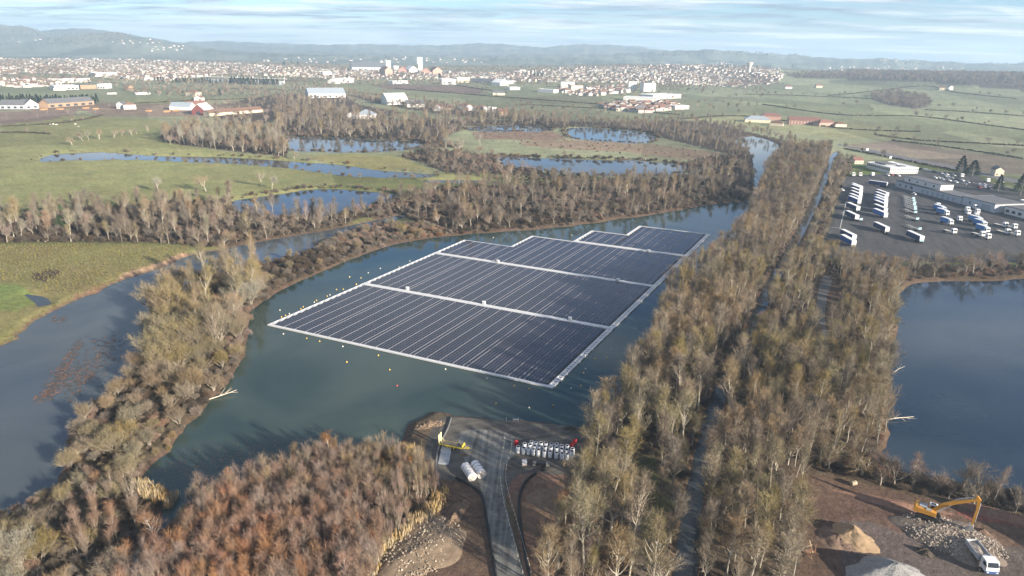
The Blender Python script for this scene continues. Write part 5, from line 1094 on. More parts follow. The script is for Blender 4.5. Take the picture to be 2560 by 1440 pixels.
# dry leaves and weed mats on the river
random.seed(4)
wm_ = MB()
for (u0, v0, u1, v1, wd, n) in ((150, 930, 205, 855, 14, 160), (118, 985, 170, 925, 20, 220), (175, 975, 285, 855, 34, 420), (90, 1005, 130, 975, 10, 60), (130, 800, 165, 798, 8, 40)):
    for _ in range(n):
        t_ = random.random(); p = G(u0 + (u1 - u0) * t_ + random.gauss(0, wd * .5), v0 + (v1 - v0) * t_ + random.gauss(0, wd * .5), 0); a = rnd(0, 6.28); L_, w_ = rnd(.25, 1.3), rnd(.08, .35); c_, s_ = math.cos(a), math.sin(a); pts = []
        for k in range(6): b_ = k * math.pi / 3; rr_ = rnd(.6, 1.1); x, y = L_ * rr_ * math.cos(b_), w_ * rr_ * math.sin(b_); pts.append((p[0] + x * c_ - y * s_, p[1] + x * s_ + y * c_, .012 + rnd(0, .05)))
        wm_.add(pts, [(0, 1, 2, 3, 4, 5)], 0 if random.random() < .72 else 1)
tag(wm_.build('water_weed', [mat('dark_weed', (.075, .055, .042), .8, .3, .6), mat('rusty_weed', (.20, .10, .06), .9, .3, .6)]), 'brown weed mats showing at the surface of the river', 'weed', kind='stuff')
lv = MB()
for _ in range(500):
    t_ = random.random(); u, v = 420 + 300 * t_ + random.gauss(0, 30), 1180 - 60 * t_ + random.gauss(0, 18); p = G(u, v, 0)
    if sdist(p[None], W['lake'])[0] > -.6: continue
    s = rnd(.06, .22); a = rnd(0, 6.28); lv.add([(p[0] + s * math.cos(a + k * 1.57), p[1] + s * .6 * math.sin(a + k * 1.57), .01 + rnd(0, .004)) for k in range(4)], [(0, 1, 2, 3)])
tag(lv.build('floating_leaves', mat('fallen_leaf', (.26, .11, .05), .9, .3, 1)), 'rust brown leaves floating off the thicket', 'leaves', kind='stuff')
# dead trunks leaning out over the water
DEAD = mat('bleached_wood', (.55, .48, .38), .9, .2, 1)
def dead(label, base, tip_px, tip_z, r_):
    p = G(*base); q = G(*tip_px, tip_z); z0 = float(land_z(p[None])[0]); e = thing('dead_tree', label, 'tree', (p[0], p[1], z0)); d = Vector((q[0] - p[0], q[1] - p[1], tip_z - z0)); pts = [d * k / 5 + rvec() * .12 * (k > 0) for k in range(6)]; MB().tube(pts, [r_ * (1 - .14 * k) for k in range(6)], 6).build('trunk', DEAD, e, True)
    for k in range(5): b_ = pts[2 + k % 3] ; w = tilt(d.normalized(), R(rnd(25, 60))) * d.length * rnd(.2, .4); MB().tube([b_, b_ + w * .6 + rvec() * .1, b_ + w], [r_ * .3, r_ * .2, r_ * .08], 4).build('limb', DEAD, e)
random.seed(9)
dead('bleached dead trunk standing straight in the scrub of the spit', (434, 872), (424, 798), 7.5, .22); dead('shorter bleached dead trunk leaning on the spit', (444, 868), (458, 830), 4.2, .2); dead('bleached fallen limb reaching over the lake from the spit', (515, 992), (592, 975), 1.2, .2); dead('fallen trunk reaching into the blue pond', (2205, 1045), (2285, 1042), .6, .2); dead('thin pale branch over the pond water', (2225, 925), (2262, 915), .8, .12)
# footbridge over the canal
a, b_ = G(1876, 745, 1.5), G(1942, 757, 1.5); c = (a + b_) / 2; L = float(np.linalg.norm(b_ - a)); e = thing('footbridge', 'narrow dark footbridge across the canal', 'bridge', (c[0], c[1], GZ), math.atan2(*(b_ - a)[::-1]))
MB().box((0, 0, .25), (L, 1.7, .18)).build('deck', mat('bridge_deck', (.07, .075, .075), .8, .2, 1), e)
for sy in (-1, 1):
    m = MB().box((0, .8 * sy, 1.25), (L, .07, .07)).box((0, .8 * sy, .8), (L, .05, .05))
    for k in range(8): m.box((-L / 2 + .2 + k * (L - .4) / 7, .8 * sy, .78), (.07, .07, 1.0))
    m.build('railing', DARKM, e)

# ------------------------------------------------------------------ lorry park
def X2(zx, zy, z=GZ): return PZ(zx, zy, (2040, 380), 4.923, z)
sheet('lorry_park', [(2114, 441), (2100, 478), (2080, 545), (2058, 618), (2062, 642), (2180, 654), (2330, 656), (2560, 656), (2780, 664), (2780, 540), (2560, 480), (2460, 452), (2440, 432), (2330, 428), (2230, 432)], track_mat('worn_asphalt', (.048, .047, .048), (.085, .082, .082), R(20), .3), .006, 'dark asphalt lorry park beside the canal', 'yard', subdiv=0)
sheet('road', [(2094, 362), (2110, 366), (2200, 386), (2300, 406), (2390, 424), (2560, 462), (2800, 512), (2800, 500), (2560, 452), (2390, 416), (2300, 399), (2200, 379), (2110, 360)], mat('road_asphalt', (.12, .12, .125), .9, .15, .3), .006, 'country road passing behind the lorry park', 'road')
LINE = mat('road_paint', (.62, .62, .60), .8, .15, .8)
for txt, a, b_ in (('long white painted line between the lorry rows', (375, 600), (295, 945)), ('short white line reaching the grass verge', (180, 925), (295, 935)), ('white line near the canal trees', (255, 640), (372, 650)), ('white line between the far trailers', (560, 735), (700, 755))):
    p, q = X2(*a), X2(*b_); d = (q - p) / np.linalg.norm(q - p); n = np.array((-d[1], d[0])) * .14; o = MB().add([(*(p + n), GZ + .012), (*(q + n), GZ + .012), (*(q - n), GZ + .012), (*(p - n), GZ + .012)], [(0, 1, 2, 3)]).build('painted_line', LINE); tag(o, txt, 'marking', kind='structure')
BLUEC = mat('blue_curtain', (.05, .12, .36), .55, .12, .8, objvar=.25); NAVYC = mat('navy_curtain', (.028, .05, .13), .55, .12, .8, objvar=.2); TWH = mat('truck_white', (.64, .64, .63), .4, .07, 1, objvar=.05); CYAN = mat('cyan_panel', (.14, .42, .58), .5, .12, 1); CHAS = mat('chassis_dark', (.05, .05, .052), .6, .2, 1); GLASSD = mat('dark_glass', (.02, .024, .03), .12, .1, 1, spec=.6)
LBLUE = mat('light_blue_box', (.07, .20, .44), .5, .1, 1)
def wheel(e, x, y, r_=.5, w_=.3):
    o = MB().lathe([(r_ * .5, -w_ / 2), (r_ * .93, -w_ / 2), (r_, -w_ * .3), (r_, w_ * .3), (r_ * .93, w_ / 2), (r_ * .5, w_ / 2)], (x, y, r_), 12, axis='Y').build('wheel', RUB, e); return o
def make_trailer(curtain):
    e = empty('semi_trailer', (0, 0, 0)); e['category'] = 'trailer'
    MB().box((0, 0, 2.55), (13.2, 2.46, 2.6)).build('curtain_body', curtain, e)
    m = MB().box((0, 0, 3.91), (13.4, 2.55, .12)); 
    for k in range(9): m.box((-6 + k * 1.5, 0, 3.98), (.08, 2.5, .04))
    m.build('roof', TWH, e)
    d = MB().box((6.66, 0, 2.55), (.10, 2.5, 2.6)).build('rear_door', TWH, e); MB().box((6.72, -.25, 2.4), (.03, .05, 2.2)).box((6.72, .25, 2.4), (.03, .05, 2.2)).box((6.72, 0, 1.5), (.03, 2.2, .3)).build('lock_rod', STEELG, d)
    MB().box((-6.66, 0, 2.55), (.1, 2.5, 2.6)).build('front_wall', TWH, e)
    MB().box((0, .5, 1.05), (13, .14, .34)).box((0, -.5, 1.05), (13, .14, .34)).box((0, 0, 1.2), (13.2, 2.4, .1)).build('chassis', CHAS, e); MB().box((6.7, 0, .75), (.12, 2.4, .2)).build('rear_bumper', STEELG, e)
    for x in (2.6, 3.9, 5.2):
        for sy in (-1, 1): wheel(e, x, sy * 1.05)
    for sy in (-1, 1): MB().box((-3.6, .7 * sy, .55), (.16, .16, 1.1)).build('landing_leg', STEELG, e)
    MB().box((0, 1.1, .72), (4.2, .06, .5)).box((0, -1.1, .72), (4.2, .06, .5)).build('side_guard', STEELG, e)
    record(e); return e
TRH = R(-88); td = np.array((math.cos(TRH), math.sin(TRH))); tn = np.array((-td[1], td[0]))
protos = {'blue': make_trailer(BLUEC), 'navy': make_trailer(NAVYC)}; used = set()
def put(key, loc, rz, label, group):
    pr = protos[key]
    if key not in used: used.add(key); pr.location = loc; pr.rotation_euler = (0, 0, rz); tag(pr, label, None, group); return pr
    return copy_thing(pr, loc, rz, label, group)
rowL = [(300, 1010, 'blue'), (305, 945, 'navy'), (360, 715, 'navy'), (378, 615, 'navy'), (400, 535, 'blue'), (408, 505, 'blue'), (420, 468, 'navy'), (425, 432, 'navy'), (430, 395, 'navy'), (432, 378, 'blue')]
rowM = [(710, 855, 'navy'), (705, 690, 'blue'), (708, 635, 'navy'), (710, 585, 'navy'), (718, 548, 'blue'), (722, 520, 'blue'), (725, 485, 'navy'), (740, 455, 'navy')]
for txt, row in (('in the row beside the canal', rowL), ('in the middle row', rowM), ('alone by the pond trees', [(1115, 960, 'navy')])):
    for i, (zx, zy, c) in enumerate(row):
        p = X2(zx, zy, GZ + 4.0); q = p + td * 6.7 + tn * 1.25; put(c, (q[0], q[1], GZ + .006), TRH + rnd(-.02, .02), '%s curtain-sided trailer %s' % (c, txt) + (', %s from the pond end' % nth(i + 1) if len(row) > 1 else ''), 'curtain-sided trailers')
p = X2(665, 345, GZ + 4); put('navy', (p[0] + 4.6, p[1] - 4.2, GZ + .006), R(-42), 'navy curtain-sided trailer parked askew near the office', 'curtain-sided trailers')
def make_chassis():
    e = empty('skeletal_trailer', (0, 0, 0)); e['category'] = 'trailer'; MB().box((0, .45, 1.1), (12, .16, .35)).box((0, -.45, 1.1), (12, .16, .35)).build('chassis_beam', CHAS, e)
    m = MB()
    for k in range(7): m.box((-5.6 + k * 1.85, 0, 1.22), (.2, 2.4, .16))
    m.build('cross_member', STEELG, e)
    h = MB().box((5.9, 0, 1.95), (.12, 1.9, 1.2)).build('end_board', CYAN, e); mm = MB()
    for k in (-.8, 0, .8): mm.box((5.98, k, 2.0), (.06, .22, 1.5))
    mm.build('rib', TWH, h)
    for x in (2.4, 3.7, 5.0):
        for sy in (-1, 1): wheel(e, x, sy * 1.05)
    for sy in (-1, 1): MB().box((-3.6, .7 * sy, .55), (.16, .16, 1.1)).build('landing_leg', STEELG, e)
    record(e); return e
protos['skel'] = make_chassis()
sk = [(1195, 600), (1200, 628), (1205, 655), (1212, 682), (1215, 708), (1220, 735), (1222, 775), (1240, 858), (1300, 1130), (440, 820), (535, 860), (1275, 985)]
for i, (zx, zy) in enumerate(sk):
    q = X2(zx, zy) - td * (5.9 + rnd(-1.2, 1.2)); lab = 'skeletal trailer with cyan end board in mid-yard, %s from the warehouse' % nth(i + 1) if i < 8 else ('bare skeletal trailer beside the pond trees', 'skeletal trailer with cyan end board in the canal row', 'second skeletal trailer with cyan end board in the canal row', 'skeletal trailer next to the lone navy trailer')[i - 8]
    put('skel', (q[0], q[1], GZ + .006), TRH + rnd(-.03, .03), lab, 'skeletal trailers')
def make_truck(kind):
    e = empty('lorry', (0, 0, 0)); e['category'] = 'lorry'; L = {'tractor': 3.2, 'chassis': 7.0, 'box': 7.0}[kind]      # cab faces +x at the front
    c = MB().prism([(-1.0, 1.0), (.85, 1.0), (1.0, 1.3), (.98, 2.1), (.72, 3.3), (.5, 3.55), (-1.0, 3.6)], 'Y', -1.22, 1.22).build('cab', TWH, e); c.location = (0, 0, 0)
    MB().add([(1.0, -1.05, 2.1), (1.0, 1.05, 2.1), (.765, 1.0, 3.15), (.765, -1.0, 3.15)], [(0, 1, 2, 3)]).build('windscreen', GLASSD, c); MB().box((.25, 1.235, 2.4), (.8, .02, .75)).box((.25, -1.235, 2.4), (.8, .02, .75)).build('side_window', GLASSD, c)
    MB().box((1.02, 0, 1.0), (.14, 2.4, .5)).build('bumper', CHAS, e)
    for sy in (-1, 1): MB().box((1.1, .9 * sy, 1.05), (.04, .35, .2)).build('headlight', mat('lamp_glass', (.7, .7, .68), .2, .05), e); MB().box((.95, 1.38 * sy, 2.5), (.12, .2, .6)).build('mirror', CHAS, e)
    MB().box((-L / 2, .42, .95), (L + 1.4, .14, .3)).box((-L / 2, -.42, .95), (L + 1.4, .14, .3)).build('chassis', CHAS, e)
    if kind == 'box': MB().box((-L / 2 - .75, 0, 2.55), (L - .2, 2.5, 2.7)).build('cargo_box', LBLUE, e); MB().box((-L / 2 - .75, 0, 3.94), (L - .1, 2.56, .08)).build('box_roof', TWH, e)
    if kind == 'chassis':
        m = MB()
        for k in range(6): m.box((-1.6 - k * 1.05, 0, 1.15), (.14, 2.3, .12))
        m.build('cross_member', STEELG, e)
    if kind == 'tractor': MB().lathe([(.1, 1.14), (.5, 1.14), (.5, 1.2), (.1, 1.2)], (-2.5, 0, 0), 12).build('fifth_wheel', CHAS, e)
    for x in ((0.1, -L + .7) if kind == 'tractor' else (0.1, -L + .2, -L + 1.4)):
        for sy in (-1, 1): wheel(e, x, sy * 1.03)
    record(e); return e
for k in ('tractor', 'chassis', 'box'): protos[k] = make_truck(k)
TKH = R(-82)
for i, (zx, zy, k, lab) in enumerate(((455, 305, 'tractor', 'white tractor unit on the verge nearest the canal'), (540, 305, 'tractor', 'white tractor unit on the verge, second from the canal'), (690, 302, 'tractor', 'white tractor unit on the verge in front of the office'), (1492, 690, 'tractor', 'white tractor unit standing alone before the warehouse wing'),
        (1650, 905, 'box', 'white lorry with blue box body in the middle of the yard'), (1690, 1015, 'chassis', 'white lorry with bare chassis in front of the blue box lorry'), (1600, 790, 'box', 'white lorry with blue box body behind the other box lorry'), (1855, 740, 'tractor', 'white tractor unit by the wing, upper of the pair'), (1865, 778, 'tractor', 'white tractor unit by the wing, lower of the pair'), (1955, 712, 'tractor', 'white tractor unit close to the wing door, farthest back'), (1978, 768, 'tractor', 'white tractor unit close to the wing door, middle'), (1962, 820, 'tractor', 'white tractor unit close to the wing door, nearest the pond'),
        (2060, 930, 'box', 'blue box lorry in the far row beside the wing'), (2095, 1000, 'box', 'blue box lorry next to the skeletal lorry near the trees'), (2110, 1080, 'chassis', 'white chassis lorry nearest the pond trees in the far row'), (2435, 955, 'chassis', 'white chassis lorry at the edge of the yard, upper'), (2468, 1040, 'chassis', 'white chassis lorry at the edge of the yard, lower'), (1560, 742, 'box', 'blue box lorry third in line behind the box lorries'), (2010, 880, 'box', 'blue box lorry at the back of the far row'), (2040, 1050, 'chassis', 'bare chassis lorry in the gap of the far row'), (2320, 935, 'chassis', 'chassis lorry between far row and yard edge, upper'), (2350, 1020, 'chassis', 'chassis lorry between far row and yard edge, lower'), (1760, 860, 'tractor', 'white tractor unit beside the box lorries'), (1792, 318, 'tractor', 'white tractor unit among the parked cars'), (2110, 378, 'tractor', 'white tractor unit beside the evergreens'))):
    q = X2(zx, zy); put(k, (q[0], q[1], GZ + .006), TKH + rnd(-.1, .1), lab, 'lorries')
def make_car(m_, nm):
    e = empty('car', (0, 0, 0)); e['category'] = 'car'
    MB().prism([(-2.1, .32), (2.1, .32), (2.15, .62), (1.95, .82), (1.1, .92), (-1.9, .98), (-2.15, .8)], 'Y', -.86, .86).build('body', m_, e); g = MB().prism([(-1.75, .97), (1.0, .92), (.35, 1.42), (-1.2, 1.46)], 'Y', -.74, .74).build('window_band', GLASSD, e); MB().prism([(-1.2, 1.46), (.35, 1.42), (.3, 1.49), (-1.1, 1.52)], 'Y', -.70, .70).build('roof', m_, e)
    for x in (-1.3, 1.3):
        for sy in (-1, 1): wheel(e, x, sy * .78, .32, .2)
    for sy in (-1, 1): MB().box((2.1, .6 * sy, .68), (.06, .3, .14)).build('headlight', mat('lamp_glass', (.7, .7, .68), .2, .05), e)
    record(e); return e
for nm, c in (('white', (.75, .75, .74)), ('silver', (.42, .43, .45)), ('dark', (.03, .032, .038)), ('red', (.30, .02, .02))): protos['car_' + nm] = make_car(mat('car_paint_' + nm, c, .3, .04, 1, spec=.6), nm)
carlab = {}
random.seed(31)
for txt, lst in (('in front of the office', [(880, 292), (930, 290), (985, 292), (1012, 297)]), ('beside the office', [(1300, 214), (1355, 226), (1405, 238), (1330, 228), (1450, 250), (1490, 256), (1540, 266)]), ('in the car park behind the warehouse', [(1462, 322), (1510, 322), (1560, 344), (1635, 356), (1640, 324), (1680, 332), (1730, 344), (1715, 376), (1800, 356), (1830, 400), (1870, 379), (1912, 382), (1690, 292), (1610, 284), (1585, 300)]), ('near the evergreens', [(2015, 408), (2010, 440), (2075, 412), (2080, 444), (2122, 430), (2130, 458), (2048, 424), (2275, 374)]), ('alone beside the canal row', [(320, 474)]), ('in front of the warehouse wall', [(1205, 525)])):
    for (zx, zy) in lst:
        c = random.choice(['white', 'white', 'white', 'silver', 'silver', 'dark', 'red']) if txt[0] != 'a' else 'white'; q = X2(zx, zy); o = put('car_' + c, (q[0], q[1], GZ + .006), R(-82) + rnd(-.15, .15), '', 'parked cars'); carlab.setdefault((c, txt), []).append((zx, zy, o))
for (c, txt), rows in carlab.items(): ordinal_labels(rows, '%s car parked %s' % (c, txt), None)

# ------------------------------------------------------------------ buildings
WALLW = mat('wall_white', (.60, .58, .55), .85, .08, .3, objvar=.08); WALLB = mat('wall_beige', (.55, .47, .36), .85, .1, .3, objvar=.1); WALLG = mat('wall_grey', (.42, .44, .46), .7, .1, .3); WALLP = mat('wall_pink', (.40, .25, .20), .85, .1, .3); WALLR = mat('wall_red', (.17, .055, .05), .6, .1, .3); WALLO = mat('wall_orange', (.30, .20, .13), .85, .1, .3)
ROOFB = mat('roof_brown', (.17, .10, .07), .85, .2, .5, objvar=.25); ROOFR = mat('roof_red_tile', (.19, .095, .075), .85, .2, .5, objvar=.15); ROOFG = mat('roof_grey', (.12, .12, .125), .8, .2, .3); ROOFW = mat('roof_white', (.62, .62, .61), .7, .12, .3); ROOFM = mat('roof_metal', (.36, .40, .43), .4, .12, .3, metal=.3)
PANE = mat('window_pane', (.045, .055, .07), .15, .2, .5, spec=.6); DOORG = mat('door_grey', (.30, .33, .36), .6, .1, .5)
def footprint(p0, p1, depth, away=True):
    p0, p1 = np.asarray(p0, float), np.asarray(p1, float); d = p1 - p0; L = float(np.linalg.norm(d)); d /= L; n = np.array((-d[1], d[0]))
    c = p0 + d * L / 2 + n * depth / 2; return L, math.atan2(d[1], d[0]), c
def building(name, label, cat, p0, p1, depth, h, roof, wm_, rm_, rows=(), doors=(), z=None, group=None, side_rows=(), rise=None):
    """front edge p0 -> p1 on the ground (building lies to the left of it); rows: (count, sill height, w, h)"""
    L, a, c = footprint(p0, p1, depth); z0 = float(land_z(c[None], carve=False)[0]) if z is None else z
    e = thing(name, label, cat, (c[0], c[1], z0 - .15), a, group); w = MB().box((0, 0, h / 2), (L, depth, h)).build('wall', wm_, e)
    if roof == 'flat': r_ = MB().box((0, 0, h + .12), (L + .3, depth + .3, .24)).box((0, -depth / 2 - .1, h + .36), (L + .36, .16, .26)).box((0, depth / 2 + .1, h + .36), (L + .36, .16, .26)).box((-L / 2 - .1, 0, h + .36), (.16, depth, .26)).box((L / 2 + .1, 0, h + .36), (.16, depth, .26)).build('roof', rm_, e)
    else:
        ri = rise or depth * .28; o_ = .4; y0 = depth / 2 + o_; m = MB(); 
        if roof == 'gable':
            m.prism([(-y0, h - .08), (0, h + ri), (y0, h - .08), (y0, h + .1), (0, h + ri + .2), (-y0, h + .1)], 'X', -L / 2 - o_, L / 2 + o_); MB().prism([(-depth / 2, h), (depth / 2, h), (0, h + ri - .05)], 'X', -L / 2, L / 2).build('gable', wm_, w)
        elif roof == 'hip':
            x0 = L / 2 + o_; k = max(.3, x0 - y0); m.add([(-x0, -y0, h), (x0, -y0, h), (x0, y0, h), (-x0, y0, h), (-k, 0, h + ri), (k, 0, h + ri)], [(0, 1, 5, 4), (1, 2, 5), (2, 3, 4, 5), (3, 0, 4), (3, 2, 1, 0)])
        elif roof == 'side':       # ridge across
            x0 = L / 2 + o_; m.prism([(-x0, h - .08), (0, h + ri), (x0, h - .08), (x0, h + .1), (0, h + ri + .2), (-x0, h + .1)], 'Y', -depth / 2 - o_, depth / 2 + o_); MB().prism([(-L / 2, h), (L / 2, h), (0, h + ri - .05)], 'Y', -depth / 2, depth / 2).build('gable', wm_, w)
        r_ = m.build('roof', rm_, e)
    for (n, zs, ww, hh) in rows:
        for k in range(n):
            x = -L / 2 + (k + .5) * L / n; o = MB().box((x, -depth / 2 - .02, zs + hh / 2), (ww, .08, hh)).build('window', PANE, e)
            if L * n < 1500 and np.hypot(*c) < 700: MB().box((x, -depth / 2 - .06, zs - .06), (ww + .2, .16, .1)).build('sill', WALLW, o)
    for (n, zs, ww, hh) in side_rows:
        for k in range(n):
            y = -depth / 2 + (k + .5) * depth / n; MB().box((L / 2 + .02, y, zs + hh / 2), (.08, ww, hh)).build('window', PANE, e)
    for (f_, ww, hh) in doors: MB().box((-L / 2 + f_ * L, -depth / 2 - .03, hh / 2 + .1), (ww, .1, hh)).build('door', DOORG, e)
    return e, L
# office
o1 = X2(905, 270); o2 = X2(1250, 265); o3 = X2(595, 185)
e, L = building('office_building', 'white two-storey office with long window bands and flat roof behind the lorry park', 'office', o1, o2, 31, 5.2, 'flat', WALLW, ROOFW, [(14, .6, 1.0, 1.1), (14, 3.0, 1.0, 1.3)], [(.1, 1.6, 2.2)], z=GZ)
for k in range(12): y = -15.5 + (k + .5) * 31 / 12; MB().box((-L / 2 - .02, y, 3.6), (.1, 1.5, 1.5)).build('window', PANE, e)
MB().box((-3, 5, 5.9), (12, 14, 1.2)).box((2, -8, 5.7), (6, 5, .9)).build('roof_box', ROOFG, e)
# warehouse
w0, w1 = X2(975, 425), X2(1780, 640); d_ = (w1 - w0) / np.linalg.norm(w1 - w0)
e, L = building('warehouse', 'long grey warehouse with loading doors and a raised clerestory beside the lorries', 'warehouse', w0, w1, 17, 4.6, 'flat', WALLG, ROOFG, [(2, 1.6, .7, 2.2)], [(.44 + .075 * k, 2.6, 3.2) for k in range(7)], z=GZ)
for k in range(3):
    for dx in (-.5, .5): MB().box((-L / 2 + 5 + k * 6 + dx, -8.55, 2.4), (.6, .08, 2.2)).build('window', PANE, e)
cl = MB().box((-L / 2 + 21, 1.5, 6.6), (36, 11, 4.0)).build('clerestory', WALLW, e); MB().box((-L / 2 + 21, 1.5, 8.75), (36.6, 11.6, .26)).build('clerestory_roof', ROOFG, cl)
for k in range(4): MB().box((-L / 2 + 8 + k * 8.2, -4.05, 6.6), (1.4, .08, 1.5)).build('clerestory_window', PANE, cl)
w2, w3 = w1 + d_ * .5 + np.array((.4, -.1)) * 3, w1 + d_ * 32
building('warehouse', 'flat-roofed grey warehouse wing with a wide open dock past the loading doors', 'warehouse', w1 + d_ * .6, w1 + d_ * 27, 26, 5.6, 'flat', WALLG, ROOFG, [(2, 2.0, 1.0, 1.6)], [(.75, 7, 4.2)], z=GZ)
building('warehouse', 'white-walled workshop with large windows at the end of the warehouse', 'workshop', w1 + d_ * 28 + np.array((6, 0)), w1 + d_ * 60 + np.array((6, 0)), 24, 5.0, 'flat', WALLW, ROOFG, [(7, 1.4, 2.6, 1.8)], [], z=GZ)
building('roof_hall', 'low hall with a bright white roof behind the warehouse wing', 'hall', w1 + d_ * 12 + np.array((30, 0)), w1 + d_ * 30 + np.array((30, 0)), 20, 6.0, 'flat', WALLW, ROOFW, [], [], z=GZ)
P_ = lambda u, v: GH(u, v)[:2]
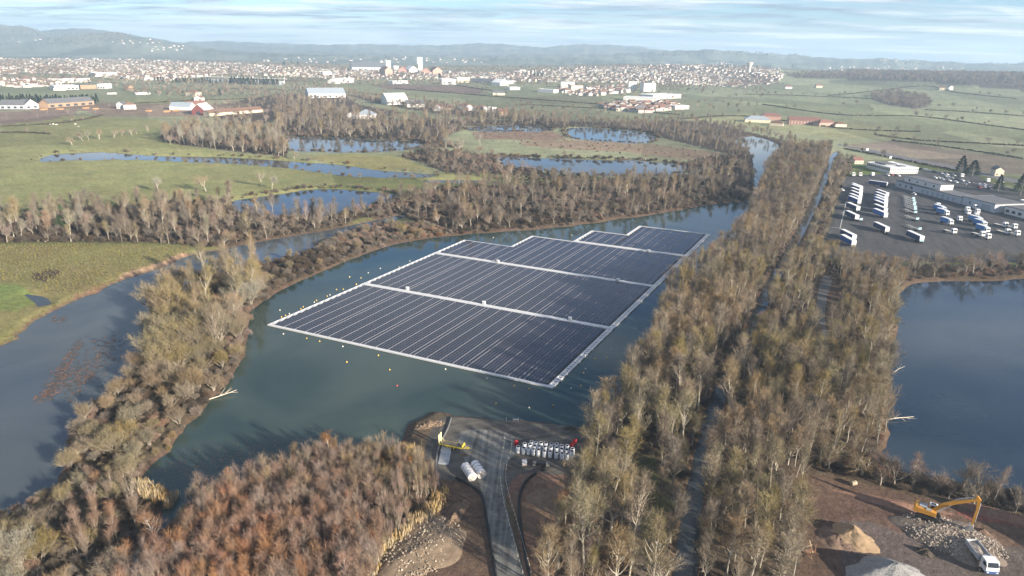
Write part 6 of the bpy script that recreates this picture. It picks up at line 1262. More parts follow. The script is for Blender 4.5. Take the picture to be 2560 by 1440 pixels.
BLD = [
 ('cottage', 'small red-roofed cottage between canal and office', 'house', (2136, 410), (2158, 410), 9, 3.5, 'gable', WALLB, ROOFR, [(3, 1, 1, 1.2)]),
 ('house', 'yellow-walled house with dark roof behind the evergreens', 'house', (2486, 440), (2508, 441), 9, 5.5, 'side', WALLB, ROOFG, [(2, 1, 1, 1.2)]),
 ('farm_shed', 'grey-roofed open shed at the ploughed field edge', 'shed', (0, 274), (62, 273), 24, 5.5, 'gable', WALLG, ROOFG, [(4, 1, 4, 3)]), ('farm_shed', 'pale gabled shed next to the open shed', 'shed', (64, 274), (98, 272), 26, 6, 'side', WALLW, ROOFG, [(2, 1, 4, 3)]),
 ('sawmill', 'long dark-roofed sawmill hall behind orange log stacks', 'sawmill', (122, 270), (236, 262), 22, 6, 'gable', WALLO, ROOFG, [(6, .8, 6, 3)]), ('sawmill', 'smaller brown-roofed sawmill shed', 'shed', (98, 270), (122, 270), 18, 6, 'side', WALLO, ROOFB, []),
 ('farmhouse', 'tall white gabled farmhouse beside the sawmill', 'house', (292, 272), (308, 273), 12, 7, 'side', WALLW, ROOFG, [(2, 1, 1.4, 1.6), (2, 4, 1.4, 1.6)]), ('farmhouse', 'white hipped farmhouse next to the gabled one', 'house', (310, 274), (341, 273), 12, 6.5, 'hip', WALLW, ROOFB, [(4, 1, 1.4, 1.6)]),
 ('barn', 'red-walled barn with a white roof near the log yard', 'barn', (480, 287), (512, 288), 30, 6, 'side', WALLR, ROOFW, [(1, .5, 6, 4)]), ('barn', 'long white greenhouse-roofed barn behind the red barn', 'barn', (424, 275), (475, 276), 20, 5, 'gable', WALLW, ROOFM, []), ('barn', 'barn with red roof behind the red barn', 'barn', (476, 273), (522, 270), 18, 6, 'gable', WALLW, ROOFR, []), ('long_shed', 'very long brown-roofed poultry shed', 'shed', (524, 291), (658, 281), 14, 4, 'gable', WALLB, ROOFB, []),
 ('villa', 'beige villa with flat tiled roof on the lane', 'house', (464, 240), (490, 242), 14, 7, 'hip', WALLB, ROOFB, [(3, 1, 1.6, 1.8)]), ('villa', 'white villa below the beige one', 'house', (486, 253), (504, 254), 12, 6, 'side', WALLW, ROOFB, [(2, 1, 1.6, 1.8)]),
 ('container_row', 'row of white site cabins at the green field', 'cabin', (338, 237), (376, 236), 5, 3.2, 'flat', WALLW, ROOFW, [(6, .8, 1.4, 1.2)]), ('container_row', 'shorter row of white cabins beside the first', 'cabin', (268, 236), (292, 236), 5, 2.8, 'flat', WALLW, ROOFG, []), ('orange_house', 'narrow orange gabled house at the green field', 'house', (322, 227), (335, 227), 12, 7, 'side', WALLO, ROOFB, [(1, 2, 1.5, 1.5)]),
 ('retail_hall', 'white retail hall in front of the western suburb', 'hall', (137, 226), (198, 224), 30, 8, 'flat', WALLW, ROOFW, [(6, 1, 4, 3)]), ('retail_hall', 'orange and white retail hall next to the white hall', 'hall', (202, 223), (242, 222), 26, 8, 'flat', WALLO, ROOFG, []), ('retail_hall', 'small white retail hall behind the orange one', 'hall', (244, 222), (263, 222), 26, 9, 'flat', WALLW, ROOFW, [(3, 1, 3, 3)]), ('retail_hall', 'white hall with red stripes on the roof', 'hall', (158, 208), (192, 206), 40, 10, 'flat', WALLW, ROOFR, []), ('retail_hall', 'red-roofed hall beside the striped hall', 'hall', (194, 207), (226, 205), 40, 9, 'flat', WALLW, ROOFR, []), ('retail_hall', 'long white flat hall at the end of the western suburb', 'hall', (238, 192), (298, 191), 40, 9, 'flat', WALLW, ROOFW, []), ('white_shed', 'long low white shed in the far pasture', 'shed', (134, 226), (165, 226), 6, 3, 'flat', WALLW, ROOFW, []),
 ('depot', 'pale depot hall beyond the lane trees', 'hall', (772, 246), (864, 244), 34, 8, 'gable', WALLW, ROOFM, [(6, 1, 4, 3)]), ('depot', 'white steep-roofed warehouse among the gravel woods', 'hall', (968, 263), (1020, 262), 34, 9, 'gable', WALLW, ROOFW, []), ('depot', 'low grey-roofed depot next to the white warehouse', 'hall', (1018, 269), (1062, 269), 22, 5, 'gable', WALLW, ROOFG, []),
 ('lodge', 'white lodge by the gravel pond', 'house', (864, 297), (888, 298), 14, 5, 'side', WALLW, ROOFB, []), ('lodge', 'metal-roofed lodge hall by the gravel pond', 'hall', (890, 298), (934, 298), 22, 6, 'hip', WALLW, ROOFM, []),
 ('tiled_house', 'white house with orange roof nearest the depot', 'house', (1086, 277), (1100, 277), 11, 6, 'side', WALLW, ROOFR, []), ('tiled_house', 'long low red-tiled house in the hamlet', 'house', (1104, 275), (1132, 275), 11, 4, 'gable', WALLB, ROOFR, []), ('tiled_house', 'tall red hipped house in the hamlet', 'house', (1146, 274), (1166, 275), 14, 7, 'hip', WALLW, ROOFR, []), ('tiled_house', 'small red-tiled house, middle of the hamlet', 'house', (1170, 277), (1186, 278), 11, 5, 'side', WALLW, ROOFR, []), ('tiled_house', 'broad red hipped house in the hamlet', 'house', (1188, 278), (1208, 279), 14, 6, 'hip', WALLB, ROOFR, []), ('tiled_house', 'plain white square house in the hamlet', 'house', (1208, 281), (1219, 281), 11, 7, 'flat', WALLW, ROOFW, []), ('tiled_house', 'white square house past the hamlet', 'house', (1229, 281), (1241, 281), 11, 7, 'flat', WALLW, ROOFW, []), ('tiled_house', 'orange-framed house at the end of the hamlet', 'house', (1247, 289), (1272, 288), 12, 6, 'gable', WALLO, ROOFR, []),
 ('factory_tower', 'narrow white factory tower', 'tower', (966, 173), (977, 173), 13, 33, 'flat', WALLW, ROOFW, []), ('factory_tower', 'lower white factory tower', 'tower', (985, 176), (997, 176), 12, 16, 'flat', WALLW, ROOFW, []), ('factory_hall', 'long grey factory hall below the towers', 'factory', (880, 178), (965, 178), 60, 14, 'gable', WALLG, ROOFG, []), ('factory_hall', 'white gabled factory hall', 'factory', (945, 172), (966, 172), 40, 20, 'side', WALLW, ROOFB, []), ('factory_hall', 'pink round-topped factory hall', 'factory', (963, 190), (982, 190), 40, 18, 'side', WALLP, ROOFB, []), ('factory_hall', 'second pink factory hall', 'factory', (996, 186), (1016, 186), 40, 14, 'side', WALLP, ROOFR, []), ('factory_hall', 'white round-topped factory hall', 'factory', (1023, 186), (1045, 186), 40, 16, 'side', WALLW, ROOFW, []), ('factory_hall', 'pink brick factory hall under the tall tower', 'factory', (1054, 188), (1074, 188), 40, 12, 'side', WALLP, ROOFB, []), ('factory_hall', 'pink brick factory hall at the end of the works', 'factory', (1082, 188), (1106, 187), 40, 14, 'side', WALLP, ROOFB, []), ('factory_hall', 'dark low factory roof in the town centre', 'factory', (1170, 205), (1256, 211), 50, 9, 'flat', WALLG, ROOFG, []), ('factory_hall', 'white twin-gabled hall at the field edge', 'factory', (1250, 215), (1272, 214), 30, 8, 'side', WALLW, ROOFW, []), ('school', 'white terraced school block', 'school', (1105, 211), (1140, 211), 30, 13, 'flat', WALLW, ROOFW, [(8, 3, 3, 2)]), ('school', 'beige school block beside the white one', 'school', (1142, 207), (1174, 207), 30, 13, 'flat', WALLB, ROOFW, [(6, 3, 3, 2)]), ('sports_hall', 'low white sports hall beside the pitches', 'hall', (982, 210), (1020, 209), 20, 7, 'flat', WALLW, ROOFW, []), ('sports_hall', 'long white low building with small gables left of the pitches', 'hall', (835, 210), (885, 206), 18, 7, 'gable', WALLW, ROOFW, []),
 ('apartment_block', 'tall white apartment tower on the east side', 'apartments', (1571, 227), (1591, 227), 16, 22, 'flat', WALLW, ROOFG, [(4, 2 + 3.2 * k, 1.6, 1.7) for k in range(6)]), ('apartment_block', 'wide white apartment block beside the tower', 'apartments', (1609, 229), (1638, 229), 16, 20, 'flat', WALLW, ROOFG, [(6, 2 + 3.2 * k, 1.6, 1.7) for k in range(5)]), ('apartment_block', 'white slab apartments in the east suburb', 'apartments', (1402, 219), (1437, 220), 16, 15, 'flat', WALLW, ROOFG, [(7, 2 + 3.2 * k, 1.6, 1.7) for k in range(4)]), ('apartment_block', 'beige apartment block in front of the slab', 'apartments', (1428, 231), (1457, 231), 16, 15, 'flat', WALLB, ROOFG, [(6, 2 + 3.2 * k, 1.6, 1.7) for k in range(4)]), ('apartment_block', 'small white apartment block near the stadium', 'apartments', (808, 193), (830, 193), 16, 15, 'flat', WALLW, ROOFW, [(5, 2 + 3.2 * k, 1.6, 1.7) for k in range(3)]),
 ('supermarket', 'white supermarket with flat roof at the east fields', 'shop', (1558, 252), (1642, 256), 40, 7, 'flat', WALLW, ROOFW, []), ('supermarket', 'long white store behind the supermarket', 'shop', (1632, 249), (1702, 246), 40, 8, 'flat', WALLW, ROOFW, []), ('supermarket', 'white shop block at the east end', 'shop', (1688, 274), (1722, 273), 20, 6, 'flat', WALLW, ROOFW, []), ('supermarket', 'small white workshop at the field corner', 'shop', (1275, 225), (1300, 225), 18, 6, 'flat', WALLW, ROOFW, []), ('supermarket', 'white hall near the beige apartments', 'shop', (1345, 231), (1384, 233), 22, 7, 'flat', WALLW, ROOFW, []), ('farm_barn', 'low barn between hedges in the middle fields', 'barn', (1232, 238), (1262, 239), 16, 5, 'gable', WALLB, ROOFG, []),
 ('care_home', 'long red-roofed brick home in the east fields', 'home', (1972, 311), (2050, 314), 16, 6, 'gable', WALLP, ROOFR, [(10, 1, 1.5, 1.5), (10, 3.6, 1.5, 1.5)]), ('care_home', 'red-roofed end wing of the brick home', 'home', (2048, 316), (2088, 316), 14, 5, 'hip', WALLP, ROOFR, [(5, 1, 1.5, 1.5)]), ('care_home', 'pale grey-roofed hall beside the brick home', 'hall', (1862, 305), (1926, 308), 18, 4, 'hip', WALLB, ROOFM, []), ('care_home', 'red hipped pavilion behind the grey-roofed hall', 'house', (1900, 300), (1952, 302), 16, 6, 'hip', WALLP, ROOFR, []), ('care_home', 'brown hipped pavilion in front of the brick home', 'house', (1924, 315), (1957, 316), 12, 4, 'hip', WALLB, ROOFB, []), ('care_home', 'detached brown-roofed bungalow past the brick home', 'house', (2088, 318), (2116, 319), 12, 4, 'hip', WALLB, ROOFB, []),
 ('farmhouse', 'white farmhouse at the edge of the far eastern forest', 'house', (2372, 226), (2382, 226), 12, 8, 'side', WALLW, ROOFB, []), ('farmhouse', 'low white farm building by the eastern forest', 'house', (2348, 226), (2364, 226), 12, 5, 'gable', WALLB, ROOFB, []), ('farmhouse', 'white bungalow at the forest edge', 'house', (1963, 222), (1980, 222), 12, 5, 'gable', WALLW, ROOFR, []), ('farmhouse', 'orange-roofed house at the forest edge', 'house', (2040, 220), (2056, 220), 12, 6, 'gable', WALLB, ROOFR, []),
]
for (nm, lab, cat, a, b_, dp, h, rf, wm2, rm2, rows) in BLD: building(nm, lab, cat, P_(*a), P_(*b_), dp, h, rf, wm2, rm2, rows)
# tall stepped factory tower
e, L = building('factory_tower', 'tall white factory tower with a wider grey head', 'tower', P_(1046, 177), P_(1056, 177), 14, 24, 'flat', WALLW, ROOFW, []); MB().box((-2, 0, 37), (L + 4, 16, 26)).build('tower_head', mat('tower_head_grey', (.42, .46, .48), .7, .08, .2), e)
# water tower
q = GH(1871, 187); e = thing('water_tower', 'pale flared concrete water tower above the east suburb', 'water tower', q); e.scale = (1.35,) * 3; CONC = mat('pale_concrete', (.48, .44, .39), .85, .1, .3); MB().lathe([(5.2, 0), (4.6, 8), (4.4, 14), (5.0, 19), (6.6, 24), (8.0, 27)], sides=24).build('shaft', CONC, e, True); MB().lathe([(8.0, 27), (8.6, 27.6), (8.6, 29.6), (8.0, 30), (.5, 30.8)], sides=24).build('tank_head', CONC, e)
# stadium
q0, q1 = P_(505, 207), P_(710, 213); L, a, c = footprint(q0, q1, 26); e = thing('stadium', 'stadium with thin white roofs on tall masts behind dark conifers', 'stadium', (c[0], c[1], GZ), a)
MB().prism([(-13, 0), (0, 0), (0, 9), (-3, 9)], 'X', -L / 2 + 5, L / 2 - 5).build('stand', WALLG, e); r_ = MB().box((0, -4, 14), (L, 18, .8), rx=-.08).build('roof', ROOFW, e)
for k in range(6): x = -L / 2 + 6 + k * (L - 12) / 5; MB().box((x, 2, 9), (1.2, 1.2, 18)).build('mast', TWH, e)
MB().box((-L / 2 + 40, -14, 4), (46, 10, 8)).build('side_building', ROOFM, e)
# logs in the sawmill yard
LOG = mat('cut_logs', (.38, .22, .11), .85, .25, .4, objvar=.15)
for i, (u, v, n, txt) in enumerate(((110, 276, 9, 'nearest the ploughed field'), (150, 275, 8, 'in front of the dark-roofed hall'), (215, 272, 8, 'at the end of the dark-roofed hall'), (240, 274, 6, 'beside the white shed'), (372, 280, 7, 'left of the log yard'), (418, 281, 12, 'in the middle of the log yard'), (440, 279, 12, 'nearest the red barn'))):
    q = GH(u, v); e = thing('log_stack', 'stack of orange cut logs ' + txt, 'logs', q, rnd(-.2, .2), 'log stacks at the sawmill'); me_ = MB().tube([(-3.2, 0, 0), (3.2, 0, 0)], .55, 8).mesh('log', LOG)
    for k in range(n * 2): o = bpy.data.objects.new('log', me_); COL.objects.link(o); o.parent = e; o.location = (rnd(-.3, .3), (k % n) * 1.05 - n * .5 + (k // n) * .5, .5 + (k // n) * .9)
# town houses: prototypes seen as a few pixels each
def house_mesh(w_, d_, h_, ri, wm2, rm2, hip):
    m = MB().box((0, 0, h_ / 2 - .2), (w_, d_, h_ + .4), mi=0); y0, x0 = d_ / 2 + .4, w_ / 2 + .4
    if hip: k = max(.5, x0 - y0); m.add([(-x0, -y0, h_), (x0, -y0, h_), (x0, y0, h_), (-x0, y0, h_), (-k, 0, h_ + ri), (k, 0, h_ + ri)], [(0, 1, 5, 4), (1, 2, 5), (2, 3, 4, 5), (3, 0, 4), (3, 2, 1, 0)], 1)
    else: m.prism([(-d_ / 2, h_), (d_ / 2, h_), (0, h_ + ri - .1)], 'X', -w_ / 2, w_ / 2, 0); m.prism([(-y0, h_ - .1), (0, h_ + ri), (y0, h_ - .1), (y0, h_ + .1), (0, h_ + ri + .2), (-y0, h_ + .1)], 'X', -x0, x0, 1)
    m.box((w_ * .25, d_ * .15, h_ + ri * .9), (.7, .7, 1.6), mi=0)
    for k in (-.3, .3): m.box((k * w_, -d_ / 2 - .02, 1.7), (1.2, .08, 1.3), mi=2); m.box((k * w_, d_ / 2 + .02, 1.7), (1.2, .08, 1.3), mi=2)
    return m.mesh('house', [wm2, rm2, PANE])
WALLT = mat('town_render', (.46, .43, .40), .85, .05, .3, objvar=.10)
HM = [house_mesh(13, 9, 4.2, 2.8, WALLT, ROOFB, False), house_mesh(11, 9, 6.2, 2.6, WALLT, ROOFB, False), house_mesh(12, 10, 3.8, 2.4, WALLT, ROOFR, True), house_mesh(10, 8, 5.0, 3.0, WALLB, ROOFG, False), house_mesh(15, 9, 3.6, 2.4, WALLT, ROOFB, True), house_mesh(9, 9, 6.5, 2.2, WALLT, ROOFR, False), house_mesh(22, 10, 6.0, .4, WALLT, ROOFW, False)]
HN = ['white long brown-roofed house', 'white tall brown-roofed house', 'white red-roofed house', 'beige grey-roofed house', 'white wide brown-roofed house', 'white tall red-roofed house', 'long white flat-roofed block']
TOWN = {'in the western suburb': ([(-20, 148), (330, 149), (560, 158), (700, 166), (860, 174), (862, 200), (720, 192), (560, 186), (420, 203), (300, 198), (180, 186), (60, 182), (-20, 192)], 25), 'in the retail strip': ([(-20, 200), (60, 198), (140, 200), (150, 214), (60, 220), (-20, 214)], 30), 'in the town centre': ([(860, 176), (1300, 184), (1300, 206), (1180, 202), (1000, 198), (862, 200)], 24), 'on the eastern hill': ([(1250, 184), (1420, 172), (1600, 166), (1750, 162), (1950, 174), (1955, 192), (1940, 208), (1850, 220), (1700, 212), (1560, 208), (1420, 206), (1300, 206)], 23), 'near the supermarket': ([(1500, 266), (1560, 260), (1690, 262), (1700, 272), (1610, 284), (1540, 278)], 20), 'beside the apartment blocks': ([(1390, 226), (1560, 214), (1570, 232), (1500, 240), (1420, 240)], 26), 'along the far ridge road': ([(2050, 178), (2400, 174), (2400, 180), (2060, 184)], 60)}
HP = []
for zi, (txt, (px, sp)) in enumerate(TOWN.items()):
    r_ = np.random.default_rng(600 + zi); pa = np.array(px, float); lo, hi = pa.min(0), pa.max(0); kx, ky = sp * .30, sp * .09; Q = poisson(pa / np.array((kx, ky)), 1.0, 500 + zi) * np.array((kx, ky))
    P3 = [q for q in (ray_ground(u, v) for u, v in Q) if q]
    for (x, y, zz) in P3:
        f = math.sin(x * .004) * 1.2 + math.sin(y * .003 + 1) * .8; k = int(r_.choice(7, p=[.2, .18, .13, .11, .18, .1, .1])); HP.append((k, float(x), float(y), float(zz), f + (0 if r_.random() < .6 else 1.57) + r_.normal(0, .12), float(r_.uniform(.65, 1.2)), txt))
for (u0, u1, v0, v1, n, txt) in ((270, 400, 100, 112, 12, 'in the hillside hamlet'), (380, 470, 116, 130, 14, 'in the hillside hamlet'), (0, 150, 100, 106, 8, 'on the far hillside'), (590, 1240, 146, 158, 40, 'at the foot of the far hills'), (1790, 1860, 152, 162, 12, 'on the slope above the east suburb'), (2060, 2420, 168, 176, 40, 'along the far ridge road'), (2200, 2300, 148, 156, 14, 'on the far eastern ridge')):
    for _ in range(n):
        q = ray_ground(rng.uniform(u0, u1), rng.uniform(v0, v1))
        if q: HP.append((int(rng.integers(6)), q[0], q[1], q[2], rng.uniform(0, 3.1), rng.uniform(.8, 1.15), txt))
HP.sort(key=lambda q: math.hypot(q[1], q[2])); vis = [q for q in HP if -10 < to_px(np.array(q[1]), np.array(q[2]), q[3])[0] < 2570]; sset = set(map(id, vis[:300])); HL = {}
for q in vis[:300]:
    o = bpy.data.objects.new('house', HM[q[0]]); COL.objects.link(o); o.location = (q[1], q[2], q[3]); o.rotation_euler = (0, 0, q[4]); o.scale = (q[5],) * 3; tag(o, '', 'house', None, None); o['category'] = 'house'; o['group'] = 'town houses'
    u, v = to_px(np.array(q[1]), np.array(q[2]), q[3]); HL.setdefault((HN[q[0]], q[6]), []).append((float(u), float(v), o))
for (a, txt), rows in HL.items(): ordinal_labels(rows, a + ' ' + txt, None)
scatter('distant_town', [(HM[q[0]], q[1], q[2], q[3], q[4], q[5]) for q in HP if id(q) not in sset], 'mass of small far houses of the town', 'town')
# roadside signs, poles, cattle
for i, (u, v, txt) in enumerate(((2167, 382, 'white billboard beside the road near the canal'), (2225, 402, 'white banner sign behind the office'))):
    q = G(u, v); e = thing('billboard', txt, 'sign', (q[0], q[1], GZ), R(20)); e.scale = (.8,) * 3; MB().box((0, 0, 4.3), (3.6, .15, 2.6)).build('board', TWH, e)
    for sx_ in (-1, 1): MB().box((sx_, .12, 1.6), (.14, .14, 3.2)).build('post', CHAS, e)
POLE = MB().tube([(0, 0, -.2), (0, 0, 8.5)], [.14, .09], 6).mesh('pole_shaft', BARK); ARM = MB().box((0, 0, 8.1), (1.6, .1, .12)).mesh('cross_arm', BARK)
for i, (u, v) in enumerate(((2260, 410), (2280, 412), (2345, 428), (2366, 412), (2200, 386), (2220, 348), (18, 300), (96, 296), (240, 286), (120, 285))):
    q = G(u, v); e = thing('utility_pole', 'thin wooden pole ' + ('by the road' if i < 6 else 'at the ploughed field') + ', %s from left' % nth(sorted([a for a, b in ((2260, 0), (2280, 0), (2345, 0), (2366, 0), (2200, 0), (2220, 0))]).index(u) + 1 if i < 6 else sorted([18, 96, 240, 120]).index(u) + 1), 'pole', (q[0], q[1], GZ), .3, 'utility poles')
    for nm, m_ in (('pole_shaft', POLE), ('cross_arm', ARM)): o = bpy.data.objects.new(nm, m_); COL.objects.link(o); o.parent = e
COW = mat('cow_white', (.72, .68, .60), .9, .1, 1)
def cow_mesh():
    m = MB().tube([(-1.15, 0, 1.05), (-.95, 0, 1.08), (-.3, 0, 1.02), (.4, 0, 1.05), (.85, 0, 1.12), (1.15, 0, 1.15), (1.45, 0, .95), (1.7, 0, .62), (1.95, 0, .42)], [.12, .34, .42, .42, .36, .24, .19, .17, .09], 10)
    for x in (-.8, .72):
        for y in (-.2, .2): m.tube([(x, y, 1.0), (x + (.1 if x < 0 else 0), y, .62), (x, y, .42), (x + .03, y, .0)], [.17, .10, .07, .07], 6)
    m.tube([(-1.2, 0, 1.15), (-1.3, 0, .5)], .035, 4)
    for y in (-.22, .22): m.tube([(1.5, y * .5, 1.0), (1.46, y * 1.4, 1.0)], [.05, .03], 4)
    return m.mesh('cow', COW, True)
cm_ = cow_mesh()
for i, (u, v, txt) in enumerate(((125, 312, 'first of three white cows grazing in the green pasture'), (134, 312, 'middle of three white cows grazing in the green pasture'), (142, 313, 'last of three white cows grazing in the green pasture'), (188, 312, 'white cow grazing apart, nearer the lone trees'), (196, 318, 'white cow grazing closest to the lone trees'))):
    q = G(u, v); o = bpy.data.objects.new('cow', cm_); COL.objects.link(o); o.location = (q[0], q[1], float(land_z(q[None])[0])); o.rotation_euler = (0, 0, rnd(0, 6.28)); tag(o, txt, 'cow', 'cattle')

# ------------------------------------------------------------------ works yard on the right: heaps, excavator, tipper
def X3(zx, zy, z=GZ): return PZ(zx, zy, (1960, 1180), 4.267, z)
random.seed(17)
RUBB = mat('grey_rubble', (.17, .135, .105), .9, .35, 1.2, bump=.15); RUBS = mat('broken_concrete', (.28, .24, .20), .85, .3, 1.5, objvar=.35)
heap('rubble_mound', 'broad mound of broken concrete rubble under the excavator', 'heap', 2378, 1345, 10.5, 7.0, 1.4, RUBB, R(-35), 23, .30, 2200, RUBS, (.08, .65), 2.4, .9)
heap('sand_heap', 'tall cone of yellow and brown sand in the works yard', 'heap', 2128, 1345, 5.2, 4.6, 2.6, SANDM, R(-40), 24, .5, 0, None, ridge=1.25, peak=1.15)
heap('spoil_heap', 'low skirt of brown spoil beside the sand cone', 'heap', 2095, 1350, 5.0, 3.8, 1.6, BROWNM, R(-40), 25, .3, 60, BROWNM, (.15, .4))
heap('gravel_heap', 'large grey gravel heap at the bottom edge of the yard', 'heap', 2232, 1452, 9.5, 6.0, 4.6, GREYG, R(-10), 26, .5, 200, GREYG, (.1, .3), 1.1, 1.0)
heap('root_heap', 'dark heap of roots and soil next to the rubble mound', 'heap', 2312, 1382, 2.2, 1.5, 1.5, mat('dark_roots', (.075, .06, .045), .95, .35, 1.5, bump=.2), R(-30), 27, .4, 80, mat('dark_roots', (.075, .06, .045)), (.15, .4))
heap('spoil_heap', 'long red-brown spoil bank along the pond side of the yard', 'heap', 2250, 1262, 13, 2.4, .8, mat('red_spoil', (.20, .115, .08), .95, .3, .8, bump=.12), R(-20), 28, .25, 160, mat('red_spoil', (.20, .115, .08)), (.12, .35))
heap('spoil_heap', 'red earth bank behind the excavator arm', 'heap', 2520, 1290, 11, 2.6, 1.0, mat('red_spoil', (.20, .115, .08)), R(-24), 29, .25, 120, RUBS, (.12, .4))
heap('earth_heap', 'brown earth heap where the excavator digs beside the tipper', 'heap', 2455, 1335, 3.2, 2.2, 1.3, BROWNM, R(-50), 30, .35, 40, BROWNM, (.15, .4))
heap('spoil_heap', 'unseen high spoil heap outside the yard corner, shading it', 'heap', 2772, 1400, 14, 11, 11, BROWNM, 0, 31, .8, 0)  # out of view; sized and placed for the shadow it throws into the yard
# excavator
ORG = mat('excavator_orange', (.52, .25, .04), .45, .12, 1.2); base = X3(1530, 470, 2.6); EH = R(-33)
e = thing('excavator', 'orange tracked excavator reaching its bucket down on the rubble mound', 'excavator', (base[0], base[1], 2.45), EH)
for sy in (-1, 1):
    prof = [(-2.5, .45), (-2.3, .12), (-1.9, 0), (1.9, 0), (2.3, .12), (2.5, .45), (2.3, .8), (1.9, .92), (-1.9, .92), (-2.3, .8)]; tr = MB().prism(prof, 'Y', sy * 1.28 - .3, sy * 1.28 + .3).build('track', mat('track_steel', (.045, .042, .04), .6, .3, 2), e); m = MB()
    for k in range(15): m.box((-2.1 + k * .3, sy * 1.28, .95), (.12, .66, .07)); m.box((-2.1 + k * .3, sy * 1.28, -.01), (.12, .66, .06))
    m.build('track_pad', DARKM, tr); m = MB()
    for k in range(6): m.lathe([(.05, -.34), (.2, -.34), (.2, .34), (.05, .34)], (-1.7 + k * .68, sy * 1.28, .3), 8, axis='Y')
    m.build('roller', DARKM, tr)
MB().box((0, 0, .75), (2.2, 2.2, .5)).lathe([(.8, .95), (.8, 1.2)], sides=16).build('undercarriage', DARKM, e)
MB().prism([(-2.3, 1.25), (1.4, 1.25), (1.5, 1.5), (1.4, 2.2), (-1.0, 2.35), (-2.4, 2.3), (-2.75, 1.8)], 'Y', -1.4, 1.4).build('upper_body', ORG, e); MB().prism([(-2.9, 1.3), (-2.1, 1.3), (-2.1, 2.5), (-2.7, 2.45), (-3.0, 2.0)], 'Y', -1.45, 1.45).build('counterweight', ORG, e); MB().box((-1.2, .2, 2.45), (1.5, 1.6, .25)).box((-.1, -.9, 2.4), (1.0, .7, .2)).build('engine_cover', mat('cover_grey', (.30, .31, .32), .5, .1, 1), e); MB().tube([(-1.5, .9, 2.4), (-1.5, .9, 3.0)], .07, 6).build('exhaust', DARKM, e)
cb_ = MB().prism([(-.1, 1.4), (1.55, 1.4), (1.7, 2.0), (1.5, 2.95), (1.2, 3.1), (-.1, 3.1)], 'Y', .45, 1.42).build('cab', TWH, e); MB().add([(1.705, .55, 1.9), (1.705, 1.32, 1.9), (1.50, 1.32, 2.95), (1.50, .55, 2.95)], [(0, 1, 2, 3)]).box((.75, 1.43, 2.35), (1.3, .02, .95)).box((.75, .44, 2.35), (1.3, .02, .95)).box((.65, .93, 3.11), (.9, .7, .02)).build('cab_glass', GLASSD, cb_)
def beam(name, pts, hw, m_, par):
    n = len(pts); V_ = []; F_ = []
    for i, (x, z, hgt) in enumerate(pts):
        x0, z0, _ = pts[max(i - 1, 0)]; x1, z1, _ = pts[min(i + 1, n - 1)]; dx, dz = x1 - x0, z1 - z0; l_ = math.hypot(dx, dz); nx, nz = -dz / l_, dx / l_
        for sy in (-1, 1): V_ += [(x - nx * hgt / 2, sy * hw, z - nz * hgt / 2), (x + nx * hgt / 2, sy * hw, z + nz * hgt / 2)]
    for i in range(n - 1): a = i * 4; b2 = a + 4; F_ += [(a, a + 1, b2 + 1, b2), (a + 2, b2 + 2, b2 + 3, a + 3), (a + 1, a + 3, b2 + 3, b2 + 1), (a, b2, b2 + 2, a + 2)]
    F_ += [(0, 2, 3, 1), (n * 4 - 4, n * 4 - 3, n * 4 - 1, n * 4 - 2)]; return MB().add(V_, F_).build(name, m_, par)
zb = 2.45; bo = beam('boom', [(.6, 1.9, .5), (2.4, 4.2, .85), (4.3, 5.7, .8), (8.0, 7.9, .5)], .24, ORG, e); MB().tube([(1.3, .3, 1.9), (3.6, .3, 4.7)], [.13, .08], 8).tube([(1.3, -.3, 1.9), (3.6, -.3, 4.7)], [.13, .08], 8).tube([(4.2, 0, 6.3), (7.2, 0, 8.2)], [.12, .07], 8).build('boom_cylinder', STEELG, bo)
st_ = beam('stick', [(7.6, 8.7, .4), (8.2, 7.9, .7), (8.35, 5.5, .5), (8.1, 1.6, .35)], .2, ORG, e); MB().tube([(8.6, 0, 7.2), (8.55, 0, 2.4)], [.1, .06], 6).build('stick_cylinder', STEELG, st_)
MB().prism([(7.6, 1.5), (8.4, 1.6), (8.6, .9), (8.3, .2), (7.6, -.1), (7.1, .1), (7.5, .4), (7.8, .9)], 'Y', -.6, .6).build('bucket', mat('bucket_steel', (.40, .38, .35), .5, .2, 2, metal=.3), e)
# tipper lorry
q0, q1 = X3(2000, 800, 2), X3(2200, 1060, 2); d = (q0 - q1) / np.linalg.norm(q0 - q1); c = (q0 + q1) / 2; e = thing('tipper_lorry', 'white tipper lorry with an open load bed being filled beside the rubble mound', 'lorry', (c[0], c[1], GZ), math.atan2(-d[1], -d[0]))
MB().box((0, .5, .95), (8.4, .16, .32)).box((0, -.5, .95), (8.4, .16, .32)).build('chassis', CHAS, e)
bd = MB().box((-1.5, 0, 1.3), (5.2, 2.4, .12)).box((-1.5, 1.2, 1.85), (5.2, .1, 1.1)).box((-1.5, -1.2, 1.85), (5.2, .1, 1.1)).box((1.1, 0, 2.0), (.12, 2.5, 1.5)).box((-4.1, 0, 1.85), (.1, 2.4, 1.1)).build('load_bed', mat('bed_grey', (.42, .43, .44), .5, .15, 1), e); m = MB()
for k in range(6):
    for sy in (-1, 1): m.box((-3.9 + k * .95, 1.28 * sy, 1.8), (.12, .06, 1.1))
m.build('bed_rib', mat('bed_grey', (.42, .43, .44)), bd)
hp = MB(); nx_, ny_ = 12, 6
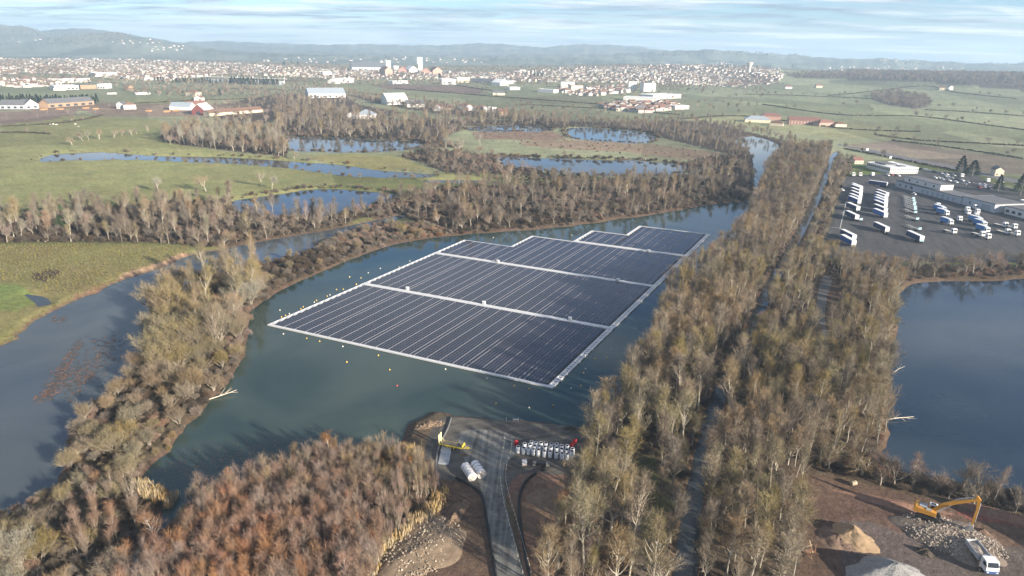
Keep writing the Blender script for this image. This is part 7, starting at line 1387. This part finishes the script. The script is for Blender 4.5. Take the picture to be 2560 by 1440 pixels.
hp.add([(-3.9 + i * 4.8 / (nx_ - 1), -1.1 + j * 2.2 / (ny_ - 1), 1.9 + .35 * math.sin(math.pi * i / (nx_ - 1)) * math.sin(math.pi * j / (ny_ - 1)) + rnd(-.08, .08)) for i in range(nx_) for j in range(ny_)], [(i * ny_ + j, (i + 1) * ny_ + j, (i + 1) * ny_ + j + 1, i * ny_ + j + 1) for i in range(nx_ - 1) for j in range(ny_ - 1)]); tag(hp.build('load', RUBS), 'grey rubble load lying in the open bed of the tipper', 'rubble').location = e.location; ld = bpy.data.objects['load']; ld.rotation_euler = e.rotation_euler
cb2 = MB().prism([(1.9, .9), (4.0, .9), (4.2, 1.3), (4.1, 2.1), (3.7, 3.1), (3.4, 3.2), (1.9, 3.2)], 'Y', -1.24, 1.24).build('cab', TWH, e); MB().add([(4.12, -1.05, 2.1), (4.12, 1.05, 2.1), (3.74, 1.0, 3.05), (3.74, -1.0, 3.05)], [(0, 1, 2, 3)]).box((3.2, 1.25, 2.4), (.9, .02, .8)).box((3.2, -1.25, 2.4), (.9, .02, .8)).build('windscreen', GLASSD, cb2); MB().box((4.2, 0, 1.0), (.2, 2.45, .55)).build('bumper', mat('truck_blue', (.05, .09, .22), .5, .1, 1), e); MB().box((1.55, 0, 2.1), (.5, 1.2, 1.8)).box((1.5, .6, 3.1), (.3, .3, .5)).build('crane_mast', STEELG, e)
for x in (3.0, -1.2, -2.5):
    for sy in (-1, 1): wheel(e, x, sy * 1.03)
for sy in (-1, 1): MB().box((4.1, 1.4 * sy, 2.4), (.12, .2, .6)).build('mirror', CHAS, e); MB().box((4.31, .9 * sy, 1.05), (.04, .35, .2)).build('headlight', mat('lamp_glass', (.7, .7, .68), .2, .05), e)
# oil drum, timbers, planks
q = X3(735, 140); e = thing('pale_drum', 'pale metal drum lying at the foot of the pond trees', 'drum', (q[0], q[1], GZ + .6), R(20)); MB().lathe([(.05, -.75), (.55, -.75), (.6, -.7), (.58, -.3), (.61, -.25), (.58, .25), (.61, .3), (.6, .7), (.55, .75), (.05, .75)], sides=16, axis='X').build('shell', mat('drum_yellow', (.30, .25, .17), .6, .2, 1), e, True); MB().lathe([(.08, .75), (.08, .8), (.02, .8)], (0, .3, 0), 8, axis='X').build('bung', DARKM, e)
q = X3(270, 860); e = thing('timber_pile', 'pile of broken orange-brown timbers at the yard edge of the wood', 'timber', (q[0], q[1], GZ), R(30))
for k in range(14): a = rnd(0, 3.14); L_ = rnd(1.2, 3.2); x, y, z = rnd(-1.2, 1.2), rnd(-.8, .8), .2 + k * .07; MB().box((x, y, z), (L_, rnd(.12, .3), rnd(.08, .2)), a, ry=rnd(-.25, .25)).build('timber', mat('orange_timber', (.24, .125, .075), .85, .3, 1) if k % 3 else WOODP, e)

# ------------------------------------------------------------------ haze: the air of the valley
hz = MB().box((0, 0, 133.0), (22000, 22000, 274)).build('haze', [], None)
hm = bpy.data.materials.new('valley_haze'); hm.use_nodes = True; t = hm.node_tree; t.nodes.clear()
pvn = N(t, 'ShaderNodeVolumePrincipled'); pvn.inputs['Color'].default_value = (0.56, 0.78, 1.0, 1); pvn.inputs['Density'].default_value = 0.000125; pvn.inputs['Anisotropy'].default_value = 0.1
om = N(t, 'ShaderNodeOutputMaterial'); t.links.new(pvn.outputs[0], om.inputs['Volume'])
hz.data.materials.append(hm); tag(hz, 'thin blue winter haze filling the valley', 'haze', kind='stuff')
